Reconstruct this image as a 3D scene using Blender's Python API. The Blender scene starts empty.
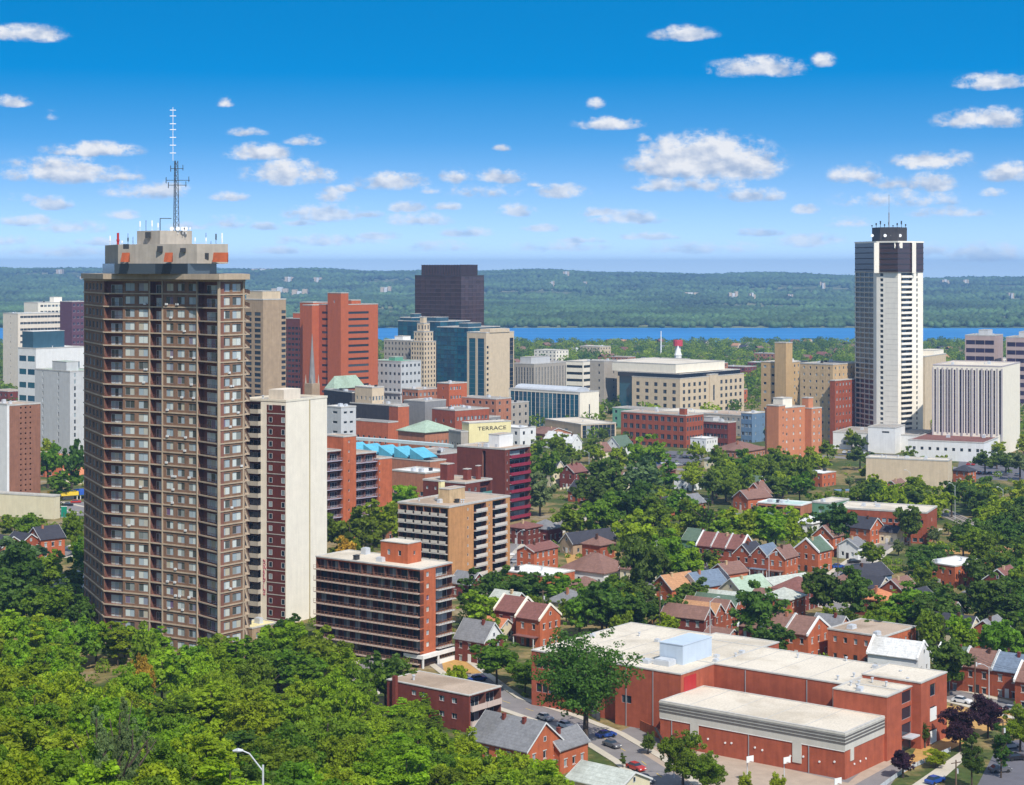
import bpy, math, random
import numpy as np
from mathutils import Vector, Matrix
R_ = random.Random(7)
RAD = math.radians
scene = bpy.context.scene
COL = scene.collection
# ------------------------------------------------------------------ camera
FPX, CX, HY, CZ = 1800.0, 512.0, 268.0, 100.0     # focal length in pixels, centre column, eye-level row, eye height
cam = bpy.data.objects.new('camera', bpy.data.cameras.new('camera'))
COL.objects.link(cam); scene.camera = cam
cam.location = (0, 0, CZ); cam.rotation_euler = (RAD(90), 0, 0)
cam.data.sensor_fit = 'HORIZONTAL'; cam.data.sensor_width = 36
cam.data.lens = FPX/1024*36; cam.data.shift_y = -(392.5-HY)/1024
cam.data.clip_start = 1; cam.data.clip_end = 60000
# ------------------------------------------------------------------ light
SUN_AZ, SUN_EL = 23.0, 49.0      # degrees to the right of straight behind the camera, height
sv = Vector((math.sin(RAD(SUN_AZ))*math.cos(RAD(SUN_EL)), -math.cos(RAD(SUN_AZ))*math.cos(RAD(SUN_EL)), math.sin(RAD(SUN_EL))))
sun = bpy.data.objects.new('sun', bpy.data.lights.new('sun', 'SUN'))
COL.objects.link(sun)
sun.data.energy = 4.9; sun.data.angle = RAD(0.5); sun.data.color = (1, .95, .88)
sun.rotation_euler = (-sv).to_track_quat('-Z', 'Y').to_euler()
scene.view_settings.view_transform = 'Standard'; scene.view_settings.look = 'None'
scene.view_settings.exposure = 0.12; scene.view_settings.gamma = 1.0
scene.view_settings.use_curve_mapping = False
scene.cycles.use_denoising = True
scene.cycles.max_bounces = 5; scene.cycles.diffuse_bounces = 3; scene.cycles.glossy_bounces = 2
scene.cycles.transmission_bounces = 2; scene.cycles.volume_bounces = 0
scene.cycles.use_adaptive_sampling = True; scene.cycles.adaptive_threshold = 0.01

# az/el of each cloud in the photograph's stretch of sky, degrees: azimuth, elevation, half width, half height, strength
CLOUDS_PX = [(28,33,34,10,1),(85,65,70,2,0),(12,101,17,7,.9),(225,102,9,6,.8),(50,115,8,6,.5),(92,149,44,9,1),(66,170,62,15,1),(20,198,30,5,.4),
 (150,190,44,10,.85),(52,203,20,8,.9),(28,220,24,7,.75),(72,226,36,8,.55),(258,152,32,10,1),(246,132,20,5,.75),(304,140,18,7,.75),(290,172,46,15,1),(332,195,16,9,.8),(232,196,20,6,.75),(325,213,44,11,.85),(228,222,26,8,.5),
 (392,181,36,11,.95),(410,207,20,7,.6),(456,176,17,9,.9),(500,176,24,9,.95),(420,219,38,8,.6),(484,190,40,9,.5),(516,210,20,8,.85),(562,191,25,9,1),(502,148,9,4,.6),
 (596,104,10,7,.8),(608,123,32,8,.95),(643,138,10,5,.7),(684,33,30,9,1),(758,67,48,12,1),(824,60,13,8,.9),
 (705,157,70,26,1.6),(740,168,36,16,1),(668,160,36,14,1),(657,184,24,9,.9),(700,182,60,12,.6),(752,194,34,9,.8),(627,217,38,9,.85),(596,212,18,6,.6),(806,209,14,6,.8),
 (992,81,33,10,1),(984,118,46,12,1),(934,160,38,11,1),(855,173,26,12,1),(887,183,20,8,.7),(932,182,22,12,.85),(900,198,60,12,.55),(950,212,36,7,.5),(1008,171,28,12,1),(995,193,14,6,.8),
 (846,222,24,7,.5),(812,240,34,9,.4),(930,248,30,9,.45),(985,252,48,11,.55),(700,247,60,8,.35),(560,246,50,7,.35),(330,240,60,7,.35),(60,250,60,8,.4),(170,246,50,7,.3),(440,246,40,7,.3),
 (10,240,24,6,.6),(120,214,18,6,.7),(190,226,22,5,.6),(262,226,18,5,.6),(300,222,16,5,.6),(366,214,18,5,.6),(380,236,26,5,.6),(446,206,16,5,.7),(470,232,28,6,.6),(540,228,20,5,.6),(346,188,12,5,.7),(536,184,10,4,.6),(430,190,14,5,.7),(124,176,20,6,.7),(650,236,30,5,.6),(760,232,24,5,.6),(584,240,22,4,.6),(100,242,26,5,.6),(280,250,30,5,.6)]
def build_world():
    w = bpy.data.worlds.new('World'); scene.world = w; w.use_nodes = True
    nt = w.node_tree; N = nt.nodes; Lk = nt.links; N.clear()
    def nd(t, **k):
        n = N.new(t)
        for a, b in k.items(): setattr(n, a, b)
        return n
    def mth(op, a, b=None, c=None, clamp=False):
        n = nd('ShaderNodeMath', operation=op, use_clamp=clamp)
        for i, x in enumerate((a, b, c)):
            if x is None: continue
            if isinstance(x, (int, float)): n.inputs[i].default_value = x
            else: Lk.new(x, n.inputs[i])
        return n.outputs[0]
    tc = nd('ShaderNodeTexCoord').outputs['Generated']
    mul = nd('ShaderNodeVectorMath', operation='MULTIPLY'); Lk.new(tc, mul.inputs[0]); mul.inputs[1].default_value = (1, 1, 4.2)
    add = nd('ShaderNodeVectorMath', operation='ADD'); Lk.new(mul.outputs[0], add.inputs[0]); add.inputs[1].default_value = (0, 0, .2)
    nrm = nd('ShaderNodeVectorMath', operation='NORMALIZE'); Lk.new(add.outputs[0], nrm.inputs[0])
    sky = nd('ShaderNodeTexSky', sky_type='NISHITA'); sky.sun_disc = False
    sky.sun_elevation = RAD(SUN_EL); sky.sun_rotation = RAD(180-SUN_AZ)
    sky.altitude = 100; sky.air_density = 1.0; sky.dust_density = .1; sky.ozone_density = 2.5
    Lk.new(nrm.outputs[0], sky.inputs[0])
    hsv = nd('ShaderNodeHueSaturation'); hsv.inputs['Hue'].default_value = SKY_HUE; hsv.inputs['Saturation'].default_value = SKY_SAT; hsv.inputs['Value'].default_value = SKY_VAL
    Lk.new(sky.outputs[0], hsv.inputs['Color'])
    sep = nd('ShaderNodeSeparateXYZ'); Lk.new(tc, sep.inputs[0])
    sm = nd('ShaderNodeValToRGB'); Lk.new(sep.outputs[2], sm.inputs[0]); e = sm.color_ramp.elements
    for q, (p_, v_) in enumerate(((0, .38), (.15, .80), (.07, .66), (.30, .42), (.6, .36))):     # halves of the saturation: strongest in the clear band over the horizon haze, muted overhead to neutralise fill light
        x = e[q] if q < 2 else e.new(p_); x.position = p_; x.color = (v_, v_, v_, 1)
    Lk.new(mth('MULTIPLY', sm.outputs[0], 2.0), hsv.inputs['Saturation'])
    az = mth('ARCTAN2', sep.outputs[0], sep.outputs[1]); el = mth('ARCSINE', sep.outputs[2])
    az = mth('MULTIPLY', az, 57.2958); el = mth('MULTIPLY', el, 57.2958)
    cmb = nd('ShaderNodeCombineXYZ'); Lk.new(az, cmb.inputs[0]); Lk.new(el, cmb.inputs[1])
    # warp a little so that outlines billow
    def fbm(scale, vec, det=6, rough=.6, off=(0, 0, 0), sy=1.5):
        m = nd('ShaderNodeMapping'); Lk.new(vec, m.inputs[0]); m.inputs['Scale'].default_value = (1, sy, 1); m.inputs['Location'].default_value = off
        n = nd('ShaderNodeTexNoise'); n.inputs['Scale'].default_value = scale; n.inputs['Detail'].default_value = det; n.inputs['Roughness'].default_value = rough
        Lk.new(m.outputs[0], n.inputs['Vector']); return n.outputs['Fac']
    acc = None; hacc = None
    for (px, py, hw, hh, st) in CLOUDS_PX:
        if st <= 0: continue
        if py > 200: st = min(1, st+.3)
        a0 = math.degrees(math.atan((px-CX)/FPX)); e0 = math.degrees(math.atan((HY-py)/FPX*math.cos(math.atan((px-CX)/FPX))))
        k = 57.3/FPX
        cv = nd('ShaderNodeCombineXYZ'); Lk.new(az, cv.inputs[0]); Lk.new(el, cv.inputs[1])
        if acc is not None: Lk.new(hacc, cv.inputs[2])
        ix, iy = 1/(hw*k*1.25), 1/(hh*k*1.45)
        m = nd('ShaderNodeVectorMath', operation='MULTIPLY_ADD'); Lk.new(cv.outputs[0], m.inputs[0]); m.inputs[1].default_value = (ix, iy, 0); m.inputs[2].default_value = (-a0*ix, -(e0-hh*k*.3)*iy, 0)
        ab = nd('ShaderNodeVectorMath', operation='MULTIPLY'); Lk.new(m.outputs[0], ab.inputs[0]); ab.inputs[1].default_value = (-1, -2.1, 0)   # flatter underneath
        mn = nd('ShaderNodeVectorMath', operation='MAXIMUM'); Lk.new(m.outputs[0], mn.inputs[0]); Lk.new(ab.outputs[0], mn.inputs[1])
        ln = nd('ShaderNodeVectorMath', operation='LENGTH'); Lk.new(mn.outputs[0], ln.inputs[0])
        d = mth('MULTIPLY_ADD', ln.outputs['Value'], -st, st)
        ys = nd('ShaderNodeSeparateXYZ'); Lk.new(m.outputs[0], ys.inputs[0])
        if acc is None: hacc = ys.outputs[1]; acc = d
        else:
            g = mth('GREATER_THAN', d, acc); df = mth('SUBTRACT', ys.outputs[1], hacc); hacc = mth('MULTIPLY_ADD', g, df, hacc)
            acc = mth('MAXIMUM', acc, d)
    n1 = fbm(1.15, cmb.outputs[0], 7, .62); n2 = fbm(1.15, cmb.outputs[0], 7, .62, off=(-.22, -.42, 0))
    big = fbm(3.4, cmb.outputs[0], 5, .6, off=(4, 2, 0))
    dn = mth('ADD', acc, mth('MULTIPLY', mth('SUBTRACT', n1, .5), 2.3)); dn = mth('ADD', dn, mth('MULTIPLY', mth('SUBTRACT', big, .5), .8))
    # (-1..0 outside) -> thin wisps, then body
    mk = nd('ShaderNodeMapRange', interpolation_type='SMOOTHSTEP'); Lk.new(dn, mk.inputs[0]); mk.inputs[1].default_value = -.05; mk.inputs[2].default_value = .75
    inside = nd('ShaderNodeMapRange', interpolation_type='SMOOTHSTEP'); Lk.new(acc, inside.inputs[0]); inside.inputs[1].default_value = -.05; inside.inputs[2].default_value = .25
    mask = mth('MULTIPLY', mk.outputs[0], inside.outputs[0]); lo = nd('ShaderNodeMapRange'); Lk.new(el, lo.inputs[0]); lo.inputs[1].default_value = .3; lo.inputs[2].default_value = 3.2; lo.inputs[3].default_value = .45; lo.inputs[4].default_value = .95; mask = mth('MULTIPLY', mask, lo.outputs[0])
    # light: brighter where the cloud thins towards the sun (above, right), greyer below
    s1 = fbm(1.3, cmb.outputs[0], 3, .5); s2 = fbm(1.3, cmb.outputs[0], 3, .5, off=(-.16, -.34, 0))
    lt = mth('SUBTRACT', s1, s2); hb = mth('MULTIPLY_ADD', hacc, .32, .56)
    br = mth('MULTIPLY_ADD', lt, 1.5, hb, clamp=True)
    cr = nd('ShaderNodeValToRGB'); Lk.new(br, cr.inputs[0])
    cr.color_ramp.elements[0].position = .25; cr.color_ramp.elements[0].color = (.40, .50, .68, 1)
    cr.color_ramp.elements[1].position = .8; cr.color_ramp.elements[1].color = (.86, .87, .90, 1)
    cs = nd('ShaderNodeVectorMath', operation='SCALE'); Lk.new(cr.outputs[0], cs.inputs[0]); cs.inputs['Scale'].default_value = CLOUD_GAIN
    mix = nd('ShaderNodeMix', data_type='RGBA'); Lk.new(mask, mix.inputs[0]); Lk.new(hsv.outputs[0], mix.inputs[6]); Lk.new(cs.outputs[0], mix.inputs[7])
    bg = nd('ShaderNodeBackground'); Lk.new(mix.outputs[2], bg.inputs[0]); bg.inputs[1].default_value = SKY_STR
    out = nd('ShaderNodeOutputWorld'); Lk.new(bg.outputs[0], out.inputs[0])
SKY_HUE, SKY_SAT, SKY_VAL, SKY_STR, CLOUD_GAIN = .490, 1.0, 1.64, .14, 6.9
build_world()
HAZE_DENSITY = 1.0e-4
# ------------------------------------------------------------------ ground shape and helpers
def ground_z(x, y):
    z = 0.0
    if y > 1000: z = -22*min(1, (y-1000)/1950)
    s = (x+135)*-.5625 + (y-440)*-.827
    if s > 0: z += .25*s*s/(s+14)
    return z
def DD(by, px=512):
    "distance of a ground point seen at row by"
    D = CZ*FPX/(by-HY)
    for _ in range(30): D = .5*D+.5*(CZ-ground_z((px-CX)/FPX*D, D))*FPX/(by-HY)
    return D
def XX(px, D): return (px-CX)/FPX*D
def ZZ(py, D): return CZ-(py-HY)/FPX*D
def PXY(p): return CX+FPX*p[0]/p[1], HY+FPX*(CZ-p[2])/p[1]
def lin(c): return tuple(((v/255)/12.92 if v/255 <= .04045 else ((v/255+.055)/1.055)**2.4) for v in c)
def A(r, g, b, k=.8): return tuple(min(.86, x*k) for x in lin((r, g, b)))
class MB:
    def __init__(s): s.v = []; s.f = []; s.m = []
    def poly(s, pts, mi=0):
        n = len(s.v); s.v += [tuple(p) for p in pts]; s.f.append(tuple(range(n, n+len(pts)))); s.m.append(mi)
    def box(s, x0, x1, y0, y1, z0, z1, mi=0, top=None, bottom=True):
        n = len(s.v)
        s.v += [(x0,y0,z0),(x1,y0,z0),(x1,y1,z0),(x0,y1,z0),(x0,y0,z1),(x1,y0,z1),(x1,y1,z1),(x0,y1,z1)]
        F = [(0,1,5,4),(1,2,6,5),(2,3,7,6),(3,0,4,7)]
        s.f += [tuple(n+i for i in f) for f in F]; s.m += [mi]*4
        s.f.append((n+4,n+5,n+6,n+7)); s.m.append(mi if top is None else top)
        if bottom: s.f.append((n+3,n+2,n+1,n)); s.m.append(mi)
    def prism(s, pts, z0, z1, mi=0, top=None):
        k = len(pts)
        for i in range(k):
            a, b = pts[i], pts[(i+1) % k]
            s.poly([(a[0],a[1],z0),(b[0],b[1],z0),(b[0],b[1],z1),(a[0],a[1],z1)], mi)
        s.poly([(p[0],p[1],z1) for p in pts], mi if top is None else top)
        s.poly([(p[0],p[1],z0) for p in reversed(pts)], mi)
    def bar(s, p, q, r, mi=0, r2=None, n=6, cap=True):
        p = Vector(p); q = Vector(q); d = (q-p).normalized(); r2 = r if r2 is None else r2
        u = d.orthogonal().normalized(); w = d.cross(u); k = len(s.v)
        for c, rr in ((p, r), (q, r2)):
            for i in range(n):
                t = 2*math.pi*i/n; s.v.append(tuple(c+rr*(math.cos(t)*u+math.sin(t)*w)))
        for i in range(n):
            j = (i+1) % n; s.f.append((k+i, k+j, k+n+j, k+n+i)); s.m.append(mi)
        if cap: s.f.append(tuple(range(k+n, k+2*n))); s.m.append(mi); s.f.append(tuple(reversed(range(k, k+n)))); s.m.append(mi)
    def mesh(s, name, mats):
        me = bpy.data.meshes.new(name); me.from_pydata(s.v, [], s.f)
        for m in mats: me.materials.append(m)
        if len(mats) > 1: me.polygons.foreach_set('material_index', [min(i, len(mats)-1) for i in s.m])
        me.update(); return me
    def build(s, name, mats, parent=None, loc=(0,0,0), rz=0):
        o = bpy.data.objects.new(name, s.mesh(name, mats)); COL.objects.link(o)
        o.location = loc; o.rotation_euler = (0, 0, rz)
        if parent is not None: o.parent = parent
        return o
LAND = []      # (px, py, depth, short phrase, half width px) used to word the trees' labels
FOOT = []      # footprints in plan, to keep trees off buildings
def tag(o, label, cat, group=None):
    o['label'] = label; o['category'] = cat
    if group: o['group'] = group
    return o
def thing(name, label, cat, loc, rz=0, group=None):
    o = bpy.data.objects.new(name, None); COL.objects.link(o); o.empty_display_size = .5
    o.location = loc; o.rotation_euler = (0, 0, rz); return tag(o, label, cat, group)
def struct(name, mb, mats, kind='structure'):
    o = mb.build(name, mats); o['kind'] = kind; return o
def copy_tree(o, parent=None):
    c = o.copy(); COL.objects.link(c)
    if parent is not None: c.parent = parent
    for ch in KIDS.get(o.name, ()): copy_tree(ch, c)
    return c
KIDS = {}
# ------------------------------------------------------------------ materials
MC = {}
def _nodes(name):
    m = bpy.data.materials.new(name); m.use_nodes = True; nt = m.node_tree
    return m, nt, nt.nodes, nt.links, nt.nodes['Principled BSDF']
def _ramp(N, a, b, ca, cb):
    r = N.new('ShaderNodeValToRGB'); e = r.color_ramp.elements
    e[0].position = a; e[0].color = (*ca, 1); e[1].position = b; e[1].color = (*cb, 1); return r
def surf(name, col, var=.14, rough=.85, scale=.35, streak=True, courses=0, spec=.3, metal=0, stain=0):
    "a matt surface with mottling, rain streaks and (courses > 0) fine horizontal courses"
    if name in MC: return MC[name]
    m, nt, N, Lk, b = _nodes(name)
    tc = N.new('ShaderNodeTexCoord')
    n1 = N.new('ShaderNodeTexNoise'); n1.inputs['Scale'].default_value = scale; n1.inputs['Detail'].default_value = 6; n1.inputs['Roughness'].default_value = .65
    Lk.new(tc.outputs['Object'], n1.inputs['Vector'])
    lo = tuple(c*(1-var) for c in col); hi = tuple(min(.88, c*(1+var)) for c in col)
    r = _ramp(N, .32, .68, lo, hi); Lk.new(n1.outputs['Fac'], r.inputs[0]); cur = r.outputs[0]
    if streak:
        mp = N.new('ShaderNodeMapping'); mp.inputs['Scale'].default_value = (1.1, 1.1, .09); Lk.new(tc.outputs['Object'], mp.inputs[0])
        n2 = N.new('ShaderNodeTexNoise'); n2.inputs['Scale'].default_value = 1.0; n2.inputs['Detail'].default_value = 5; Lk.new(mp.outputs[0], n2.inputs['Vector'])
        r2 = _ramp(N, .38, .62, (1-var*1.3,)*3, (1, 1, 1)); Lk.new(n2.outputs['Fac'], r2.inputs[0])
        mx = N.new('ShaderNodeMix'); mx.data_type = 'RGBA'; mx.blend_type = 'MULTIPLY'; mx.inputs[0].default_value = .8
        Lk.new(cur, mx.inputs[6]); Lk.new(r2.outputs[0], mx.inputs[7]); cur = mx.outputs[2]
    if stain:
        n4 = N.new('ShaderNodeTexNoise'); n4.inputs['Scale'].default_value = .07; n4.inputs['Detail'].default_value = 4; n4.inputs['Distortion'].default_value = .6; Lk.new(tc.outputs['Object'], n4.inputs['Vector'])
        r4 = _ramp(N, .5, .66, (1,1,1), (1-stain, 1-stain*1.1, 1-stain*1.25)); Lk.new(n4.outputs['Fac'], r4.inputs[0])
        mx = N.new('ShaderNodeMix'); mx.data_type = 'RGBA'; mx.blend_type = 'MULTIPLY'; mx.inputs[0].default_value = 1; Lk.new(cur, mx.inputs[6]); Lk.new(r4.outputs[0], mx.inputs[7]); cur = mx.outputs[2]
        n5 = N.new('ShaderNodeTexNoise'); n5.inputs['Scale'].default_value = 2.2; n5.inputs['Detail'].default_value = 4; Lk.new(tc.outputs['Object'], n5.inputs['Vector'])
        r5 = _ramp(N, .35, .6, (.88,.88,.87), (1.04,1.04,1.04)); Lk.new(n5.outputs['Fac'], r5.inputs[0])
        mx = N.new('ShaderNodeMix'); mx.data_type = 'RGBA'; mx.blend_type = 'MULTIPLY'; mx.inputs[0].default_value = 1; Lk.new(cur, mx.inputs[6]); Lk.new(r5.outputs[0], mx.inputs[7]); cur = mx.outputs[2]
    if courses:
        sp = N.new('ShaderNodeSeparateXYZ'); Lk.new(tc.outputs['Object'], sp.inputs[0])
        mu = N.new('ShaderNodeMath'); mu.operation = 'MULTIPLY'; mu.inputs[1].default_value = courses; Lk.new(sp.outputs[2], mu.inputs[0])
        fr = N.new('ShaderNodeMath'); fr.operation = 'FRACT'; Lk.new(mu.outputs[0], fr.inputs[0])
        lt = N.new('ShaderNodeMath'); lt.operation = 'GREATER_THAN'; lt.inputs[1].default_value = .88; Lk.new(fr.outputs[0], lt.inputs[0])
        mx = N.new('ShaderNodeMix'); mx.data_type = 'RGBA'; mx.blend_type = 'MULTIPLY'
        mm = N.new('ShaderNodeMath'); mm.operation = 'MULTIPLY'; mm.inputs[1].default_value = .35; Lk.new(lt.outputs[0], mm.inputs[0]); Lk.new(mm.outputs[0], mx.inputs[0])
        Lk.new(cur, mx.inputs[6]); mx.inputs[7].default_value = (.55, .52, .5, 1); cur = mx.outputs[2]
    Lk.new(cur, b.inputs['Base Color'])
    b.inputs['Roughness'].default_value = rough; b.inputs['Specular IOR Level'].default_value = spec; b.inputs['Metallic'].default_value = metal
    bp = N.new('ShaderNodeBump'); bp.inputs['Strength'].default_value = .15; bp.inputs['Distance'].default_value = .05
    n3 = N.new('ShaderNodeTexNoise'); n3.inputs['Scale'].default_value = 3; n3.inputs['Detail'].default_value = 3; Lk.new(tc.outputs['Object'], n3.inputs['Vector'])
    Lk.new(n3.outputs['Fac'], bp.inputs['Height']); Lk.new(bp.outputs[0], b.inputs['Normal'])
    MC[name] = m; return m
def glass(name, dark=(.015,.025,.035), light=(.30,.36,.38), frac=.45, rough=.12):
    "window glass: some panes dark, some with pale blinds or curtains behind"
    if name in MC: return MC[name]
    m, nt, N, Lk, b = _nodes(name)
    oi = N.new('ShaderNodeObjectInfo'); ge = N.new('ShaderNodeNewGeometry')
    ad = N.new('ShaderNodeMath'); ad.operation = 'ADD'; Lk.new(oi.outputs['Random'], ad.inputs[0]); Lk.new(ge.outputs['Random Per Island'], ad.inputs[1])
    fr = N.new('ShaderNodeMath'); fr.operation = 'FRACT'; Lk.new(ad.outputs[0], fr.inputs[0])
    r = N.new('ShaderNodeValToRGB'); e = r.color_ramp.elements; e[0].position = 0; e[0].color = (*dark, 1); e[1].position = 1; e[1].color = (*light, 1)
    x = e.new(1-frac); x.color = (*[d*1.8 for d in dark], 1); x2 = e.new(min(.98, 1-frac+.08)); x2.color = (*[l*.75 for l in light], 1)
    if frac > .7:
        for p_, c_ in ((.30,(.16,.09,.17)),(.36,(.30,.36,.38)),(.62,(.38,.44,.46)),(.70,(.46,.40,.28)),(.76,light)): x = e.new(p_); x.color = (*c_, 1)
    Lk.new(fr.outputs[0], r.inputs[0]); Lk.new(r.outputs[0], b.inputs['Base Color'])
    b.inputs['Roughness'].default_value = rough; b.inputs['Specular IOR Level'].default_value = .6
    MC[name] = m; return m
def leafm(name, col, var=.3, trans=.5, sc=.45):
    if name in MC: return MC[name]
    m, nt, N, Lk, b = _nodes(name)
    oi = N.new('ShaderNodeObjectInfo'); ge = N.new('ShaderNodeNewGeometry'); tc = N.new('ShaderNodeTexCoord')
    n1 = N.new('ShaderNodeTexNoise'); n1.inputs['Scale'].default_value = sc; n1.inputs['Detail'].default_value = 3 if sc > .1 else 6; Lk.new(ge.outputs['Position'], n1.inputs['Vector'])
    mr = N.new('ShaderNodeMapRange'); mr.inputs[1].default_value = .3; mr.inputs[2].default_value = .7; mr.inputs[3].default_value = 1-var; mr.inputs[4].default_value = 1+var
    Lk.new(n1.outputs['Fac'], mr.inputs[0])
    hs = N.new('ShaderNodeHueSaturation'); hs.inputs['Color'].default_value = (*col, 1); hs.inputs['Saturation'].default_value = 1
    hm = N.new('ShaderNodeMapRange'); hm.inputs[3].default_value = .476; hm.inputs[4].default_value = .52; Lk.new(oi.outputs['Random'], hm.inputs[0]); Lk.new(hm.outputs[0], hs.inputs['Hue'])
    vm = N.new('ShaderNodeMapRange'); vm.inputs[3].default_value = .82; vm.inputs[4].default_value = 1.16; Lk.new(ge.outputs['Random Per Island'], vm.inputs[0])
    mu = N.new('ShaderNodeMath'); mu.operation = 'MULTIPLY'; Lk.new(mr.outputs[0], mu.inputs[0]); Lk.new(vm.outputs[0], mu.inputs[1])
    om = N.new('ShaderNodeMapRange'); om.inputs[3].default_value = .8; om.inputs[4].default_value = 1.2
    fx = N.new('ShaderNodeMath'); fx.operation = 'MULTIPLY'; fx.inputs[1].default_value = 7.31; Lk.new(oi.outputs['Random'], fx.inputs[0])
    fr = N.new('ShaderNodeMath'); fr.operation = 'FRACT'; Lk.new(fx.outputs[0], fr.inputs[0]); Lk.new(fr.outputs[0], om.inputs[0])
    m2 = N.new('ShaderNodeMath'); m2.operation = 'MULTIPLY'; Lk.new(mu.outputs[0], m2.inputs[0]); Lk.new(om.outputs[0], m2.inputs[1])
    Lk.new(m2.outputs[0], hs.inputs['Value']); Lk.new(hs.outputs[0], b.inputs['Base Color'])
    b.inputs['Roughness'].default_value = .6; b.inputs['Specular IOR Level'].default_value = .25
    tr = N.new('ShaderNodeBsdfTranslucent'); Lk.new(hs.outputs[0], tr.inputs[0])
    mix = N.new('ShaderNodeMixShader'); mix.inputs[0].default_value = trans
    Lk.new(b.outputs[0], mix.inputs[1]); Lk.new(tr.outputs[0], mix.inputs[2]); Lk.new(mix.outputs[0], N['Material Output'].inputs['Surface'])
    MC[name] = m; return m
# ------------------------------------------------------------------ repeated parts of a building
PC = {}
def window_mesh(w, h, fm, gm, mull, rec):
    k = ('w', round(w,1), round(h,1), fm.name, gm.name, mull, round(rec,2))
    if k not in PC:
        mb = MB(); t = .07 if h < 3 else .1
        mb.box(0, w, rec-.06, rec, 0, t, 0); mb.box(0, w, rec-.06, rec, h-t, h, 0)
        mb.box(0, t, rec-.06, rec, t, h-t, 0); mb.box(w-t, w, rec-.06, rec, t, h-t, 0)
        for i in range(1, mull+1): mb.box(w*i/(mull+1)-.035, w*i/(mull+1)+.035, rec-.05, rec, t, h-t, 0)
        if h > 3.4:
            for j in range(1, int(h/3)): mb.box(t, w-t, rec-.045, rec, h*j/int(h/3)-.05, h*j/int(h/3)+.05, 0)
        nn = mull+1
        for i in range(nn): mb.poly([(w*i/nn+.002, rec-.01, t), (w*(i+1)/nn-.002, rec-.01, t), (w*(i+1)/nn-.002, rec-.01, h-t), (w*i/nn+.002, rec-.01, h-t)], 1)
        PC[k] = (mb, mb.mesh('window', [fm, gm]), [fm, gm])
    return PC[k]
def balcony_mesh(w, proj, style, sm, rm):
    k = ('b', round(w,1), round(proj,1), style, sm.name, rm.name)
    if k not in PC:
        mb = MB(); mb.box(0, w, -proj, .05, -.2, 0, 0); rh = 1.05
        if style == 'panel':
            mb.box(0, w, -proj-.03, -proj+.05, -.22, rh, 1)
            if proj > .2: mb.box(0, .07, -proj+.05, 0, 0, rh, 1); mb.box(w-.07, w, -proj+.05, 0, 0, rh, 1)
        elif style == 'inset':
            mb.box(.3, w-.3, -proj-.02, -proj+.05, .12, rh, 1); mb.box(0, w, -proj-.02, -proj+.05, rh, rh+.06, 1)
        else:
            mb.box(0, w, -proj, -proj+.05, rh-.06, rh, 1); mb.box(0, w, -proj, -proj+.04, .5, .54, 1)
            n = max(2, int(w/1.1)) if style == 'rail' else max(3, int(w/.35))
            for i in range(n+1): x = (w-.05)*i/n; mb.box(x, x+.05, -proj, -proj+.05, 0, rh-.06, 1)
        PC[k] = (mb, mb.mesh('balcony', [sm, rm]), [sm, rm])
    return PC[k]
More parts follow.
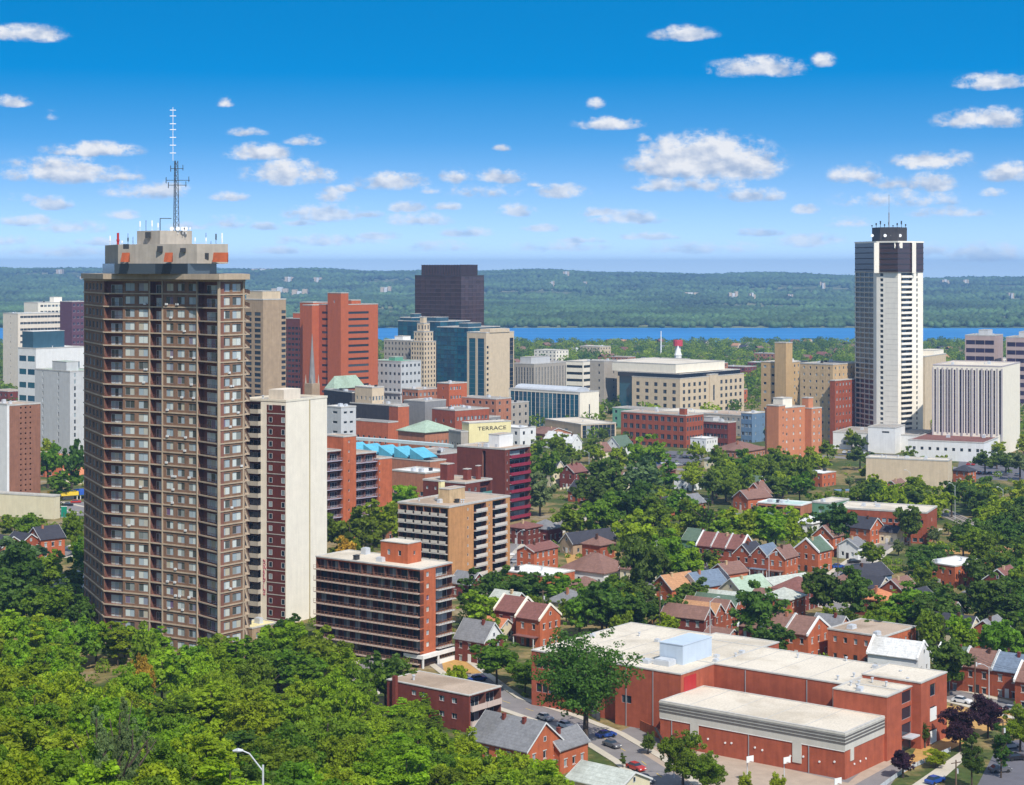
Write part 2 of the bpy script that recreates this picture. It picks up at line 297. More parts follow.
class Build:
    "a building in its own frame: origin at its nearest corner, x runs away to the right, y away to the left"
    def __init__(s, name, label, cat, cx, D, a=38, lx=None, rx=None, ty=None, L=None, W=None, H=None, z0=None, short=None, group=None, origin=None):
        X = XX(cx, D); s.a = a; ar = RAD(a)
        if origin is not None: X, D = origin
        s.X, s.D = X, D
        s.z0 = ground_z(X, D) if z0 is None else z0
        if lx is not None: t = (lx-CX)/FPX; L = (X-t*D)/(math.cos(ar)+t*math.sin(ar))
        if rx is not None: t = (rx-CX)/FPX; W = (t*D-X)/(math.sin(ar)-t*math.cos(ar))
        if ty is not None: H = ZZ(ty, D)-s.z0
        s.L, s.W, s.H = L, W, H
        s.rz = math.pi/2-ar
        s.t = thing(name, label, cat, (X, D, s.z0), s.rz, group)
        s.rep = {}
        if L and W: s.foot(0, W, 0, L)
        if short and L and W: s.short = short; LAND.append((*PXY((X+ (W*math.sin(ar)-L*math.cos(ar))/2, D, s.z0+min(H or 6, 10))), D, short, max(10, (W*math.sin(ar)+L*math.cos(ar))/2/D*FPX)))
    def world(s, x, y, z=0):
        c, n = math.cos(s.rz), math.sin(s.rz); return (s.X+x*c-y*n, s.D+x*n+y*c, s.z0+z)
    def foot(s, x0, x1, y0, y1): FOOT.append([s.world(x, y)[:2] for x, y in ((x0,y0),(x1,y0),(x1,y1),(x0,y1))])
    def add_rep(s, name, data, p, ang): s.rep.setdefault(name, []).append((data, p, ang))
    def part(s, name, mb, mats): return mb.build(name, mats, s.t)
    def poly(s, pts, z0, z1, wall, roof, specs={}, parapet=.5, name='wall', back=None, roofname='roof', trim=None, cop=None):
        "pts counter-clockwise; specs maps an edge to its list of facade rules"
        mats = [wall, back or wall, trim or wall]; mb = MB(); n = len(pts)
        for i in range(n):
            a, b = Vector(pts[i]), Vector(pts[(i+1) % n]); W = (b-a).length; u = (b-a)/W; o = Vector((u.y, -u.x))
            ops = []; ang = math.atan2(u.y, u.x)
            for sp in specs.get(i, []): s.rule(mb, sp, a, u, o, W, z0, z1, ops, ang)
            s.face(mb, a, u, o, W, z0, z1, ops)
        mb.poly([(p[0], p[1], z1-.02) for p in pts], 0)
        mb.poly([(p[0], p[1], z0) for p in reversed(pts)], 0)
        w = s.part(name, mb, mats)
        rb = MB(); cxy = Vector((sum(p[0] for p in pts)/n, sum(p[1] for p in pts)/n))
        def off(d):
            r = []
            for i in range(n):
                p0, p, p1 = Vector(pts[i-1]), Vector(pts[i]), Vector(pts[(i+1) % n])
                e0 = (p-p0).normalized(); e1 = (p1-p).normalized(); n0 = Vector((e0.y, -e0.x)); n1 = Vector((e1.y, -e1.x))
                bis = (n0+n1); k = d/max(.25, (1+n0.dot(n1))); r.append(p+bis*k)
            return r
        out, inn = off(.12), off(-.35)
        for i in range(n):
            j = (i+1) % n; a, b, c, d = out[i], out[j], inn[j], inn[i]
            zb, zt = z1-.02+.005, z1+parapet
            rb.poly([(*a,zb),(*b,zb),(*b,zt),(*a,zt)], 1); rb.poly([(*a,zt),(*b,zt),(*c,zt),(*d,zt)], 1); rb.poly([(*c,zb+.1),(*d,zb+.1),(*d,zt),(*c,zt)], 1)
            rb.poly([(*b,zb),(*a,zb),(*pts[i],zb),(*pts[j],zb)], 1)
        rb.poly([(*p, z1+.12) for p in inn], 0)
        s.part(roofname, rb, [roof, cop or trim or MC['coping']])
        return w
    def vol(s, x0, x1, y0, y1, z0, z1, wall, roof, R=(), L=(), **k):
        return s.poly([(x0,y0),(x1,y0),(x1,y1),(x0,y1)], z0, z1, wall, roof, {0: list(R), 3: list(L)}, **k)
    def face(s, mb, a, u, o, W, z0, z1, ops):
        us = sorted({0, W} | {x for q in ops for x in q[:2]}); zs = sorted({z0, z1} | {x for q in ops for x in q[2:4]})
        us = [x for i, x in enumerate(us) if i == 0 or x-us[i-1] > 1e-4]; zs = [x for i, x in enumerate(zs) if i == 0 or x-zs[i-1] > 1e-4]
        P = lambda uu, z, d=0: (a.x+u.x*uu-o.x*d, a.y+u.y*uu-o.y*d, z)
        for j in range(len(zs)-1):
            zm = (zs[j]+zs[j+1])/2; row = [q for q in ops if q[2] < zm < q[3]]; st = None
            for i in range(len(us)-1):
                um = (us[i]+us[i+1])/2; hole = any(q[0] < um < q[1] for q in row)
                if not hole and st is None: st = us[i]
                if hole and st is not None: mb.poly([P(st,zs[j]), P(us[i],zs[j]), P(us[i],zs[j+1]), P(st,zs[j+1])], 0); st = None
            if st is not None: mb.poly([P(st,zs[j]), P(us[-1],zs[j]), P(us[-1],zs[j+1]), P(st,zs[j+1])], 0)
        for q in ops:
            u0, u1, za, zb, d, bk = q
            rv = 1 if bk else 0
            mb.poly([P(u0,za), P(u1,za), P(u1,za,d), P(u0,za,d)], rv); mb.poly([P(u0,zb,d), P(u1,zb,d), P(u1,zb), P(u0,zb)], rv)
            mb.poly([P(u0,za,d), P(u0,zb,d), P(u0,zb), P(u0,za)], rv); mb.poly([P(u1,za), P(u1,zb), P(u1,zb,d), P(u1,za,d)], rv)
            if bk: mb.poly([P(u0,za,d), P(u1,za,d), P(u1,zb,d), P(u0,zb,d)], 1)
    def rule(s, mb, sp, a, u, o, W, z0, z1, ops, ang):
        kind = sp.get('k', 'win'); ua, ub = sp.get('u', (0, 1)); ua *= W; ub *= W
        zb = z0+sp.get('base', 0); zt = z1-sp.get('top', 0); nf = sp.get('fl', 1); fh = (zt-zb)/nf
        gm = sp.get('g') or MC['glass']; fm = sp.get('f') or MC['frame_white']
        P = lambda uu, d=0: (a.x+u.x*uu-o.x*d, a.y+u.y*uu-o.y*d)
        if kind == 'win':
            n = sp.get('n', 1); w = sp.get('w', 1.4); h = sp.get('h', 1.5); rec = sp.get('rec', .22); bay = (ub-ua)/n
            w = min(w, bay*.96); h = min(h, fh*.97)
            for f in range(nf):
                for c in range(n):
                    u0 = ua+bay*(c+.5)-w/2; za = zb+fh*f+sp.get('sill', (fh-h)/2)
                    ops.append((u0, u0+w, za, za+h, rec, False)); x, y = P(u0)
                    s.add_rep(sp.get('name', 'window'), window_mesh(w, h, fm, gm, sp.get('mull', 1 if w > 1.2 else 0), rec), (x, y, za), ang)
                    if sp.get('lintel'):
                        x0, y0 = P(u0-.1); q = [P(u0-.12, -.04), P(u0+w+.12, -.04)]
                        for zz, hh in ((za-.16, .14), (za+h+.02, .2)):
                            mb.poly([(*q[0],zz),(*q[1],zz),(*q[1],zz+hh),(*q[0],zz+hh)], 2); mb.poly([(*q[0],zz+hh),(*q[1],zz+hh),(*P(u0+w+.12),zz+hh),(*P(u0-.12),zz+hh)], 2)
        elif kind == 'balc':
            n = sp.get('n', 1); bay = (ub-ua)/n; gap = sp.get('gap', .3); d = sp.get('rec', 1.3); proj = sp.get('proj', .0); slab = sp.get('slab', .35)
            for f in range(nf):
                for c in range(n):
                    u0 = ua+bay*c+gap/2; w = bay-gap; za = zb+fh*f+.02; h = fh-slab
                    ops.append((u0, u0+w, za, za+h, d, True)); x, y = P(u0)
                    s.add_rep('balcony', balcony_mesh(w, max(proj, .04), sp.get('style', 'rail'), sp.get('sm') or MC['concrete'], sp.get('rm') or MC['frame_white']), (x, y, za), ang)
                    ww = w*sp.get('dw', .6); x, y = P(u0+(w-ww)*sp.get('dx', .5), d-.16)
                    s.add_rep('window', window_mesh(ww, min(h-.25, 2.2), fm, gm, 2 if ww > 2.5 else 1, .12), (x, y, za+.05), ang)
        elif kind == 'band':
            h = sp.get('h', .3); pr = sp.get('proj', .12)
            for f in range(nf+1 if sp.get('last', True) else nf):
                z = zb+fh*f-h/2
                if z < z0: z = z0
                p, q = P(ua, -pr), P(ub, -pr); r, t = P(ub), P(ua)
                mb.poly([(*p,z),(*q,z),(*q,z+h),(*p,z+h)], 2); mb.poly([(*p,z+h),(*q,z+h),(*r,z+h),(*t,z+h)], 2); mb.poly([(*t,z),(*r,z),(*q,z),(*p,z)], 2)
                mb.poly([(*t,z),(*p,z),(*p,z+h),(*t,z+h)], 2); mb.poly([(*q,z),(*r,z),(*r,z+h),(*q,z+h)], 2)
        elif kind == 'fin':
            n = sp.get('n', 5); w = sp.get('w', .4); pr = sp.get('proj', .35)
            for c in range(n+1):
                uc = ua+(ub-ua)*c/n; p, q, r, t = P(uc-w/2, -pr), P(uc+w/2, -pr), P(uc+w/2), P(uc-w/2)
                mb.poly([(*p,zb),(*q,zb),(*q,zt),(*p,zt)], 2); mb.poly([(*t,zb),(*p,zb),(*p,zt),(*t,zt)], 2); mb.poly([(*q,zb),(*r,zb),(*r,zt),(*q,zt)], 2); mb.poly([(*p,zt),(*q,zt),(*r,zt),(*t,zt)], 2)
    def done(s):
        for name, L in s.rep.items():
            def seen(e):
                (mb, me, mats), p, ang = e; w = s.world(*p); px, py = PXY(w); inb = -30 < px < 1054 and -30 < py < 815
                return (not inb, Vector(w).length-py*.0)
            L.sort(key=seen)
            for (mb, me, mats), p, ang in L[:100]:
                o = bpy.data.objects.new(name, me); COL.objects.link(o); o.parent = s.t; o.location = p; o.rotation_euler = (0, 0, ang)
            rest = L[100:]
            if rest:
                big = MB(); M_ = []
                for (mb, me, mats), p, ang in rest:
                    c, n = math.cos(ang), math.sin(ang); k = len(big.v)
                    for m in mats:
                        if m not in M_: M_.append(m)
                    big.v += [(p[0]+x*c-y*n, p[1]+x*n+y*c, p[2]+z) for x, y, z in mb.v]
                    big.f += [tuple(i+k for i in f) for f in mb.f]; big.m += [M_.index(mats[i]) for i in mb.m]
                o = big.build(name, M_, s.t); o['kind'] = 'stuff'
        return s.t
def roof_kit(b, x0, x1, y0, y1, z, n, seed=0, mat=None):
    "air handling boxes, vents and stacks on a flat roof"
    r = random.Random(seed); m = mat or MC['metal']
    for i in range(n):
        x = r.uniform(x0, x1); y = r.uniform(y0, y1); mb = MB(); q = r.random()
        if q < .45:
            w, d, h = r.uniform(1.2, 2.6), r.uniform(1, 2), r.uniform(.8, 1.6)
            mb.box(-w/2, w/2, -d/2, d/2, .15, h); mb.box(-w/2+.2, w/2-.2, -d/2+.2, d/2-.2, h, h+.15); mb.box(-w/2-.1, w/2+.1, -d/2-.1, d/2+.1, 0, .15)
            b.part('air_conditioner', mb, [m]).location = (x, y, z+.12)
        elif q < .8:
            mb.bar((0,0,0), (0,0,.9), .25, n=8); mb.bar((0,0,.9), (0,0,1.15), .42, n=8); b.part('vent', mb, [m]).location = (x, y, z+.12)
        else:
            mb.box(-.7, .7, -.5, .5, 0, 1.1); mb.box(-.8, .8, -.6, .6, 1.1, 1.25); b.part('hatch', mb, [MC['dark_metal']]).location = (x, y, z+.12)
surf('coping', (.5,.48,.44), .1); surf('concrete', (.42,.40,.36), .12); surf('metal', (.5,.52,.54), .1, .45, streak=False, spec=.5)
surf('dark_metal', (.04,.042,.045), .2, .5, streak=False); surf('frame_white', (.62,.62,.6), .05, .5, streak=False)
surf('frame_dark', (.035,.03,.03), .05, .5, streak=False); surf('frame_grey', (.28,.29,.3), .05, .5, streak=False)
glass('glass'); glass('glass_dark', (.012,.018,.026), (.06,.08,.1), .3); glass('glass_curtain', (.05,.055,.05), (.56,.60,.56), .8)
glass('glass_blue', (.008,.05,.085), (.02,.12,.17), .5, .05); glass('glass_brown', (.04,.020,.020), (.075,.042,.042), .5, .1)
glass('glass_purple', (.02,.014,.035), (.05,.035,.08), .5, .15)
surf('roof_beige', A(234,222,202,.78), .08, scale=.12, streak=False, stain=.2); surf('roof_grey', A(176,168,158,.8), .1, scale=.15, streak=False, stain=.25)
surf('roof_white', (.74,.73,.70), .06, scale=.1, streak=False, stain=.12); surf('roof_brownflat', A(196,174,152,.8), .1, scale=.15, streak=False, stain=.25)
M = MC
BR = {}
def brick(name, r, g, b, k=.8, var=.15):
    c_ = A(r, g, b, k); l_ = .3*c_[0]+.6*c_[1]+.1*c_[2]; c_ = tuple((x*.85+l_*.15*t_)*1.12 for x, t_ in zip(c_, (1,.95,.45))); return surf(name, c_, var, .9, .5, True, 3.3)
brick('brick_red', 184, 88, 60, .68); brick('brick_orange', 216, 108, 68, .66); brick('brick_dark', 132, 58, 50, .8); brick('brick_maroon', 122, 56, 46, .8)
brick('brick_tan', 214, 150, 96, .72); brick('brick_buff', 214, 180, 140, .78); brick('brick_brown', 98, 62, 48, .8); brick('brick_pink', 190, 120, 92, .8)
brick('brick_school', 198, 94, 68, .66)
surf('cream', A(246,236,216,.9), .05); surf('cream_panel', A(240,226,206,.85), .07); surf('stone', A(226,204,172,.8), .08); surf('stone_grey', A(186,176,162,.8), .1)
surf('white_wall', (.74,.73,.70), .06); surf('pale_grey', A(206,206,204,.85), .07); surf('beige', A(222,200,168,.82), .09); surf('tan_wall', A(186,160,130,.8), .12)
surf('grey_wall', A(150,148,146,.85), .1); surf('dark_wall', (.05,.045,.045), .2); surf('brown_dark', (.045,.028,.022), .2); surf('recess', A(136,92,78,.85), .15); surf('yellow_wall', A(240,226,170,.85), .06)
surf('siding_blue', A(120,150,180,.7), .08); surf('siding_green', A(120,165,130,.7), .08); surf('siding_cream', A(236,224,190,.8), .06); surf('siding_white', (.7,.7,.68), .05)
def shingle(name, r, g, b, k=.85): return surf(name, A(r, g, b, k), .16, .9, .9, False, 2.2, stain=.22)
shingle('sh_brown', 138, 104, 92); shingle('sh_red', 134, 90, 82); shingle('sh_tan', 190, 142, 104); shingle('sh_grey', 132, 132, 134); shingle('sh_dark', 66, 66, 74)
shingle('sh_blue', 116, 130, 148); shingle('sh_green', 98, 118, 100); shingle('sh_light', 190, 194, 184); shingle('sh_white', 225, 225, 222); shingle('sh_orange', 206, 132, 92); shingle('sh_mint', 170, 190, 168)
surf('asphalt', A(150,144,142,.7), .12, .9, .25, False); surf('asphalt_dark', A(110,108,114,.8), .12, .9, .3, False); surf('sidewalk', A(206,196,178,.8), .08, .9, .4, False)
surf('paint_white', (.75,.75,.72), .05, streak=False); surf('paint_yellow', (.62,.42,.05), .05, streak=False)
surf('wood_pole', A(120,100,84,.8), .2); surf('bark', (.075,.055,.04), .3, streak=False); surf('rust_awning', A(176,88,50,.7), .2); surf('copper_green', A(118,176,148,.8), .12)
surf('turquoise', A(104,190,216,.8), .12); surf('sign_green', A(20,140,110,.8), .05, streak=False)
LEAF = {'bright green': leafm('leaf_bright', (.25,.375,.012)), 'mid green': leafm('leaf_mid', (.155,.26,.014)), 'dark green': leafm('leaf_dark', (.098,.175,.02)),
        'yellow-green': leafm('leaf_yellow', (.26,.36,.016)), 'dark purple': leafm('leaf_purple', (.06,.024,.04)), 'grey-green': leafm('leaf_grey', (.17,.24,.08)), 'golden': leafm('leaf_golden', (.6,.46,.04))}
# ------------------------------------------------------------------ land, water, roads
def gmat():
    m, nt, N, Lk, b = _nodes('grass_ground'); ge = N.new('ShaderNodeNewGeometry')
    n = N.new('ShaderNodeTexNoise'); n.inputs['Scale'].default_value = .03; n.inputs['Detail'].default_value = 8; n.inputs['Roughness'].default_value = .7; Lk.new(ge.outputs['Position'], n.inputs['Vector'])
    r = N.new('ShaderNodeValToRGB'); e = r.color_ramp.elements; e[0].position = .36; e[0].color = (.05,.085,.02,1); e[1].position = .66; e[1].color = (.30,.25,.17,1)
    x = e.new(.47); x.color = (.085,.105,.03,1); x = e.new(.55); x.color = (.26,.19,.08,1); Lk.new(n.outputs['Fac'], r.inputs[0])
    n2 = N.new('ShaderNodeTexNoise'); n2.inputs['Scale'].default_value = .6; n2.inputs['Detail'].default_value = 5; Lk.new(ge.outputs['Position'], n2.inputs['Vector'])
    r2 = _ramp(N, .3, .7, (.65,.65,.65), (1.15,1.15,1.15)); Lk.new(n2.outputs['Fac'], r2.inputs[0])
    mx = N.new('ShaderNodeMix'); mx.data_type = 'RGBA'; mx.blend_type = 'MULTIPLY'; mx.inputs[0].default_value = 1; Lk.new(r.outputs[0], mx.inputs[6]); Lk.new(r2.outputs[0], mx.inputs[7])
    Lk.new(mx.outputs[2], b.inputs['Base Color']); b.inputs['Roughness'].default_value = .95; b.inputs['Specular IOR Level'].default_value = .1
    return m
def grid_sheet(name, xs, ys, fz, mat, kind='structure'):
    nx, ny = len(xs), len(ys); mb = MB()
    mb.v = [(x, y, fz(x, y)) for y in ys for x in xs]
    mb.f = [(j*nx+i, j*nx+i+1, (j+1)*nx+i+1, (j+1)*nx+i) for j in range(ny-1) for i in range(nx-1)]; mb.m = [0]*len(mb.f)
    o = mb.build(name, [mat]); o['kind'] = kind; o.data.shade_smooth(); return o
xs = [-6000,-3000,-1500,-800,-500]+list(range(-400,401,16))+[500,800,1500,3000,6000]
ys = [-300,-100,0,60]+list(range(90,480,12))+[500,560,640,760,900,1000,1200,1600,2000,2500,2950,2960]
grid_sheet('ground', xs, ys, lambda x, y: ground_z(x, y) if y < 2955 else -24, gmat())
def fz_far(x, y):
    s = (y-3660)/(10000-3660); w = math.sin(x*.0011+1)*.5+math.sin(x*.0004+y*.0003)*.5; w2 = math.sin(x*.003+y*.0011)*math.sin(y*.0021+x*.0007)
    if y < 3660: return -26
    low = -21.5+26*s+6*w2*min(1, s*4)
    top = 60+20*max(-1, min(1, -x/2200+.1))+12*w+6*math.sin(x*.0045+1)+4*math.sin(x*.0102)
    k = max(0, min(1, (y-6300)/(9700-6300))); k = k*k*(3-2*k)
    return low*(1-k)+top*k + (9*w2+6*math.sin(x*.006))*k*(1-k)*2
fm_, nt_, N_, Lk_, b_ = _nodes('far_land'); ge_ = N_.new('ShaderNodeNewGeometry'); n_ = N_.new('ShaderNodeTexNoise'); n_.inputs['Scale'].default_value = .006; n_.inputs['Detail'].default_value = 8
Lk_.new(ge_.outputs['Position'], n_.inputs['Vector']); r_ = _ramp(N_, .42, .66, (.06,.10,.035), (.24,.24,.13)); Lk_.new(n_.outputs['Fac'], r_.inputs[0]); Lk_.new(r_.outputs[0], b_.inputs['Base Color']); b_.inputs['Roughness'].default_value = 1; b_.inputs['Specular IOR Level'].default_value = 0
grid_sheet('hills', list(range(-5200,5201,80)), [3600,3655,3670]+list(range(3740,12200,85)), fz_far, fm_)
wm_, nt_, N_, Lk_, b_ = _nodes('lake_water'); b_.inputs['Base Color'].default_value = (.008,.075,.19,1); b_.inputs['Roughness'].default_value = .42; b_.inputs['Specular IOR Level'].default_value = .22
ge_ = N_.new('ShaderNodeNewGeometry'); mp_ = N_.new('ShaderNodeMapping'); mp_.inputs['Scale'].default_value = (.0025,.02,1); Lk_.new(ge_.outputs['Position'], mp_.inputs[0]); n_ = N_.new('ShaderNodeTexNoise'); n_.inputs['Scale'].default_value = 1.2; n_.inputs['Detail'].default_value = 6; Lk_.new(mp_.outputs[0], n_.inputs['Vector'])
r_ = _ramp(N_, .35, .65, (.014,.16,.40), (.03,.23,.52)); Lk_.new(n_.outputs['Fac'], r_.inputs[0]); Lk_.new(r_.outputs[0], b_.inputs['Base Color'])
mb = MB(); mb.poly([(-6000,2940,-22),(6000,2940,-22),(6000,4200,-22),(-6000,4200,-22)]); struct('lake', mb, [wm_])
def drape(name, line, w, mat, lift, kind='structure', close=False, z=None):
    "a strip of width w along a plan polyline, laid on the ground"
    P = []
    for i in range(len(line)-1):
        a, b = Vector(line[i]), Vector(line[i+1]); n = max(1, int((b-a).length/8))
        P += [a.lerp(b, k/n) for k in range(n)]
    P.append(Vector(line[-1])); mb = MB(); E = []
    for i, p in enumerate(P):
        d = (P[min(i+1, len(P)-1)]-P[max(i-1, 0)]).normalized(); n = Vector((-d.y, d.x)); E.append((p+n*w/2, p-n*w/2))
    for i in range(len(P)-1):
        q = [E[i][1], E[i+1][1], E[i+1][0], E[i][0]]
        mb.poly([(v.x, v.y, ground_z(v.x, v.y)+lift) for v in q])
        if lift > .1:
            for s0, s1 in ((q[0], q[1]), (q[2], q[3])): mb.poly([(s0.x,s0.y,ground_z(*s0)-.05),(s1.x,s1.y,ground_z(*s1)-.05),(s1.x,s1.y,ground_z(*s1)+lift),(s0.x,s0.y,ground_z(*s0)+lift)])
    o = mb.build(name, [mat]); o['kind'] = kind; return o
def gp(px, py): D = DD(py, px); return (XX(px, D), D)
ROADS = []
def street(pts, w=8, mark=True, walk=True):
    line = [Vector(gp(*p)) for p in pts]; ROADS.append((line, w/2+1.5))
    drape('road', line, w, M['asphalt'], .012+.004*len(ROADS) % .02)
    if walk:
        for sgn in (1, -1):
            off = []
            for i, p in enumerate(line):
                d = (line[min(i+1, len(line)-1)]-line[max(i-1, 0)]).normalized(); off.append(p+Vector((-d.y, d.x))*sgn*(w/2+1.0))
            drape('pavement', off, 1.8, M['sidewalk'], .13)
    if mark:
        for i in range(len(line)-1):
            a, b = line[i], line[i+1]; n = int((b-a).length/9)
            mb = MB(); d = (b-a).normalized(); nn = Vector((-d.y, d.x))*.08
            for k in range(n):
                p = a+d*(k*9+1); q = p+d*3; mb.poly([(p.x-nn.x,p.y-nn.y,ground_z(*p)+.045),(q.x-nn.x,q.y-nn.y,ground_z(*q)+.045),(q.x+nn.x,q.y+nn.y,ground_z(*q)+.045),(p.x+nn.x,p.y+nn.y,ground_z(*p)+.045)])
            if n: struct('road_markings', mb, [M['paint_yellow']])
def patch(name, pxs, mat, lift=.03):
    P = [gp(*p) for p in pxs]; mb = MB(); mb.poly([(x, y, ground_z(x, y)+lift) for x, y in P]); return struct(name, mb, [mat])
street([(440,655),(500,700),(560,720),(600,736),(640,760),(690,800)], 8)
street([(890,680),(960,697),(1035,716)], 9)
street([(470,600),(520,560),(545,535),(600,505)], 7)
street([(850,610),(810,600),(760,585),(700,560)], 7)
street([(800,600),(835,580),(880,548),(930,528)], 7)
street([(560,478),(620,482),(700,500)], 7)
street([(600,467),(700,470)], 8, walk=False); street([(820,456),(905,462),(1035,478)], 9, walk=False)
street([(0,560),(60,556),(85,545)], 7); street([(35,500),(90,512)], 9)
street([(340,700),(368,690),(372,660)], 6)
street([(300,445),(470,452),(560,446)], 12, walk=False)
patch('parking_lot', [(600,741),(640,765),(880,800),(905,765),(850,765),(700,735),(640,722)], M['asphalt'], .02)
patch('schoolyard', [(640,752),(700,790),(842,792),(905,757),(890,748),(848,783),(672,742)], surf('yard', A(190,170,150,.75), .12, streak=False), .028)
patch('parking_lot', [(504,540),(540,548),(532,592),(498,590)], M['asphalt'], .03)
patch('parking_lot', [(640,468),(700,465),(705,452),(640,450)], M['asphalt_dark'], .03)
patch('parking_lot', [(838,455),(912,458),(912,446),(838,442)], M['asphalt_dark'], .03)
patch('parking_lot', [(955,478),(1035,482),(1035,460),(960,458)], M['asphalt_dark'], .03)
patch('parking_lot', [(975,790),(1035,790),(1035,738),(1000,742)], M['asphalt_dark'], .03)
patch('parking_lot', [(0,512),(90,516),(90,502),(0,500)], M['asphalt'], .03)
surf('dry_grass', A(210,164,96,.7), .2, streak=False, scale=.8)
patch('lawn', [(900,775),(960,745),(1000,726),(1024,722),(1024,712),(940,705),(915,750)], M['dry_grass'], .024)
patch('lawn', [(562,545),(614,540),(620,556),(568,566)], M['dry_grass'], .036)
patch('lawn', [(440,655),(500,650),(495,672),(445,676)], M['dry_grass'], .036)
patch('lawn', [(925,548),(1000,548),(1010,570),(940,562)], M['dry_grass'], .036)
patch('path', [(905,790),(960,752),(968,757),(925,795)], M['sidewalk'], .04)
# railway line
tr = [Vector(gp(*p)) for p in ((915,500),(950,515),(985,530))]
drape('gravel_bed', tr, 9, surf('ballast', A(170,160,150,.7), .2, streak=False), .05)
for off in (-2.6,-1.2,1.2,2.6):
    d = (tr[-1]-tr[0]).normalized(); n = Vector((-d.y, d.x)); ln = [p+n*off for p in tr]; o = drape('railway_track', ln, .16, M['dark_metal'], .2, kind='structure')
def wpt(px, D, o): return (XX(px, D)-o[0], D-o[1])
# ================================================================== tall brown tower
o0 = (XX(218,452), 452.0)
b = Build('apartment_tower', 'tallest brown brick apartment tower with bent facade, beige top slab and radio mast', 'apartment tower', 0, 0, a=90, origin=o0)
P = [wpt(104,474,o0), wpt(150,468,o0), wpt(198,459,o0), wpt(219,451,o0), wpt(245,458,o0), wpt(239,492,o0), wpt(105,512,o0), wpt(84,500,o0)]
FOOT.append([(p[0]+o0[0], p[1]+o0[1]) for p in P]); LAND.append((165, 560, 455, 'the tall brown tower', 85))
H0 = ZZ(281,452); NF = 29
surf('oly_brick', A(134,104,82,.98), .16, .9, .5, True, 3.3); surf('oly_trim', A(196,176,150,.8), .12); surf('oly_rail', A(104,80,66,.9), .1)
c = MC; gc = c['glass_curtain']; band = {'k':'band','fl':NF,'h':.32,'proj':.22}
def ow(u, n, **k): return dict({'k':'win','u':u,'n':n,'fl':NF,'w':1.9,'h':1.75,'g':gc,'f':c['frame_grey'],'mull':1}, **k)
def ob(u, **k): return dict({'k':'balc','u':u,'fl':NF,'rec':1.5,'gap':.25,'slab':.3,'style':'rail','rm':c['oly_rail'],'sm':c['oly_trim'],'g':c['glass_curtain']}, **k)
b.poly(P, -2, H0, c['oly_brick'], c['roof_grey'], {
  7: [ow((.05,.95),5,w=2.6,g=c['glass']), band],
  0: [ob((0,.42)), ow((.42,1),2,w=3.0,h=2.0), band],
  1: [ob((0,.27)), ow((.30,1),3,w=2.5,h=1.9), band, {'k':'fin','u':(0,.27),'n':1,'w':.3,'proj':.3}],
  2: [ob((.0,1),proj=.0), band, {'k':'fin','n':1,'w':.35,'proj':.4}],
  3: [ow((.04,.9),2,w=3.0,h=2.0), band, {'k':'fin','u':(0,.92),'n':1,'w':.4,'proj':.3}],
  4: [ob((.05,.5),proj=1.3), ob((.55,.95),proj=1.3)]}, trim=c['oly_trim'], back=c['recess'], parapet=.3)
mb = MB(); Q = [wpt(x,D,o0) for x,D in ((103,471),(150,465.5),(219,448.5),(250,456.5),(242,494),(105,515),(81,501))]
mb.prism(Q, H0+.35, ZZ(274,452), 0); b.part('parapet', mb, [c['oly_trim']])
surf('oly_pent', A(186,176,162,.8), .12)
T1 = [wpt(x,D,o0) for x,D in ((118,466),(162,460),(197,456),(228,459),(224,486),(125,498),(105,486))]
mb = MB(); mb.prism([(p[0]*.93-2.9,p[1]*.93+1) for p in T1], ZZ(274,452), ZZ(263.5,458), 0); b.part('penthouse_glazing', mb, [c['glass_dark']])
mb = MB(); mb.prism(T1, ZZ(263.5,458), ZZ(244,458)); w = b.part('penthouse', mb, [c['oly_pent']])
T2 = [wpt(x,D,o0) for x,D in ((137,470),(160,464),(192,468),(190,484),(140,488))]
mb = MB(); mb.prism(T2, ZZ(244,458), ZZ(230,458)); b.part('lift_room', mb, [c['oly_pent']])
for (x, D, w_) in ((126,463,8),(169,457.5,8),(221,456,15)):      # rust-coloured awnings
    p = wpt(x, D, o0); mb = MB(); hw = w_/2*.25
    zt, zb = ZZ(252,D), ZZ(262,D)
    mb.poly([(-hw,-1.9,0),(hw,-1.9,0),(hw,0,2.4),(-hw,0,2.4)]); mb.poly([(-hw,-1.9,0),(-hw,0,2.4),(-hw,0,0)]); mb.poly([(hw,-1.9,0),(hw,0,0),(hw,0,2.4)]); mb.poly([(-hw,-1.9,0),(-hw,0,0),(hw,0,0),(hw,-1.9,0)])
    a_ = mb.build('awning', [c['rust_awning']], b.t); a_.location = (p[0], p[1]-.1, zb)
for (x, y0, y1, D) in ((126,244,249,462.6),(160,246,252,459.8),(206,253,259,457),(148,232,238,466.3),(183,248,252,457)):
    p = wpt(x, D, o0); mb = MB(); mb.box(-.7,.7,-.25,.3,0,ZZ(y0,D)-ZZ(y1,D)); b.part('vent', mb, [c['dark_metal']]).location = (p[0], p[1], ZZ(y1,D))
ra = random.Random(17)
for i in range(46):
    e_ = ra.choice([0,1,1,3]); a_, b2 = Vector(P[e_]), Vector(P[e_+1]); u_ = (b2-a_).normalized(); n_ = Vector((u_.y,-u_.x)); q_ = a_.lerp(b2, ra.uniform(.35 if e_ else .5,.95))+n_*.18; f_ = ra.randrange(4, NF)
    mb = MB(); mb.box(-.36,.36,-.3,.1,0,.5); o_ = b.part('window_air_conditioner', mb, [c['frame_white']]); o_.location = (q_.x, q_.y, -2+(H0+2)/NF*f_+.5); o_.rotation_euler = (0,0,math.atan2(u_.y,u_.x))
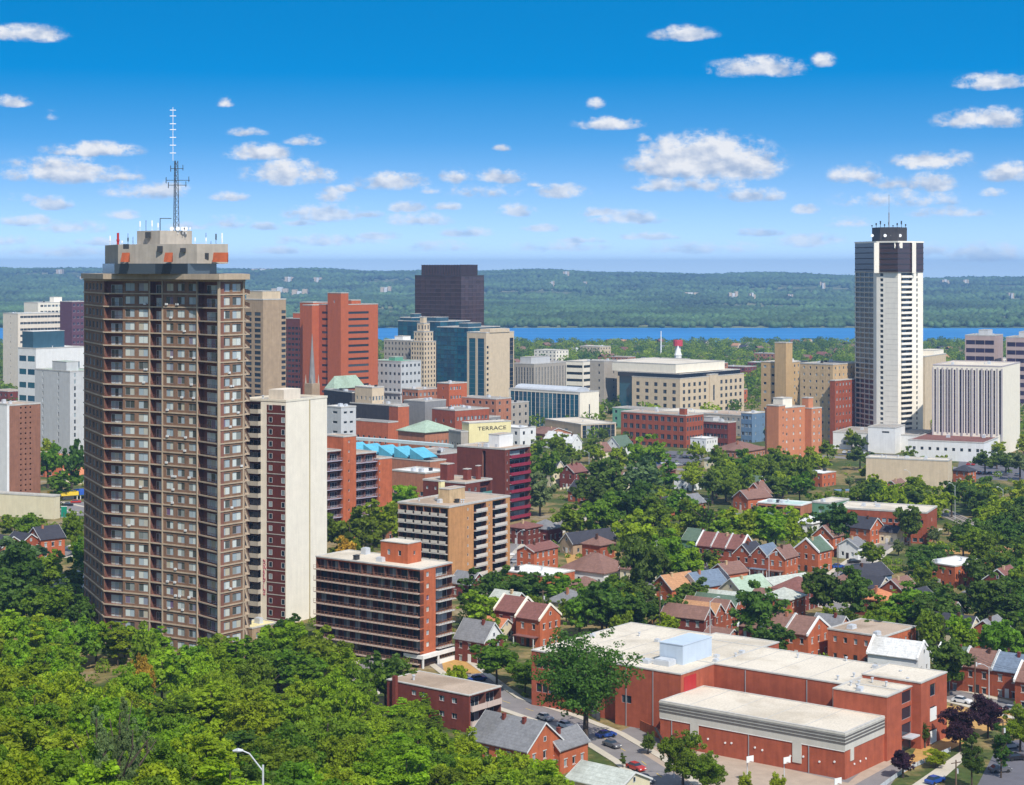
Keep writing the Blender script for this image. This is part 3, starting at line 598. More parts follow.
# lattice mast
zb = ZZ(230,462); zt = ZZ(158,462); mx, my = wpt(176,474,o0); mb = MB(); k = 12
for i in range(k):
    za, zc = zb+(zt-zb)*i/k, zb+(zt-zb)*(i+1)/k; r0 = .85-.35*i/k; r1 = .85-.35*(i+1)/k
    C = [(mx+r0*math.cos(t), my+r0*math.sin(t), za) for t in (.5,2.6,4.7)]; E = [(mx+r1*math.cos(t), my+r1*math.sin(t), zc) for t in (.5,2.6,4.7)]
    for j in range(3): mb.bar(C[j], E[j], .11, n=4); mb.bar(C[j], E[(j+1)%3], .06, n=4); mb.bar(C[j], C[(j+1)%3], .06, n=4)
for z_, l in ((178,2.6),(183,2.0),(166,1.4)):
    z = ZZ(z_,462); mb.bar((mx-l,my,z),(mx+l*1.4,my,z),.1,n=4); mb.bar((mx-l,my,z-.8),(mx-l,my,z+.8),.12,n=4); mb.bar((mx+l*1.3,my,z-.5),(mx+l*1.3,my,z+1),.1,n=4)
b.part('mast', mb, [c['dark_metal']])
zt2 = ZZ(103,462); mb = MB(); mb.bar((mx-.8,my,zt),(mx-.8,my,zt2),.07,n=5)
for z_ in (106,112,120,126,134,142,150): z = ZZ(z_,462); mb.box(mx-1.6,mx,my-.1,my+.1,z-.1,z+.1)
b.part('whip_antenna', mb, [surf('antenna_white', (.8,.8,.8), .02, streak=False)])
mb = MB(); mb.bar((mx-3.4,my-4,zb+3.2),(mx-.6,my-3,zb+3.2),.13,n=4); mb.bar((mx-3.4,my-4,zb),(mx-3.4,my-4,zb+3.2),.13,n=4); b.part('roof_davit', mb, [c['dark_metal']])
rr = random.Random(3)
for i in range(22):
    x = rr.choice([110,115,118,122,128,133,140,146,152,158,182,187,190,195,200,206,211,216,222]); D = 474+rr.random()*6; x0, y0 = wpt(x, D, o0); top = 230 if 138 < x < 191 else 244
    z = ZZ(top, 458); mb = MB(); q = rr.random(); h = rr.uniform(1, 3.2)
    mb.bar((0,0,0),(0,0,h),.07,n=5)
    if q > .4: mb.bar((0,0,h*.45),(0,0,h),.2,n=6)
    b.part('antenna', mb, [c['antenna_white'] if q > .6 else c['dark_metal']]).location = (x0, y0, z)
mb = MB(); mb.bar((0,0,0),(0,0,3.2),.32,n=8); mb.bar((0,0,.9),(0,0,1.5),.42,n=8); x0, y0 = wpt(118,476,o0); b.part('beacon', mb, [surf('beacon_red', (.4,.03,.03), .1)]).location = (x0, y0, ZZ(244,458))
for i, x in enumerate((172,178,183,186)):
    mb = MB(); mb.bar((0,0,0),(0,-.25,0),.55,n=10); mb.bar((0,0,-1.4),(0,0,0),.08,n=4); x0, y0 = wpt(x, 466, o0); b.part('dish', mb, [c['antenna_white']]).location = (x0, y0, ZZ(232,458)+1)
b.done()
# ================================================================== helper for plain blocks
def W_(n, fl, w=1.4, h=1.5, **k): return dict({'k':'win','n':n,'fl':fl,'w':w,'h':h}, **k)
def S_(n, fl, w, h, **k): k.setdefault('mull', 0); return W_(n, fl, w, h, **k)
def blk(name, label, cat, cx, D, a, lx, rx, ty, wall, roof, R=(), L=(), short=None, kit=3, top=None, done=True, parapet=.6, **k):
    b = Build(name, label, cat, cx, D, a, lx=lx, rx=rx, ty=ty, short=short)
    b.vol(0, b.W, 0, b.L, -2, b.H, M[wall], M[roof], R, L, parapet=parapet, **k)
    for q in (top or []):   # fractions of the footprint, extra height, wall material
        x0, x1, y0, y1, h, wm = q[:6]; sp = q[6] if len(q) > 6 else {}
        b.vol(b.W*x0, b.W*x1, b.L*y0, b.L*y1, b.H+.12, b.H+h, M[wm], M[roof], name='penthouse', roofname='penthouse_roof', parapet=.25, **sp)
    if kit: roof_kit(b, b.W*.15, b.W*.85, b.L*.15, b.L*.85, b.H, kit, seed=int(cx+D))
    return b.done() if done else b
# cream slab apartment
b = blk('apartment_slab', 'tall cream apartment slab with a blank end wall and dark brown strip beside balconies', 'apartment building', 286, 504, 30, 243, 327, 402, 'cream', 'roof_grey',
  R=[{'k':'fin','u':(.57,.572),'n':1,'w':.35,'proj':.05}], L=[{'k':'balc','u':(.02,.42),'fl':19,'n':1,'rec':1.6,'proj':1.2,'style':'panel','rm':surf('slab_rail', A(206,196,178,.7), .08),'sm':M['concrete'],'gap':.1,'slab':.3,'dw':.8}],
  short='the cream slab tower', kit=4, done=False, trim=surf('ochre_line', A(214,190,120,.7), .05), cop=surf('cop_cream', A(240,230,208,.85), .06), back=M['recess'])
fh = (b.H+2)/19; mb = MB(); y0, y1 = b.L*.0+.25, b.L*.44
mb.box(-.06, .0, y0, y1, -2, b.H-1); b.part('brick_panel', mb, [surf('slab_brown', A(104,52,44,.85), .12)])
for f in range(19):
    mb = MB(); mb.box(-.14, -.06, y0, y1, f*fh-2.1, f*fh-1.85); b.part('floor_band', mb, [M['concrete']])
    for q in (.12, .8): b.add_rep('window', window_mesh(1.2, 1.5, M['frame_white'], M['glass'], 0, .1), (-.17, y1-(y1-y0)*q+(0 if q < .5 else 0), f*fh-2+.9), -math.pi/2)
mb = MB(); mb.box(1, b.W*.45, b.L*.1, b.L*.45, b.H+.1, b.H+3.3); b.part('lift_room', mb, [M['cream_panel']]); b.done()
def text_part(b, body, size, loc, rot, mat, name='lettering', spacing=1.0, align='LEFT'):
    cu = bpy.data.curves.new(name, 'FONT'); cu.body = body; cu.size = size; cu.extrude = .04; cu.space_line = spacing; cu.align_x = align
    o = bpy.data.objects.new('tmp', cu); COL.objects.link(o); bpy.context.view_layer.update()
    me = bpy.data.meshes.new_from_object(o.evaluated_get(bpy.context.evaluated_depsgraph_get())); COL.objects.unlink(o); bpy.data.objects.remove(o)
    me.materials.clear(); me.materials.append(mat)
    q = bpy.data.objects.new(name, me); COL.objects.link(q); q.parent = b.t; q.location = loc; q.rotation_euler = rot; return q
text_part(b, '\n'.join('NOW RENTING'.replace(' ', '')), 1.25, (-.09, b.L*.53, 17), (math.pi/2, 0, -math.pi/2), surf('letter_red', (.55,.12,.16), .02, streak=False), spacing=.82)
# ================================================================== brown balcony block, tan block, dark red block
surf('blk_rail', A(84,46,40,.8), .1)
b = blk('apartment_block', 'seven storey brown apartment block with long balconies, orange brick end and orange roof house', 'apartment building', 420, 450, 36, 316, 452, 570, 'brick_orange', 'roof_beige',
  R=[{'k':'balc','u':(.48,1),'fl':8,'n':1,'rec':1.4,'proj':1.1,'style':'rail','rm':surf('rail_or', A(150,110,70,.8), .1),'sm':M['coping'],'gap':.1,'dw':.85,'base':3}, W_(1,8,1.1,1.2,u=(.06,.42),base=3,f=M['frame_white'],g=M['glass_curtain'])],
  L=[{'k':'balc','fl':8,'n':9,'rec':1.5,'proj':1.0,'style':'rail','rm':surf('rail_br', A(156,116,96,.85), .1),'sm':surf('slab_edge', A(196,176,160,.8), .08),'gap':.0,'dw':.7,'base':3,'g':M['glass'],'f':M['frame_dark']}],
  short='the brown balcony block', kit=3, done=False, back=M['recess'], parapet=.3)
x0, y0 = b.W*.35, b.L*.22
b.vol(x0, x0+5.5, y0, y0+9, b.H+.12, b.H+5.2, M['brick_orange'], M['roof_beige'], L=[S_(2,1,1,1.4,u=(.1,.9)),], R=[S_(1,1,.8,1)], name='penthouse', roofname='penthouse_roof', parapet=.2)
mb = MB(); mb.box(-.4,b.W+.6,-1.3,-.02,2.3,3.2); mb.box(-.4,-.02,-.02,5,2.3,3.2); b.part('entrance_canopy', mb, [M['white_wall']])
for x in (-.3, b.W*.45, b.W+.2): mb = MB(); mb.box(x,x+.4,-1.25,-.85,-.5,2.3); b.part('column', mb, [M['white_wall']])
mb = MB(); mb.box(.1,b.W,-.1,-.03,0,2.3); mb.box(-.1,-.03,0,b.L*.6,0,2.3); b.part('carport_shade', mb, [M['brown_dark']])  # dark sheets standing in for the shade inside the open carport
mb = MB(); mb.box(b.W*.5,b.W,-1.2,-1.1,0,1.1); b.part('railing', mb, [M['paint_white']])
b.done()
tb = surf('tan_rail', A(226,216,202,.75), .06)
bl = lambda u, n=1, **k: dict({'k':'balc','u':u,'n':n,'fl':9,'rec':1.3,'proj':.9,'style':'inset','rm':tb,'sm':M['coping'],'gap':.2,'dw':.7,'g':M['glass_dark'],'f':M['frame_dark']}, **k)
b = blk('apartment_block', 'tan brick apartment block with rows of white balcony fronts and chimneyed roof house', 'apartment building', 449, 568, 35, 398, 510, 508, 'brick_tan', 'roof_brownflat',
  R=[bl((.39,.6)), bl((.7,.93)), S_(1,9,.6,.9,u=(.25,.35),rec=.1), S_(1,9,.6,.9,u=(.61,.69),rec=.1)], L=[bl((.02,.98),6,gap=.12)], short='the tan balcony block', kit=9, back=M['recess'],
  top=[(.25,.5,.3,.5,4.5,'brick_buff'),(.32,.38,.55,.6,6.5,'yellow_wall')])
mr = surf('rail_maroon', A(150,44,66,.8), .08)
b = blk('apartment_block', 'dark red brick apartment block with maroon balconies and a white box on its roof', 'apartment building', 505, 705, 36, 457, 530, 450, 'brick_maroon', 'roof_brownflat',
  R=[{'k':'balc','u':(.18,.97),'n':1,'fl':9,'rec':1.4,'proj':.9,'style':'panel','rm':mr,'sm':M['coping'],'gap':.1,'dw':.8}, S_(1,9,.7,1.1,u=(.02,.16))],
  L=[{'k':'balc','u':(.53,.6),'fl':1,'rec':3,'gap':0,'base':0,'top':.5,'dw':.2}], short='the dark red block', kit=7, top=[(.35,.9,.3,.52,5,'white_wall')], back=M['recess'])
b = blk('apartment_block', 'low red brick block with three chimney stacks between taller apartment blocks', 'apartment building', 465, 648, 36, 423, 492, 484, 'brick_maroon', 'roof_brownflat',
  R=[bl((.55,.95),1,fl=5,rm=surf('rail_tq',A(100,150,140,.7),.05)), W_(2,5,u=(.05,.5))], L=[S_(5,5,1,1.2)], short='the low red block', kit=0, top=[(.2,.45,.55,.72,6,'brick_dark'),(.55,.7,.3,.4,4,'brick_dark'),(.8,.9,.2,.26,5,'brick_dark')])
# stepped block with brick piers
b = Build('apartment_block', 'stepped apartment block with orange brick piers and white balcony rails below turquoise sails', 'apartment building', 318, 655, 42, lx=296, rx=341, ty=453, short='the stepped balcony block')
rl = surf('rail_lilac', A(190,184,200,.8), .06)
st = lambda u, fl, n=2: {'k':'balc','u':u,'n':n,'fl':fl,'rec':1.3,'proj':.8,'style':'rail','rm':rl,'sm':rl,'gap':.1,'dw':.7,'g':M['glass_dark']}
b.vol(0, b.W, 0, 14, -2, b.H, M['brick_maroon'], M['roof_brownflat'], R=[st((.0,1), 10)], back=M['recess'])
b.vol(b.W+.02, b.W+6.5, -1.2, 10, -2, b.H+5, M['brick_orange'], M['roof_brownflat'], R=[S_(1,11,.7,1,u=(.3,.6))], name='pier', roofname='pier_roof')
b.vol(b.W+6.52, b.W+18, 0, 14, -2, b.H-2, M['brick_maroon'], M['roof_brownflat'], R=[st((0,1), 10)], name='wing', roofname='wing_roof', back=M['recess'])
b.vol(b.W+18.02, b.W+25, -1.2, 12, -2, b.H-4.6, M['brick_orange'], M['roof_brownflat'], R=[S_(1,10,.6,1,u=(.0,.15))], name='pier', roofname='pier_roof')
b.done()
# ================================================================== white landmark tower, right
o0 = (XX(898,1006), 1006.0)
b = Build('apartment_tower', 'slender white concrete tower with a dark glass crown and aerial beside the white podium', 'apartment tower', 0, 0, a=90, origin=o0)
LAND.append((889, 420, 1000, 'the slender white tower', 36))
P = [wpt(855,1040,o0), wpt(876.5,1015,o0), wpt(898,1006,o0), wpt(923,1020,o0), wpt(916,1056,o0), wpt(870,1066,o0)]
FOOT.append([(p[0]+o0[0], p[1]+o0[1]) for p in P])
Z1, Z2, Z3 = ZZ(272,1012), ZZ(241,1012), ZZ(227,1015)
vs = lambda u, w=.9, n=1, **k: dict({'k':'win','u':u,'n':n,'fl':31,'w':w,'h':1.7,'g':M['glass_dark'],'f':M['frame_grey'],'mull':0,'rec':.35,'base':9}, **k)
surf('lm_conc', A(244,236,220,.92), .05)
b.poly(P, -1, Z1, M['lm_conc'], M['roof_grey'], {
  0: [vs((.02,.86),99,4,h=2.2), {'k':'band','fl':31,'h':.35,'proj':.5,'base':9,'u':(.0,.86)}],
  1: [vs((.12,.36),2.0), {'k':'band','fl':31,'h':.08,'proj':.05,'base':9,'u':(.42,1)}],
  2: [{'k':'balc','u':(.12,.56),'fl':31,'rec':1.5,'proj':.7,'style':'panel','rm':M['lm_conc'],'sm':M['lm_conc'],'gap':.1,'base':9,'dw':.8,'slab':.5}, vs((.66,.86),1.3)],
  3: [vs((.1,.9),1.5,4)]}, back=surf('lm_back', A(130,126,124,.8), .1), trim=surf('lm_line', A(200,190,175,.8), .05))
C_ = [wpt(854.5,1041,o0), wpt(876,1013.5,o0), wpt(898,1004,o0), wpt(924,1019,o0), wpt(917,1058,o0), wpt(869,1068,o0)]
mb = MB(); mb.prism([(p[0]*.985, p[1]*.985+.6) for p in C_], Z1+.1, Z2-.9, 0); b.part('crown_glazing', mb, [M['glass_brown']])
mb = MB(); mb.prism(C_, Z2-.9, Z2); b.part('crown_cornice', mb, [M['lm_conc']])
for f in range(5):
    mb = MB(); z = Z1+1.2+(Z2-Z1)*.18*f; mb.prism([(p[0]*.992, p[1]*.99+.3) for p in C_], z, z+.5); b.part('crown_band', mb, [surf('lm_dk', (.05,.045,.055), .1)])
for (x, D, w_) in ((876.5,1012,1.4),(899,1003,.0),(914,1012,1.1)):
    if w_: p = wpt(x, D, o0); mb = MB(); mb.box(p[0]-w_, p[0]+w_, p[1]-.4, p[1]+1, Z1-.5, Z2-.9); b.part('crown_pier', mb, [M['lm_conc']])
mb = MB(); mb.box(*[wpt(x,1020,o0)[0] for x in (889,897)], wpt(0,1004,o0)[1]+1.5, wpt(0,1009,o0)[1]+3, Z2-4, Z2-.95); b.part('crown_panel', mb, [M['lm_conc']])
Q = [wpt(x,D,o0) for x,D in ((872,1030),(880,1018),(898,1015),(907,1024),(905,1045),(875,1048))]
mb = MB(); mb.prism(Q, Z2, Z3); b.part('plant_room', mb, [M['dark_wall']])
mb = MB(); p = wpt(889,1028,o0); mb.bar((p[0],p[1],Z3),(p[0],p[1],ZZ(212,1020)),.35,n=5); mb.bar((p[0],p[1],ZZ(212,1020)),(p[0],p[1],ZZ(194,1020)),.14,n=5); b.part('mast', mb, [M['frame_grey']])
for x in (873,886,893,901):
    p = wpt(x,1014,o0); mb = MB(); mb.bar((0,0,0),(0,-.4,0),.9,n=10); b.part('dish', mb, [M['antenna_white']]).location = (p[0], p[1]+2.6, Z2+3.2)
for i in range(9):
    p = wpt(872+i*4.2, 1030, o0); mb = MB(); h = 1.5+(i*37 % 5)*.6; mb.bar((0,0,0),(0,0,h),.15,n=5); mb.box(-.35,.35,-.3,.3,h*.5,h); b.part('antenna', mb, [M['dark_metal']]).location = (p[0], p[1], Z3)
b.done()
# podium
b = blk('podium_building', 'long low white podium with small square windows and brown roof at the foot of towers', 'commercial building', 984, 925, 27, 908, 1012, 443.5, 'white_wall', 'sh_red', L=[S_(9,1,1.5,1.6,u=(.03,.97),sill=5.2,g=M['glass_dark'],f=M['frame_dark'],base=2)], short='the white podium', kit=2)
b = blk('podium_building', 'white flat roofed wing with two small windows left of the slender tower', 'commercial building', 916, 975, 27, 833, 932, 436, 'white_wall', 'roof_grey', L=[S_(3,1,1.5,1.8,u=(.05,.6),g=M['glass_dark'],f=M['frame_dark'])], kit=2)
b = blk('entrance_block', 'small stepped white block with a slot window under the slender white tower', 'commercial building', 895, 968, 27, 868, 905, 428.5, 'white_wall', 'roof_grey', L=[S_(1,1,4,1,u=(.4,.9),sill=13,g=M['glass_dark'])], kit=0)
b = blk('office_building', 'grey fin-fronted office slab with a blank cream end wall standing on the white podium', 'office building', 1002, 955, 27, 933, 1020, 367, 'cream', 'roof_beige', L=[S_(24,1,1.0,99,u=(.01,.99),g=M['glass_purple'],f=M['frame_grey'],base=13,top=1.5), {'k':'fin','u':(.0,1),'n':7,'w':.7,'proj':.6,'base':2,'top':1}, {'k':'fin','u':(.07,.93),'n':12,'w':.9,'proj':.15,'base':13,'top':1}], trim=surf('fin_grey', A(206,196,196,.75), .06), kit=3, short='the fin-fronted office')
b = blk('office_building', 'plain tan block between the slender white tower and the fin-fronted office', 'office building', 925, 1110, 30, 905, 946, 357, 'beige', 'roof_beige', kit=2, top=[(.5,.98,.1,.9,3,'cream')])
pl = surf('pier_lilac', A(200,176,170,.75), .08)
for (cx, lx, rx, D, ty, lb) in ((995,965,1003,1330,336,'purple glass apartment tower with cream piers behind the fin-fronted office'),(1034,1006,1042,1300,338,'purple glass apartment tower cut off by the right picture edge')):
    blk('apartment_tower', lb, 'apartment tower', cx, D, 27, lx, rx, ty, 'pier_lilac', 'roof_grey', L=[S_(3,9,8,3.2,u=(.03,.97),g=M['glass_purple'],f=M['frame_dark'],top=2), ], R=[S_(2,9,1.4,2,g=M['glass_purple'])], kit=4, top=[(.2,.8,.3,.6,4,'pale_grey')])
# ================================================================== downtown
brick('pink_brick', 204, 98, 58, .74, .08); brick('band_dk', 124, 60, 52, .8, .1)
# big red tower: two volumes and a stair tower
b = Build('office_tower', 'big orange-red brick tower with ribbon windows and a taller stair shaft', 'office tower', 341, 1150, 42, lx=319, rx=378, ty=305, short='the red brick tower')
sd = dict(g=M['glass_dark'], f=M['frame_dark'])
b.vol(0, b.W, 0, b.L, -3, b.H, M['pink_brick'], M['roof_brownflat'], R=[S_(1,17,99,1.5,u=(.06,.76),top=3,base=6,**sd)], L=[S_(1,17,99,1.5,u=(.12,.6),top=3,base=6,**sd)])
b.vol(-1.5, 5, -1.5, 11, -3, b.H+7.5, M['pink_brick'], M['roof_brownflat'], name='stair_tower', roofname='stair_tower_roof', L=[S_(1,1,1,2,u=(.4,.6),base=b.H,g=M['glass'])])
b.vol(b.W*.45, b.W*.7, 6, 14, b.H+.1, b.H+2.6, M['pink_brick'], M['roof_brownflat'], name='penthouse', roofname='penthouse_roof')
b.vol(-6, 8, b.L+.1, b.L+9, -3, b.H-.5, M['pink_brick'], M['roof_brownflat'], name='wing', roofname='wing_roof')
b.vol(3, 18, b.L+9.1, b.L+22, -3, b.H+1, M['pink_brick'], M['roof_brownflat'], name='wing', roofname='wing_roof')
b.done()
blk('office_tower', 'smaller dark red tower with banded windows behind the big red brick tower', 'office tower', 303, 1320, 40, 283, 313, 319, 'band_dk', 'roof_brownflat', R=[S_(3,16,2,1.8,top=4,**sd)], L=[S_(5,16,3,1.8,u=(.05,.95),top=5,**sd)], kit=2, top=[(.4,.9,.3,.7,4,'pink_brick')])
blk('apartment_tower', 'beige tower with a blank centre wall and stacked windows, behind the brown tower edge', 'apartment tower', 263, 950, 42, 244, 286, 300, 'tan_wall', 'roof_beige', R=[S_(1,27,3,1.7,u=(.8,.99),top=5,**sd)], L=[S_(2,27,5,1.9,u=(.0,.95),top=6,**sd)], kit=3, short='the beige tower', top=[(.02,.8,.05,.9,4.5,'beige')])
# dark brown glass tower
b = blk('office_tower', 'dark bronze glass office tower with a darker rooftop screen', 'office tower', 461, 1450, 38, 415, 484, 276, 'brown_dark', 'roof_grey', L=[S_(9,24,4.6,2.9,u=(.01,.99),g=M['glass_brown'],f=M['frame_dark'],rec=.12,base=20), {'k':'band','fl':24,'h':.6,'proj':.12,'base':20}], R=[{'k':'band','fl':24,'h':.6,'proj':.12,'base':20}, S_(6,24,4.6,2.9,u=(.01,.99),g=M['glass_brown'],f=M['frame_dark'],rec=.12,base=20)], kit=0, done=False, trim=surf('bronze_band', (.10,.065,.065), .1), cop=M['frame_dark'])
mb = MB(); mb.box(4, b.W-4, 4, b.L-4, b.H+.1, b.H+9); b.part('rooftop_screen', mb, [M['glass_brown']])
mb = MB(); n = 14
for i in range(n+1): y = 4+(b.L-8)*i/n; mb.box(3.6, 4, y-.15, y+.15, b.H, b.H+9.3); x = 4+(b.W-8)*i/n; mb.box(x-.15, x+.15, 3.6, 4, b.H, b.H+9.3)
b.part('screen_fin', mb, [M['frame_dark']]); b.done()
cwL = lambda n, fl, g='glass_blue': [{'k':'band','fl':fl,'h':.3,'proj':.1}, S_(n, fl, 99, 99, u=(.01,.99), g=M[g], f=M['frame_dark'], rec=.08)]
surf('bl_frame', A(60,96,112,.8), .1)
for (cx, D, lx, rx, ty, lb) in ((440,1395,398,470,322,'wide blue-green glass office block under the bronze tower'),(468,1360,437,500,328,'dark blue glass office block in front of the bronze tower'),(412,1420,400,430,318,'narrow teal glass block just left of the cream stepped tower')):
    blk('office_building', lb, 'office building', cx, D, 38, lx, rx, ty, 'bl_frame', 'roof_grey', L=cwL(9,18), R=cwL(8,18), kit=2, top=[(.3,.7,.3,.6,3,'bl_frame')])
# cream stepped art deco tower
b = Build('office_tower', 'cream stone tower with stepped wedding-cake top and narrow windows', 'office tower', 424, 1290, 38, lx=411, rx=436, ty=342, short='the stepped cream tower')
sw = lambda n, fl, **k: S_(n, fl, 1.3, k.pop('h', 1.9), g=M['glass_dark'], f=M['frame_grey'], **k)
b.vol(0, b.W, 0, b.L, -4, b.H, M['stone'], M['roof_beige'], R=[sw(4,14,base=8)], L=[sw(5,14,base=8)])
b.vol(1.5, b.W-1.5, 1.5, b.L-1.5, b.H+.1, b.H+7, M['stone'], M['roof_beige'], R=[sw(3,2)], L=[sw(3,2)], name='upper_stage', roofname='stage_roof')
b.vol(3.3, b.W-3.5, 3, b.L-3, b.H+7.6, b.H+13, M['stone'], M['roof_beige'], R=[sw(2,1,h=3)], L=[sw(2,1,h=3)], name='upper_stage', roofname='stage_roof')
b.vol(4.6, b.W-5, 4.5, b.L-4.5, b.H+13.6, b.H+17.5, M['stone'], M['roof_beige'], name='upper_stage', roofname='stage_roof')
b.done()
blk('office_building', 'cream stone wing with tall windows adjoining the stepped cream tower', 'office building', 411, 1310, 38, 384, 424, 341, 'stone_grey', 'roof_beige', L=[sw(8,11,base=8)], R=[sw(3,11,base=8)], kit=3, top=[(.2,.8,.4,.7,3,'white_wall')])
b = blk('office_building', 'white eight storey office building with paired windows and green copper roof edge', 'office building', 401, 1180, 38, 371, 421, 362, 'pale_grey', 'copper_green', L=[W_(7,8,1.9,1.9,g=M['glass_dark'],f=M['frame_grey']), {'k':'band','fl':1,'h':1,'proj':.8,'base':22,'last':False}], R=[W_(5,8,1.9,1.9,g=M['glass_dark'],f=M['frame_grey']),{'k':'band','fl':1,'h':1,'proj':.8,'base':22,'last':False}], kit=2, short='the white copper-roofed office', top=[(.3,.7,.4,.6,2.5,'copper_green')])
b = blk('office_tower', 'beige slab tower with a blank right wall and blue glass strips', 'office tower', 486, 1240, 40, 467, 514, 333, 'stone', 'roof_beige', L=[S_(2,1,6,99,u=(.04,.96),g=M['glass_blue'],f=M['frame_grey'],top=3,base=2)], R=[S_(1,14,2,1.8,u=(.02,.1),top=8,**sd), S_(1,14,99,3.0,u=(.84,.98),top=4,base=14,**sd)], kit=5, done=False, short='the beige slab tower')
mb = MB(); mb.box(b.W*.12, b.W*.82, -.5, b.L*.5, b.H+.1, b.H+2.6); b.part('penthouse', mb, [M['stone']]); b.done()
blk('office_building', 'long grey office building with closely spaced vertical fins', 'office building', 534, 1400, 36, 512, 571, 364.5, 'stone_grey', 'roof_grey', L=[S_(8,1,1.2,99,g=M['glass_dark'],top=2)], R=[S_(12,1,1.3,99,u=(.02,.98),g=M['glass_dark'],top=2)], kit=8, top=[(.1,.6,.3,.8,5,'pale_grey')])
blk('office_building', 'cream office building with bold horizontal white bands and dark ribbon windows', 'office building', 583, 1330, 33, 566, 603, 362, 'cream', 'roof_beige', L=[S_(1,5,99,2,u=(.02,.98),top=1,base=10,**sd)], R=[S_(1,5,99,2,u=(.02,.94),top=1,base=10,**sd)], kit=3, short='the white banded office')
blk('office_building', 'narrow grey stone office with one column of windows right of the banded office', 'office building', 604, 1290, 36, 590, 617, 361.5, 'stone_grey', 'roof_grey', L=[sw(1,7,u=(.4,.9))], R=[sw(1,7,u=(.6,.9))], kit=2)
b = blk('library_building', 'glass fronted civic building with a grey curved metal roof and white end wall', 'civic building', 580, 1130, 42, 509, 599, 393, 'cream', 'sh_grey', L=[S_(16,1,4.4,99,u=(.02,.98),g=M['glass_blue'],f=M['frame_grey'],base=1,top=.8)], R=[S_(1,1,1.4,10,u=(.4,.6))], kit=0, done=False, short='the glass civic building')
mb = MB(); n = 8; x0, x1 = 1, b.W*.75
for i in range(n):
    t0, t1 = math.pi*i/n, math.pi*(i+1)/n; q = lambda t: (x0+(x1-x0)*(1-math.cos(t))/2, b.H+.6+2.6*math.sin(t))
    (xa, za), (xb, zb_) = q(t0), q(t1); mb.poly([(xa,4,za),(xb,4,zb_),(xb,b.L-4,zb_),(xa,b.L-4,za)]); mb.poly([(xa,4,b.H),(xb,4,b.H),(xb,4,zb_),(xa,4,za)])
b.part('curved_roof', mb, [M['metal']]); b.done()
blk('pavilion_building', 'low glazed pavilion with thin flat roof at the foot of the civic building', 'civic building', 581, 1065, 62, 545, 616, 425, 'stone', 'roof_beige', R=[S_(8,1,3.6,9,u=(.04,.97),g=M['glass'],f=M['frame_grey'])], L=[S_(1,1,4,3.4,u=(.4,.8))], kit=1)
# courthouse-like beige block
b = Build('office_building', 'massive beige stone office block with set-back top storey and rows of dark windows', 'office building', 680, 1240, 40, lx=632, rx=744, ty=379, short='the massive beige office')
bw = lambda n, fl, u=(.03,.97): W_(n, fl, 2.9, 2.7, u=u, g=M['glass_dark'], f=M['frame_grey'], top=2, base=4)
b.vol(0, b.W, 0, b.L, -4, b.H, M['stone'], M['roof_beige'], R=[bw(5,5,(.02,.42)), bw(5,5,(.6,.98))], L=[bw(5,5)])
b.vol(2, b.W-2, 2, b.L+14, b.H+.1, b.H+3, M['glass_dark'], M['roof_beige'], name='glazed_storey', roofname='storey_roof')
b.vol(3.5, b.W*.8, 6, b.L+20, b.H+3.6, b.H+9.5, M['cream'], M['roof_beige'], name='penthouse', roofname='penthouse_roof')
b.vol(4, b.W*.6, b.L+.1, b.L+14, -4, b.H, M['glass_blue'], M['roof_beige'], name='glazed_wing', roofname='wing_roof')
b.vol(b.W*.44, b.W*.57, -.8, 2, -4, b.H+1.2, M['stone'], M['roof_beige'], R=[S_(1,1,2.2,11,base=6)], name='entrance_bay', roofname='bay_roof')
b.done()
blk('office_building', 'beige windowless building end behind the massive beige office', 'office building', 636, 1420, 40, 601, 690, 363, 'stone', 'roof_beige', kit=3)
# brick warehouses
bk = dict(g=M['glass_dark'], f=M['frame_grey'])
blk('brick_warehouse', 'four storey red brick warehouse with large paned windows and flat roof', 'warehouse', 686, 1000, 40, 621, 703.5, 416, 'brick_red', 'roof_brownflat', L=[W_(10,4,2.6,2.7,u=(.02,.98),lintel=True,**bk)], R=[W_(6,4,1.8,2.3,u=(.03,.97),**bk)], short='the four storey brick warehouse', kit=4, top=[(.0,.15,.02,.1,4,'brick_red')])
blk('brick_warehouse', 'three storey dark brick building with many windows and orange end wall', 'warehouse', 728, 1010, 40, 702, 736, 423, 'brick_dark', 'roof_grey', L=[W_(7,3,2,2.3,u=(.02,.98),lintel=True,**bk)], kit=2, top=[(.1,.9,.6,.95,2.5,'pale_grey')])
blk('office_building', 'tan three storey building behind the dark brick warehouse', 'office building', 741, 1080, 40, 700, 765, 416, 'stone_grey', 'roof_brownflat', L=[W_(8,3,1.6,2)], R=[W_(5,3,1.6,2)], kit=4)
blk('office_building', 'pale blue-grey four storey building with rounded window bays', 'office building', 752, 1035, 42, 741, 767, 414, 'siding_blue', 'roof_white', L=[W_(3,4,1.9,2)], R=[S_(2,4,1,1.6)], kit=1)
b = Build('apartment_tower', 'orange-tan brick apartment block with stepped corner bays rising above the trees', 'apartment building', 778, 905, 45, lx=765, rx=805, ty=409, short='the orange apartment block')
ob_ = surf('orange_tan', A(222,146,104,.75), .08)
b.vol(0, b.W, 0, b.L, -1, b.H, ob_, M['roof_brownflat'], R=[W_(3,8,1.2,1.4,u=(.2,.95),g=M['glass_curtain'])], L=[])
b.vol(-1.5, 4, -1.5, 6, -1, b.H+1.5, ob_, M['roof_brownflat'], name='corner_bay', roofname='bay_roof', R=[S_(1,8,.9,1.2,u=(.5,.9))])
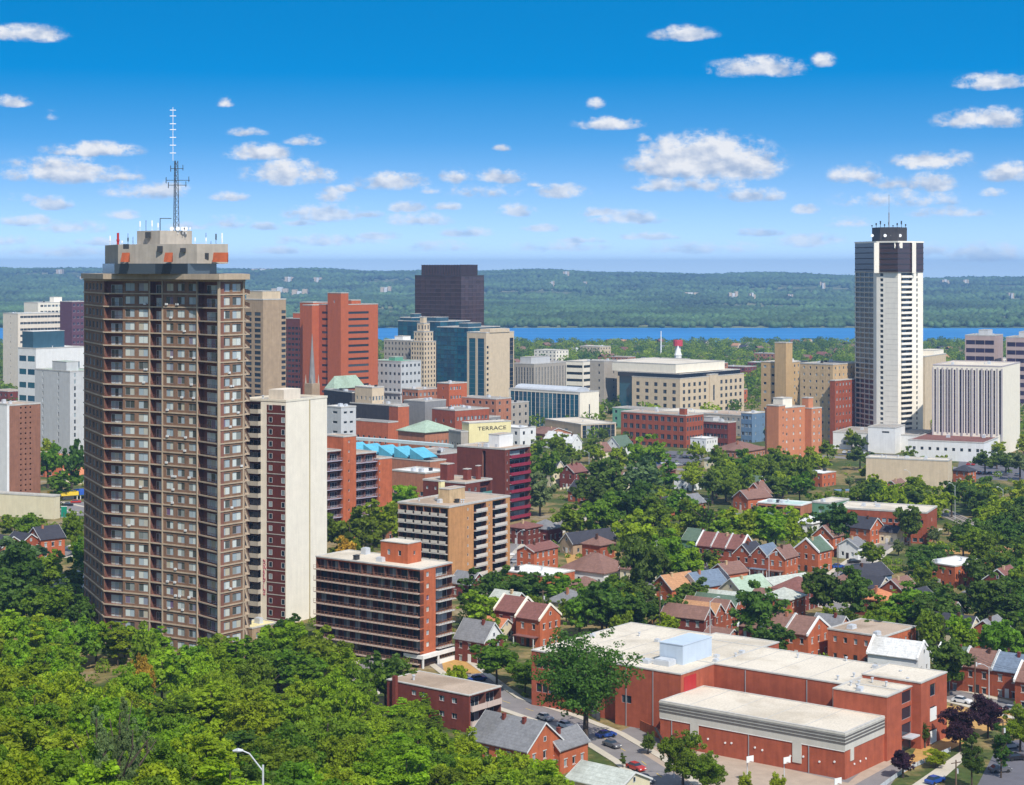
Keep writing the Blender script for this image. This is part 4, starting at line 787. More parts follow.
b.vol(b.W+.1, b.W+9, -4, 8, -1, b.H-1, ob_, M['roof_brownflat'], name='wing', roofname='wing_roof', R=[W_(2,8,1.3,1.4,g=M['glass_curtain'])], L=[W_(1,8,1.2,1.4)])
b.vol(b.W*.35, b.W*.7, 3, 9, b.H+.1, b.H+4.5, M['cream'], M['roof_beige'], name='penthouse', roofname='penthouse_roof')
b.vol(b.W+3, b.W+7, 0, 4, b.H-.9, b.H+4, ob_, M['roof_beige'], name='penthouse', roofname='penthouse_roof')
b.done()
b = Build('hotel_tower', 'tan brick block with small windows and a plain taller shaft', 'hotel', 785, 1080, 42, lx=761, rx=808, ty=363, short='the tan shaft tower')
b.vol(0, b.W, 0, b.L, -2, b.H, surf('tan_y', A(214,180,132,.78), .08), M['roof_beige'], R=[S_(6,11,1.3,1.6,u=(.02,.98))], L=[S_(3,9,2,1.6)], )
b.vol(-2, 5, -2, 6, -2, b.H+12, M['tan_y'], M['roof_beige'], name='shaft', roofname='shaft_roof')
roof_kit(b, 6, b.W-3, 6, b.L-3, b.H, 5, 4); b.done()
blk('hotel_building', 'brown brick hotel with pale top storeys and many small windows beside the slender white tower', 'hotel', 833, 1030, 42, 800, 862, 365, 'brick_buff', 'roof_grey', R=[S_(7,12,1.3,1.6,u=(.02,.98))], L=[S_(5,12,1.1,1.5,u=(.03,.97))], kit=5, done=True, short='the brown brick hotel')
b = Build('hotel_wing', 'red brick hotel wing lower than its pale attic, left of the slender white tower', 'hotel', 835, 1024, 42, lx=833, rx=858, ty=381)
b.vol(0, b.W, 0, b.L+2, -2, b.H, M['brick_red'], M['roof_grey'], R=[S_(7,9,1.3,1.6,u=(.02,.98),f=M['frame_white'])]); b.done()
# smaller downtown things by the middle
blk('brick_building', 'orange brick six storey building with stepped flat roofs', 'office building', 449, 1090, 44, 437, 467, 384, 'pink_brick', 'roof_brownflat', R=[W_(4,6,1.5,1.9,u=(.05,.7))], L=[S_(1,6,1,1.4)], short='the orange brick block', kit=2)
blk('brick_building', 'lower salmon brick building with tall windows left of the orange brick block', 'office building', 418, 1100, 44, 402, 440, 390, 'brick_pink', 'roof_brownflat', R=[W_(5,5,1.8,2.1,u=(.03,.97))], L=[S_(5,5,1.8,2.1)], kit=2)
blk('arena_building', 'long dark grey windowless hall with orange brick end panel', 'hall', 392, 990, 40, 350, 408, 406, 'dark_wall', 'roof_grey', L=[{'k':'band','fl':1,'h':.5,'proj':.2,'base':13,'last':False}], kit=2)
mb_ = None
blk('brick_hall', 'orange brick hall wall below the dark grey hall', 'hall', 388, 965, 40, 350, 398, 423, 'brick_orange', 'asphalt', L=[S_(7,1,1.6,4)], kit=0)
blk('brick_building', 'orange brick corner block joined to the dark grey hall', 'hall', 398, 985, 50, 389, 409, 407, 'brick_orange', 'roof_grey', kit=0)
blk('arena_building', 'dark slate hall with flat roof behind the mint roofed school', 'hall', 425, 1010, 40, 404, 446, 402, 'grey_wall', 'roof_grey', kit=2)
blk('brick_building', 'long three storey red brick building right of the orange brick block', 'office building', 455, 985, 48, 432, 489, 411, 'brick_red', 'roof_grey', R=[W_(9,2,1.6,2,u=(.03,.97),base=6,lintel=True)], L=[S_(3,2,1.4,1.8)], kit=4)
blk('office_building', 'white six storey apartment building with rounded corner balconies beside the cream slab', 'apartment building', 341, 840, 45, 325, 356, 408, 'pale_grey', 'roof_white', R=[S_(2,8,2,1.1,u=(.1,.9),g=M['glass_dark'])], L=[S_(1,8,3.4,1.2,u=(.3,.95),g=M['glass_dark'])], kit=3, short='the small white apartment building')
blk('terrace_building', 'dark grey mansard building with a row of white dormers', 'office building', 352, 1010, 55, 324, 362, 393, 'dark_wall', 'sh_dark', R=[W_(10,2,1.1,1.6,f=M['frame_white'],u=(.02,.98))], L=[W_(8,2,1.1,1.6,f=M['frame_white'])], kit=2)
blk('stone_building', 'small cream stone building with arched windows and flat cornice', 'office building', 372, 1000, 45, 355, 384, 388, 'stone', 'roof_beige', R=[W_(4,3,1.3,2.4)], L=[W_(4,3,1.3,2)], kit=2)
# mint roofed school and yellow theatre
def hip(b, W, L, z, h, ov, mat, rl=.3, name='roof'):
    mb = MB(); a = [(-ov,-ov,z),(W+ov,-ov,z),(W+ov,L+ov,z),(-ov,L+ov,z)]
    if L >= W: r0, r1 = (W/2, W*rl+ (L-W)*0+W/2*(1-rl), z+h), (W/2, L-W/2, z+h)
    else: r0, r1 = (L/2, L/2, z+h), (W-L/2, L/2, z+h)
    if L >= W: r0 = (W/2, W/2, z+h); F = [(a[0],a[1],r0),(a[1],a[2],r1,r0),(a[2],a[3],r1),(a[3],a[0],r0,r1)]
    else: F = [(a[0],a[1],r1,r0),(a[1],a[2],r1),(a[2],a[3],r0,r1),(a[3],a[0],r0)]
    for f in F: mb.poly(f)
    for i in range(4):
        p, q = a[i], a[(i+1) % 4]; mb.poly([(p[0],p[1],z-.28),(q[0],q[1],z-.28),q,p])
    mb.poly([(p[0],p[1],z-.28) for p in reversed(a)])
    return b.part(name, mb, [mat])
b = Build('school_building', 'two storey brick school with a pale mint hipped roof behind poplars', 'school', 425, 880, 44, lx=398, rx=456, ty=433)
b.vol(0, b.W, 0, b.L, -1, b.H, M['brick_pink'], M['roof_grey'], R=[W_(8,2,1.3,1.8)], L=[W_(4,2,1.3,1.8)], parapet=.1); hip(b, b.W, b.L, b.H+.3, 4.8, .8, M['sh_mint'], name='hipped_roof'); b.done()
b = Build('theatre_building', 'pale yellow theatre with dark letters along its blank side wall', 'theatre', 469, 850, 60, lx=462, rx=511, ty=423.5, short='the yellow lettered theatre')
b.vol(0, b.W, 0, b.L, -1, b.H, M['yellow_wall'], M['roof_beige']); b.vol(-4, -.1, .5, b.L+6, -1, b.H-4, M['stone_grey'], M['roof_grey'], L=[W_(5,2,1.2,1.4)], name='side_wing', roofname='wing_roof')
text_part(b, 'TERRACE', 2.5, (b.W*.2, -.08, b.H-3.5), (math.pi/2, 0, 0), M['frame_dark']).data.transform(Matrix.Diagonal((1.5,1,1,1))); b.done()
# gothic church
b = Build('church', 'grey gothic church with a slender stone spire', 'church', 312, 1000, 40, lx=300, rx=325, ty=398, short='the spired church')
b.vol(0, b.W, 0, b.L, -1, b.H, M['tan_wall'], M['roof_grey'], R=[S_(3,1,1.2,5)], L=[S_(3,1,1.2,5)])
mb = MB(); mb.box(-1,5,-1,5,-1,b.H+8); w = b.part('tower', mb, [M['tan_wall']])
mb = MB(); z0, z1 = b.H+8, ZZ(334,1000); mb.bar((2,2,z0),(2,2,z1),1.9,r2=.12,n=8); b.part('spire', mb, [M['grey_wall']])
for dx, dy in ((-.5,-.5),(4.5,-.5),(4.5,4.5),(-.5,4.5)): mb = MB(); mb.bar((dx,dy,z0-1),(dx,dy,z0+5),.6,r2=.05,n=6); b.part('pinnacle', mb, [M['stone_grey']])
b.done()
b = Build('church', 'long church hall with steep pale green copper roof', 'church', 334, 1060, 42, lx=326, rx=364, ty=389)
b.vol(0, b.W, 0, b.L, -1, b.H, M['brick_red'], M['roof_grey'], parapet=.1); hip(b, b.W, b.L, b.H+.3, 7, .6, M['sh_mint'], name='hipped_roof'); b.done()
# far left group
brick('brick_umber', 158, 104, 84, .8)
blk('apartment_tower', 'red-brown brick tower with a white corner face at the left picture edge', 'apartment tower', 9, 775, 40, -14, 40.5, 406, 'brick_umber', 'roof_brownflat', R=[S_(3,19,.8,.7,u=(.3,.75),f=M['frame_dark'])], L=[S_(1,19,1.4,1.6,u=(.82,.98))], short='the red-brown tower at the left edge', kit=3, done=False)
b = Build('tower_wing', 'white blank wall of the red-brown tower at the left edge', 'apartment tower', 7, 770, 40, lx=-30, rx=9.3, ty=405); b.vol(0,b.W,0,b.L,-1,b.H,M['white_wall'],M['roof_grey']); b.done()
blk('office_tower', 'white and grey office tower with a copper-edged flat roof and blank centre shaft', 'office tower', 70, 930, 44, 35, 100, 372, 'pale_grey', 'sh_mint', L=[S_(2,14,1.1,2.2,u=(.0,.9))], R=[S_(3,14,1.1,2.2,u=(.0,1))], short='the pale grey office tower', top=[(.0,.4,.1,.5,5,'pale_grey')], kit=0)
blk('office_building', 'white office building with tall blue glass panels', 'office building', 36, 1060, 40, 18, 84, 349, 'white_wall', 'roof_white', L=[S_(2,6,7,3.4,u=(.03,.97),top=2,base=6,g=M['glass_blue'],f=M['frame_grey'],rec=.1)], R=[S_(2,1,5,4,u=(.5,.95),base=34,g=M['glass_blue'])], top=[(.05,.7,.3,.9,10,'bl_frame')], kit=3, short='the blue and white office')
blk('apartment_building', 'wide white apartment slab with gridded balconies', 'apartment building', 18, 1520, 42, 3, 62, 314, 'cream_panel', 'roof_white', R=[W_(12,13,3.4,2,g=M['glass_dark'],u=(.05,.98))], L=[S_(1,13,1,1.5)], kit=5)
blk('apartment_building', 'second pale apartment slab behind the wide white one', 'apartment building', 38, 1640, 42, 24, 78, 303, 'cream', 'roof_white', R=[W_(10,14,3,2,g=M['glass'],u=(.05,.98))], kit=6, top=[(.5,.7,.3,.6,5,'cream')])
surf('purple_brick', A(116,78,92,.75), .1)
blk('apartment_tower', 'narrow purple-brown tower peeking out left of the tall brown tower', 'apartment tower', 72, 1440, 40, 60, 92, 302, 'purple_brick', 'roof_grey', R=[W_(5,16,2.4,2,g=M['glass_purple'],u=(.02,.98))], kit=1)
# left foreground street corner
b = Build('petrol_station', 'filling station with a yellow and blue canopy left of the tall brown tower', 'filling station', 56, 775, 58, lx=53, rx=96, ty=492)
mb = MB(); mb.box(0,8,0,5,-.2,3.6); b.part('kiosk', mb, [M['white_wall']]); mb = MB(); mb.box(-2,9,-3,6,b.H-1.6,b.H); b.part('canopy', mb, [surf('canopy_yellow', (.75,.52,.04), .05, streak=False)])
mb = MB(); mb.box(9.3,22,-3,6,b.H-1.6,b.H); b.part('canopy', mb, [surf('canopy_blue', (.03,.1,.42), .05, streak=False)])
for x in (-1.5,8.5,10,21):
    for y in (-2.5,5.5): mb = MB(); mb.bar((x,y,0),(x,y,b.H-1.6),.2,n=6); b.part('column', mb, [M['white_wall']])
b.t['label'] = 'filling station with a yellow and blue canopy left of the tall brown tower'; b.done()
t = thing('street_sign', 'tall green panel sign with white frame on a post left of the brown tower', 'sign', (XX(64,700),700,0), 0)
mb = MB(); mb.bar((0,0,0),(0,0,5),.2); mb.build('post', [M['wood_pole']], t)
mb = MB(); mb.box(-1.1,1.1,-.12,.12,3.2,7.2); mb.build('panel', [M['sign_green']], t); mb = MB(); mb.box(-1.25,1.25,-.08,.08,3.05,3.19); mb.box(-1.25,1.25,-.08,.08,7.21,7.4); mb.build('frame', [M['paint_white']], t)
b = blk('garage_building', 'long low cream garage building with flat beige roof', 'garage', 54, 716, 22, -40, 60, 497, 'siding_cream', 'roof_beige', L=[S_(1,1,9,2.4,u=(.72,.82),sill=.6)], kit=0, short='the long cream garage')
# turquoise saw-tooth canopies on a low roof
b = Build('market_hall', 'low brick hall under bright turquoise saw-tooth sails', 'hall', 430, 780, 40, lx=352, rx=446, ty=462)
b.vol(0, b.W, 0, b.L, -1, b.H, M['brick_pink'], M['roof_grey'], L=[S_(9,1,2,2)], R=[S_(2,1,1.6,1.6)])
for i in range(5):
    y0 = b.L*(.08+.2*i); l = b.L*.17; mb = MB(); h = 3.6
    mb.poly([(0,y0,1.2),(9,y0,1.2),(9,y0+l,h+1.2),(0,y0+l,h+1.2)]); mb.poly([(0,y0,1.1),(0,y0+l,h+1.1),(9,y0+l,h+1.1),(9,y0,1.1)]); mb.poly([(0,y0,1.2),(0,y0+l,h+1.2),(0,y0+l,.4),(0,y0,.4)]); mb.poly([(9,y0,1.2),(9,y0,.4),(9,y0+l,.4),(9,y0+l,h+1.2)])
    mb.build('sail', [M['turquoise']], b.t, (0, 0, b.H+.3))
b.done()
# raised white road deck behind
dk = [Vector((XX(300,900),900)), Vector((XX(400,868),868)), Vector((XX(470,842),842))]
# ================================================================== brick school with gym
b = Build('school_building', 'large red brick school with pale flat roofs, grey striped gymnasium and roof plant box', 'school', 0, 0, 38, origin=(65.0, 351.6), short=None)
LAND.append((760, 700, 370, 'the large red brick school', 130))
bs = M['brick_school']; rb_ = M['roof_beige']; surf('gym_panel', A(226,222,210,.72), .06); surf('gym_dark', A(120,116,112,.7), .08)
cp = M['coping']
gw = dict(g=M['glass_dark'], f=M['frame_grey'])
b.vol(0, 17, 0, 43, -.5, 9, bs, rb_, name='gymnasium', roofname='gymnasium_roof', parapet=.25)
mb = MB(); mb.box(-.12,17.1,-.12,43.1,5.6,8.95,0,bottom=True); b.part('gym_band', mb, [M['gym_panel']])
for i, (za, zb_) in enumerate(((6.9,7.25),(7.55,7.9),(8.2,8.5),(8.75,9.0))): mb = MB(); mb.box(-.2,17.15,-.2,43.2,za,zb_); b.part('cladding_rib', mb, [M['gym_dark'] if i < 3 else M['gym_panel']])
for y in (9.5,9.5,33.5)[1:]: mb = MB(); mb.box(-.16,.0,y,y+2,1.6,5.6); b.part('wall_panel', mb, [M['gym_panel']])
mb = MB(); mb.box(2.2,3.6,-.16,0,3.2,5.6); b.part('wall_panel', mb, [M['gym_panel']])
mb = MB(); mb.box(-.14,-.02,0,43,5.45,5.6); b.part('ledge', mb, [M['paint_white']])
for y in (2.2,5.5,9.1,12.0,18.4,20.1,25.6,27.1,31.2): mb = MB(); mb.bar((-.16,y,3.2-(y%1.1)*.5),(-.02,y,3.2-(y%1.1)*.5),.22,n=7); b.part('wall_lamp', mb, [M['paint_white']])
for x in (3.9,6.4,8.8): mb = MB(); mb.bar((x,-.16,2.3),(x,-.02,2.3),.22,n=7); b.part('wall_lamp', mb, [M['paint_white']])
b.vol(17, 23.8, -.6, 11.5, -.5, 13, bs, rb_, name='wall', parapet=.25)
b.vol(23.82, 29.8, .0, 11.5, -.5, 12.8, bs, rb_, R=[S_(1,4,5.2,2.5,**gw)], name='stair_bay', roofname='bay_roof', parapet=.2)
b.vol(29.82, 42.5, -2.0, 11.48, -.5, 13.7, bs, rb_, R=[S_(1,3,2.6,2.6,u=(.3,.6),**gw)], name='corner_block', roofname='corner_roof', parapet=.25)
mb = MB(); mb.box(34.1,37.2,-2.1,-2.0,4.9,7.6); mb.box(34.1,37.2,-2.1,-2.0,.2,2.8); b.part('spandrel', mb, [M['paint_white']])
b.vol(21.5, 43, 11.5, 60, -.5, 13.05, bs, rb_, L=[S_(1,1,2.6,1.9,u=(.03,.12),sill=8.6,mull=2,**gw)], name='wall', parapet=.25)
b.vol(8, 50, 43, 60.01, -.5, 13.1, bs, rb_, L=[S_(1,1,2.6,1.7,u=(.05,.3),sill=5.5,mull=1,**gw)], R=[], name='west_wing', roofname='wing_roof', parapet=.25)
mb = MB(); mb.box(9.2,14,42.9,43,8.3,12.4); b.part('red_panel', mb, [surf('panel_red', (.42,.03,.03), .06, .5)])
b.vol(10.5, 51, 60.02, 85, -.5, 12.4, bs, rb_, L=[S_(8,2,1.6,2,u=(.05,.6),base=2,**gw)], name='west_wing', roofname='wing_roof', parapet=.25)
mb = MB(); mb.box(0,12,0,6,0,4.2); mb.box(-.1,12.1,-.1,6.1,4.2,4.4); mb.build('plant_box', [surf('plant_blue', A(206,220,234,.8), .05, .5)], b.t, (15.8,47.5,13.2))
for i, (x,y,w,d,h) in enumerate(((12.5,49,3,4,1.1),(28.5,49,1.6,3,1.8),(12,54,2,2,.7))): mb = MB(); mb.box(0,w,0,d,0,h); mb.box(.2,w-.2,.2,d-.2,h,h+.2); mb.build('air_conditioner', [M['metal']], b.t, (x,y,13.2))
rr = random.Random(9)
for i in range(26):
    x, y, z = rr.choice([(rr.uniform(22,44),rr.uniform(12,58),13.15),(rr.uniform(12,48),rr.uniform(61,84),12.5),(rr.uniform(18,43),rr.uniform(1,11),13.1)]); mb = MB()
    if i % 3: mb.bar((0,0,0),(0,0,.8),.2,n=7); mb.bar((0,0,.8),(0,0,1),.34,n=7)
    else: mb.box(-.6,.6,-.5,.5,0,.7)
    mb.build('vent', [M['metal']], b.t, (x,y,z))
for (x0_,x1_,y0_,y1_,z_) in [(.5,16.5,y,y+.18,9.13) for y in (9,18,27,36)]+[(22,42.5,y,y+.18,13.19) for y in (20,29,38)]+[(9,49.5,y,y+.18,13.24) for y in (51,)]+[(11,50.5,y,y+.18,12.54) for y in (68,77)]: mb = MB(); mb.box(x0_,x1_,y0_,y1_,z_,z_+.03); b.part('roof_seam', mb, [M['coping']])
for (x_,y_,z_) in ((-.0,21.5,5.4),(-.0,7.8,5.4),(-.0,40,5.4),(21.5,20,12.8),(21.5,35,12.8),(8,50,12.9),(8,57,12.9)): mb = MB(); mb.box(x_-.16,x_-.02,y_,y_+.14,0,z_); b.part('downpipe', mb, [M['frame_grey']])
mb = MB(); mb.bar((17.5,11.8,9),(17.5,11.8,12.8),.09,n=5); mb.bar((.0,-.2,0),(.0,-.2,0.02),.01); b.part('downpipe', mb, [M['coping']])
mb = MB(); mb.box(-.4,-.3,39,39.15,0,3.5); mb.bar((-.3,41.5,0),(-.3,44.2,3.4),.15,n=4); mb.bar((-.3,41.2,0),(-.3,43.9,3.4),.1,n=4); b.part('fire_stair', mb, [M['dark_metal']])
mb = MB(); mb.box(25,29,-2.2,-.1,3.0,3.3); b.part('door_canopy', mb, [M['metal']])
for q in ((17,44.6,-2,60),(8,51,43,85),(0,17,0,43)): b.foot(q[0],q[1],q[2],q[3])
b.done()
# ================================================================== houses
SW_ = lambda n, fl, w, h, **k: W_(n, fl, w, h, f=M['frame_white'], lintel=True, **k)
SW = lambda n, fl, w=1.0, h=1.45, **k: W_(n, fl, w, h, f=M['frame_white'], mull=0, **k)
HN = 0
def house(cx, by, W, L, he, label, wall='brick_red', roof='sh_brown', ridge='x', rh=None, rt='gable', a=38, name='house', cat='house', short=None, off=(0,0), par=None, chim=1, porch=0, gable=None, group=None):
    global HN; HN += 1
    D = DD(by, cx); ar = RAD(a); X = XX(cx, D); X += off[0]*math.sin(ar)-off[1]*math.cos(ar); D += off[0]*math.cos(ar)+off[1]*math.sin(ar)
    b = Build(name, label, cat, 0, 0, a, L=L, W=W, H=he, origin=(X, D), short=short, group=group)
    wm, rm = M[wall], M[roof]; nf = max(1, int(he/2.7)); rr = random.Random(HN)
    R = [SW(max(1, int(W/3)), nf, u=(.05,.95), lintel=(wall.startswith('brick')))]; Lf = [SW(max(1, int(L/2.8)), nf, u=(.04,.96), lintel=(wall.startswith('brick')))]
    if rt == 'flat':
        b.vol(0, W, 0, L, -1, he, wm, rm, R=R, L=Lf, parapet=.35); roof_kit(b, 1, W-1, 1, L-1, he, 2, HN)
    else:
        if rt == 'gable':
            rh = rh or (L if ridge == 'x' else W)*.38
        else: rh = rh or min(W, L)*.32
        mats = [wm, wm, M['coping']]; pts = [(0,0),(W,0),(W,L),(0,L)]; mb = MB()
        for i in range(4):
            p, q = Vector(pts[i]), Vector(pts[(i+1)%4]); w_ = (q-p).length; u = (q-p)/w_; o = Vector((u.y,-u.x)); ops = []
            for sp in {0:R, 3:Lf}.get(i, []): b.rule(mb, sp, p, u, o, w_, -1, he, ops, math.atan2(u.y,u.x))
            b.face(mb, p, u, o, w_, -1, he, ops)
        gm = M[gable] if gable else wm
        if rt == 'gable':
            g = MB()
            if ridge == 'x': tri = [((0,0,he),(0,L,he),(0,L/2,he+rh)), ((W,0,he),(W,L,he),(W,L/2,he+rh))]
            else: tri = [((0,0,he),(W,0,he),(W/2,0,he+rh)), ((0,L,he),(W,L,he),(W/2,L,he+rh))]
            for t in tri: g = MB(); g.poly(t); b.part('gable', g, [gm])
            if ridge == 'x': b.add_rep('window', window_mesh(.8, 1.0, M['frame_white'], M['glass'], 0, .03), (-.05, L/2+.4, he+rh*.18), -math.pi/2)
            else: b.add_rep('window', window_mesh(.8, 1.0, M['frame_white'], M['glass'], 0, .03), (W/2-.4, -.05, he+rh*.18), 0)
            e, th = .45, .18; r = MB(); k = rh/((L if ridge == 'x' else W)/2)
            def P(s, t, dz=0): return ((s, t, 0) if ridge == 'x' else (t, s, 0))[:2]
            span, run = (L, W) if ridge == 'x' else (W, L); g0 = -.35 if not par else 0; g1 = run+.35 if not par else run
            for (t0, t1, z0, z1) in ((-e, span/2, he-k*e, he+rh), (span+e, span/2, he-k*e, he+rh)):
                q = [(*P(g0,t0),z0+.05),(*P(g1,t0),z0+.05),(*P(g1,t1),z1+.05),(*P(g0,t1),z1+.05)]
                r.poly([(x,y,z+th) for x,y,z in q]); r.poly([(x,y,z) for x,y,z in reversed(q)])
                for i in range(4):
                    c0, c1 = q[i], q[(i+1)%4]; r.poly([c0, c1, (c1[0],c1[1],c1[2]+th), (c0[0],c0[1],c0[2]+th)])
            b.part('wall', mb, mats); b.part('roof', r, [rm])
            for s0 in ((g0-.06, g0) if not par else ()), ((g1, g1+.06) if not par else ()):
                if not s0: continue
                bm = MB()
                for (t0, t1, z0, z1) in ((-e, span/2, he-k*e, he+rh), (span+e, span/2, he-k*e, he+rh)):
                    a0, a1, c0, c1 = (*P(s0[0],t0),z0-.12), (*P(s0[1],t0),z0-.12), (*P(s0[0],t1),z1-.12), (*P(s0[1],t1),z1-.12); U = lambda v: (v[0], v[1], v[2]+.36)
                    for f in ((a0,c0,U(c0),U(a0)),(a1,c1,U(c1),U(a1)),(U(a0),U(a1),U(c1),U(c0))): bm.poly(f)
                b.part('bargeboard', bm, [M['frame_white']])
            if par:    # raised white parapets on the party walls
                for s0 in (0, run):
                    pm = MB()
                    for (t0, t1, z0, z1) in ((-.5, span/2, he-k*.5, he+rh), (span+.5, span/2, he-k*.5, he+rh)):
                        A0, A1 = (*P(s0-.22,t0),z0), (*P(s0+.22,t0),z0); B0, B1 = (*P(s0-.22,t1),z1), (*P(s0+.22,t1),z1); up = .65
                        U = lambda v: (v[0], v[1], v[2]+up)
                        for f in ((A0,A1,U(A1),U(A0)),(A0,B0,U(B0),U(A0)),(A1,B1,U(B1),U(A1)),(U(A0),U(A1),U(B1),U(B0))): pm.poly(f)
                    b.part('parapet', pm, [M[par]])
        else:
            b.part('wall', mb, mats); hip(b, W, L, he, rh, .5, rm)
        if chim and (chim > 1 or rr.random() < .6):
            cxx, cyy = (W*.3, L*.42) if ridge == 'x' else (W*.42, L*.3)
            for c_ in range(chim):
                cm = MB(); cm.box(-.36,.36,-.3,.3,0,rh*.85+1.1); cm.box(-.42,.42,-.36,.36,rh*.85+1.1,rh*.85+1.25)
                cm.build('chimney', [rr.choice([M['brick_dark'], M['brick_brown'], M['brick_pink'], M['brick_buff']])], b.t, (cxx+c_*W*.35*(ridge=='x'), cyy+c_*L*.35*(ridge!='x'), he))
    dm = MB(); dm.box(-.08, .0, L*.5-.5, L*.5+.5, 0, 2.1); b.part('door', dm, [M['frame_dark'] if HN % 2 else M['frame_white']])
    if porch:
        pm = MB(); pm.box(-2.2,0,.4,L-.4,2.7,2.9); 
        b.part('porch_roof', pm, [M[roof]])
        for y in (.6, L-.8): pm = MB(); pm.box(-2.1,-1.9,y,y+.2,0,2.7); b.part('porch_post', pm, [M['frame_white']])
    return b.done()
def row(cx, by, W, L, he, items, **k):
    for i, it in enumerate(items):
        kk = dict(k); kk.update(it[2] if len(it) > 2 else {})
        house(cx, by, W, L, he, it[0], roof=it[1], off=(0, L*i+.01*i), **kk)
def rowx(cx, by, W, L, he, items, **k):
    for i, it in enumerate(items):
        kk = dict(k); kk.update(it[2] if len(it) > 2 else {})
        house(cx, by, W, L, he, it[0], roof=it[1], off=(W*i+.01*i, 0), **kk)
T = 'terraced house'
# foreground
b = blk('apartment_block', 'flat roofed dark red brick block with white balcony end, beside the grey gabled orange house', 'apartment building', 469, 387, 39, 387, 501, 696, 'brick_dark', 'roof_brownflat', L=[SW_(2,3,1.3,1.1,u=(.28,.5)), SW_(2,3,1.5,1.2,u=(.6,.9))], R=[{'k':'balc','u':(.04,.98),'n':2,'fl':3,'rec':1.6,'proj':.5,'style':'panel','rm':surf('rail_dusty', A(216,196,186,.8), .06),'sm':M['coping'],'gap':.15,'dw':.8,'slab':.3}], short='the flat roofed dark red block', kit=1, back=M['recess'], parapet=.2, done=False)
mb = MB(); mb.box(-.9,-.05,b.L*.86,b.L*.9,0,b.H+1.4); b.part('chimney', mb, [M['brick_dark']]); b.done()
house(560, 775, 9, 6, 5.0, 'orange brick house with low side wing under grey roof, beside the large street tree', 'brick_orange', 'sh_grey', ridge='x', rh=2.6, a=40, porch=1)
house(527, 783, 11, 15, 6.2, 'big orange brick house with wide grey gabled roof and two chimneys at the wood edge', 'brick_orange', 'sh_grey', ridge='y', rh=4.4, a=40, short='the grey gabled orange house', chim=2)
house(618, 812, 10, 12, 4.0, 'low house with a pale grey roof cut by the bottom picture edge', 'siding_cream', 'sh_light', ridge='y', rh=2.2, a=40, chim=0)
house(484, 665, 8, 9.5, 5.8, 'white gabled house with a steep grey roof beside the brown balcony block', 'brick_maroon', 'sh_grey', ridge='y', rh=4.2, gable='siding_white', short='the steep grey roofed house')
house(540, 648, 9, 8, 7.4, 'orange brick house with stepped cream gable edges and a brown roof', 'brick_orange', 'sh_red', ridge='y', rh=3.2, par='cream', short='the cream-edged orange house', porch=1)
house(518, 640, 8.5, 8, 7.4, 'attached brown roofed brick house behind the cream-edged orange gable', 'brick_dark', 'sh_red', ridge='y', rh=3.2, par='cream')
house(500, 642, 6, 7, 3.6, 'small shed-like house with red-brown roof beside the cream-edged orange house', 'siding_cream', 'sh_orange', ridge='y', rh=2, chim=0)
house(512, 622, 8, 9, 4.6, 'house with a pale blue-grey roof behind the cream-edged orange house', 'brick_red', 'sh_light', ridge='y')
house(572, 620, 10, 9, 4.6, 'house under a plain dark grey hipped roof between trees', 'siding_cream', 'sh_grey', rt='hip', chim=1)
house(548, 592, 14, 19, 4.6, 'low building with wide white flat roof and small orange wing behind trees', 'brick_orange', 'roof_white', rt='flat', name='workshop', cat='workshop', short='the white flat roofed workshop')
house(604, 588, 15, 17, 4.6, 'house with a broad brown hipped roof and white rear wall', 'siding_white', 'sh_brown', rt='hip', short='the broad brown hipped roof', chim=0)
house(590, 600, 8, 9, 3.6, 'smaller brown hipped roof house in front of the broad brown one', 'siding_cream', 'sh_brown', rt='hip', chim=0)
house(534, 577, 13, 7, 8.2, 'tall orange brick cube of a house with a low gable', 'brick_orange', 'sh_red', ridge='x', rh=1.6, short='the tall orange brick house', chim=1)
house(573, 555, 20, 7, 4.0, 'long garage building with a dark grey roof and tan wall beside dry grass', 'tan_wall', 'sh_dark', ridge='x', rh=3.2, name='garage', cat='garage', chim=0, short='the long dark roofed garage', a=52)
house(548, 543, 9, 9, 5, 'dark red house with grey hipped roof beside the parking lot', 'brick_dark', 'sh_grey', rt='hip')
house(526, 545, 10, 9, 6, 'dark red two storey house with a low brown roof beside the tan balcony block', 'brick_maroon', 'sh_red', rt='hip', rh=1.6)
house(553, 487, 9, 9, 6.5, 'cream gabled house with a steep charcoal roof in the trees', 'siding_cream', 'sh_dark', ridge='y', rh=5, a=48, short='the steep charcoal roofed cream house')
house(574, 489, 10, 8, 7.5, 'red brick house with two chimneys right of the steep charcoal roofed cream house', 'brick_dark', 'sh_red', ridge='x', chim=2)
house(585, 503, 11, 9, 4.5, 'house with a blue-grey roof half hidden by dense trees', 'brick_red', 'sh_dark', ridge='y')
house(652, 605, 7, 8, 4.4, 'small house with a grey pyramid roof behind the school roof', 'siding_cream', 'sh_grey', rt='hip', chim=0)
house(644, 590, 7, 9, 6, 'narrow cream gabled house between large trees behind the school', 'siding_cream', 'sh_brown', ridge='y')
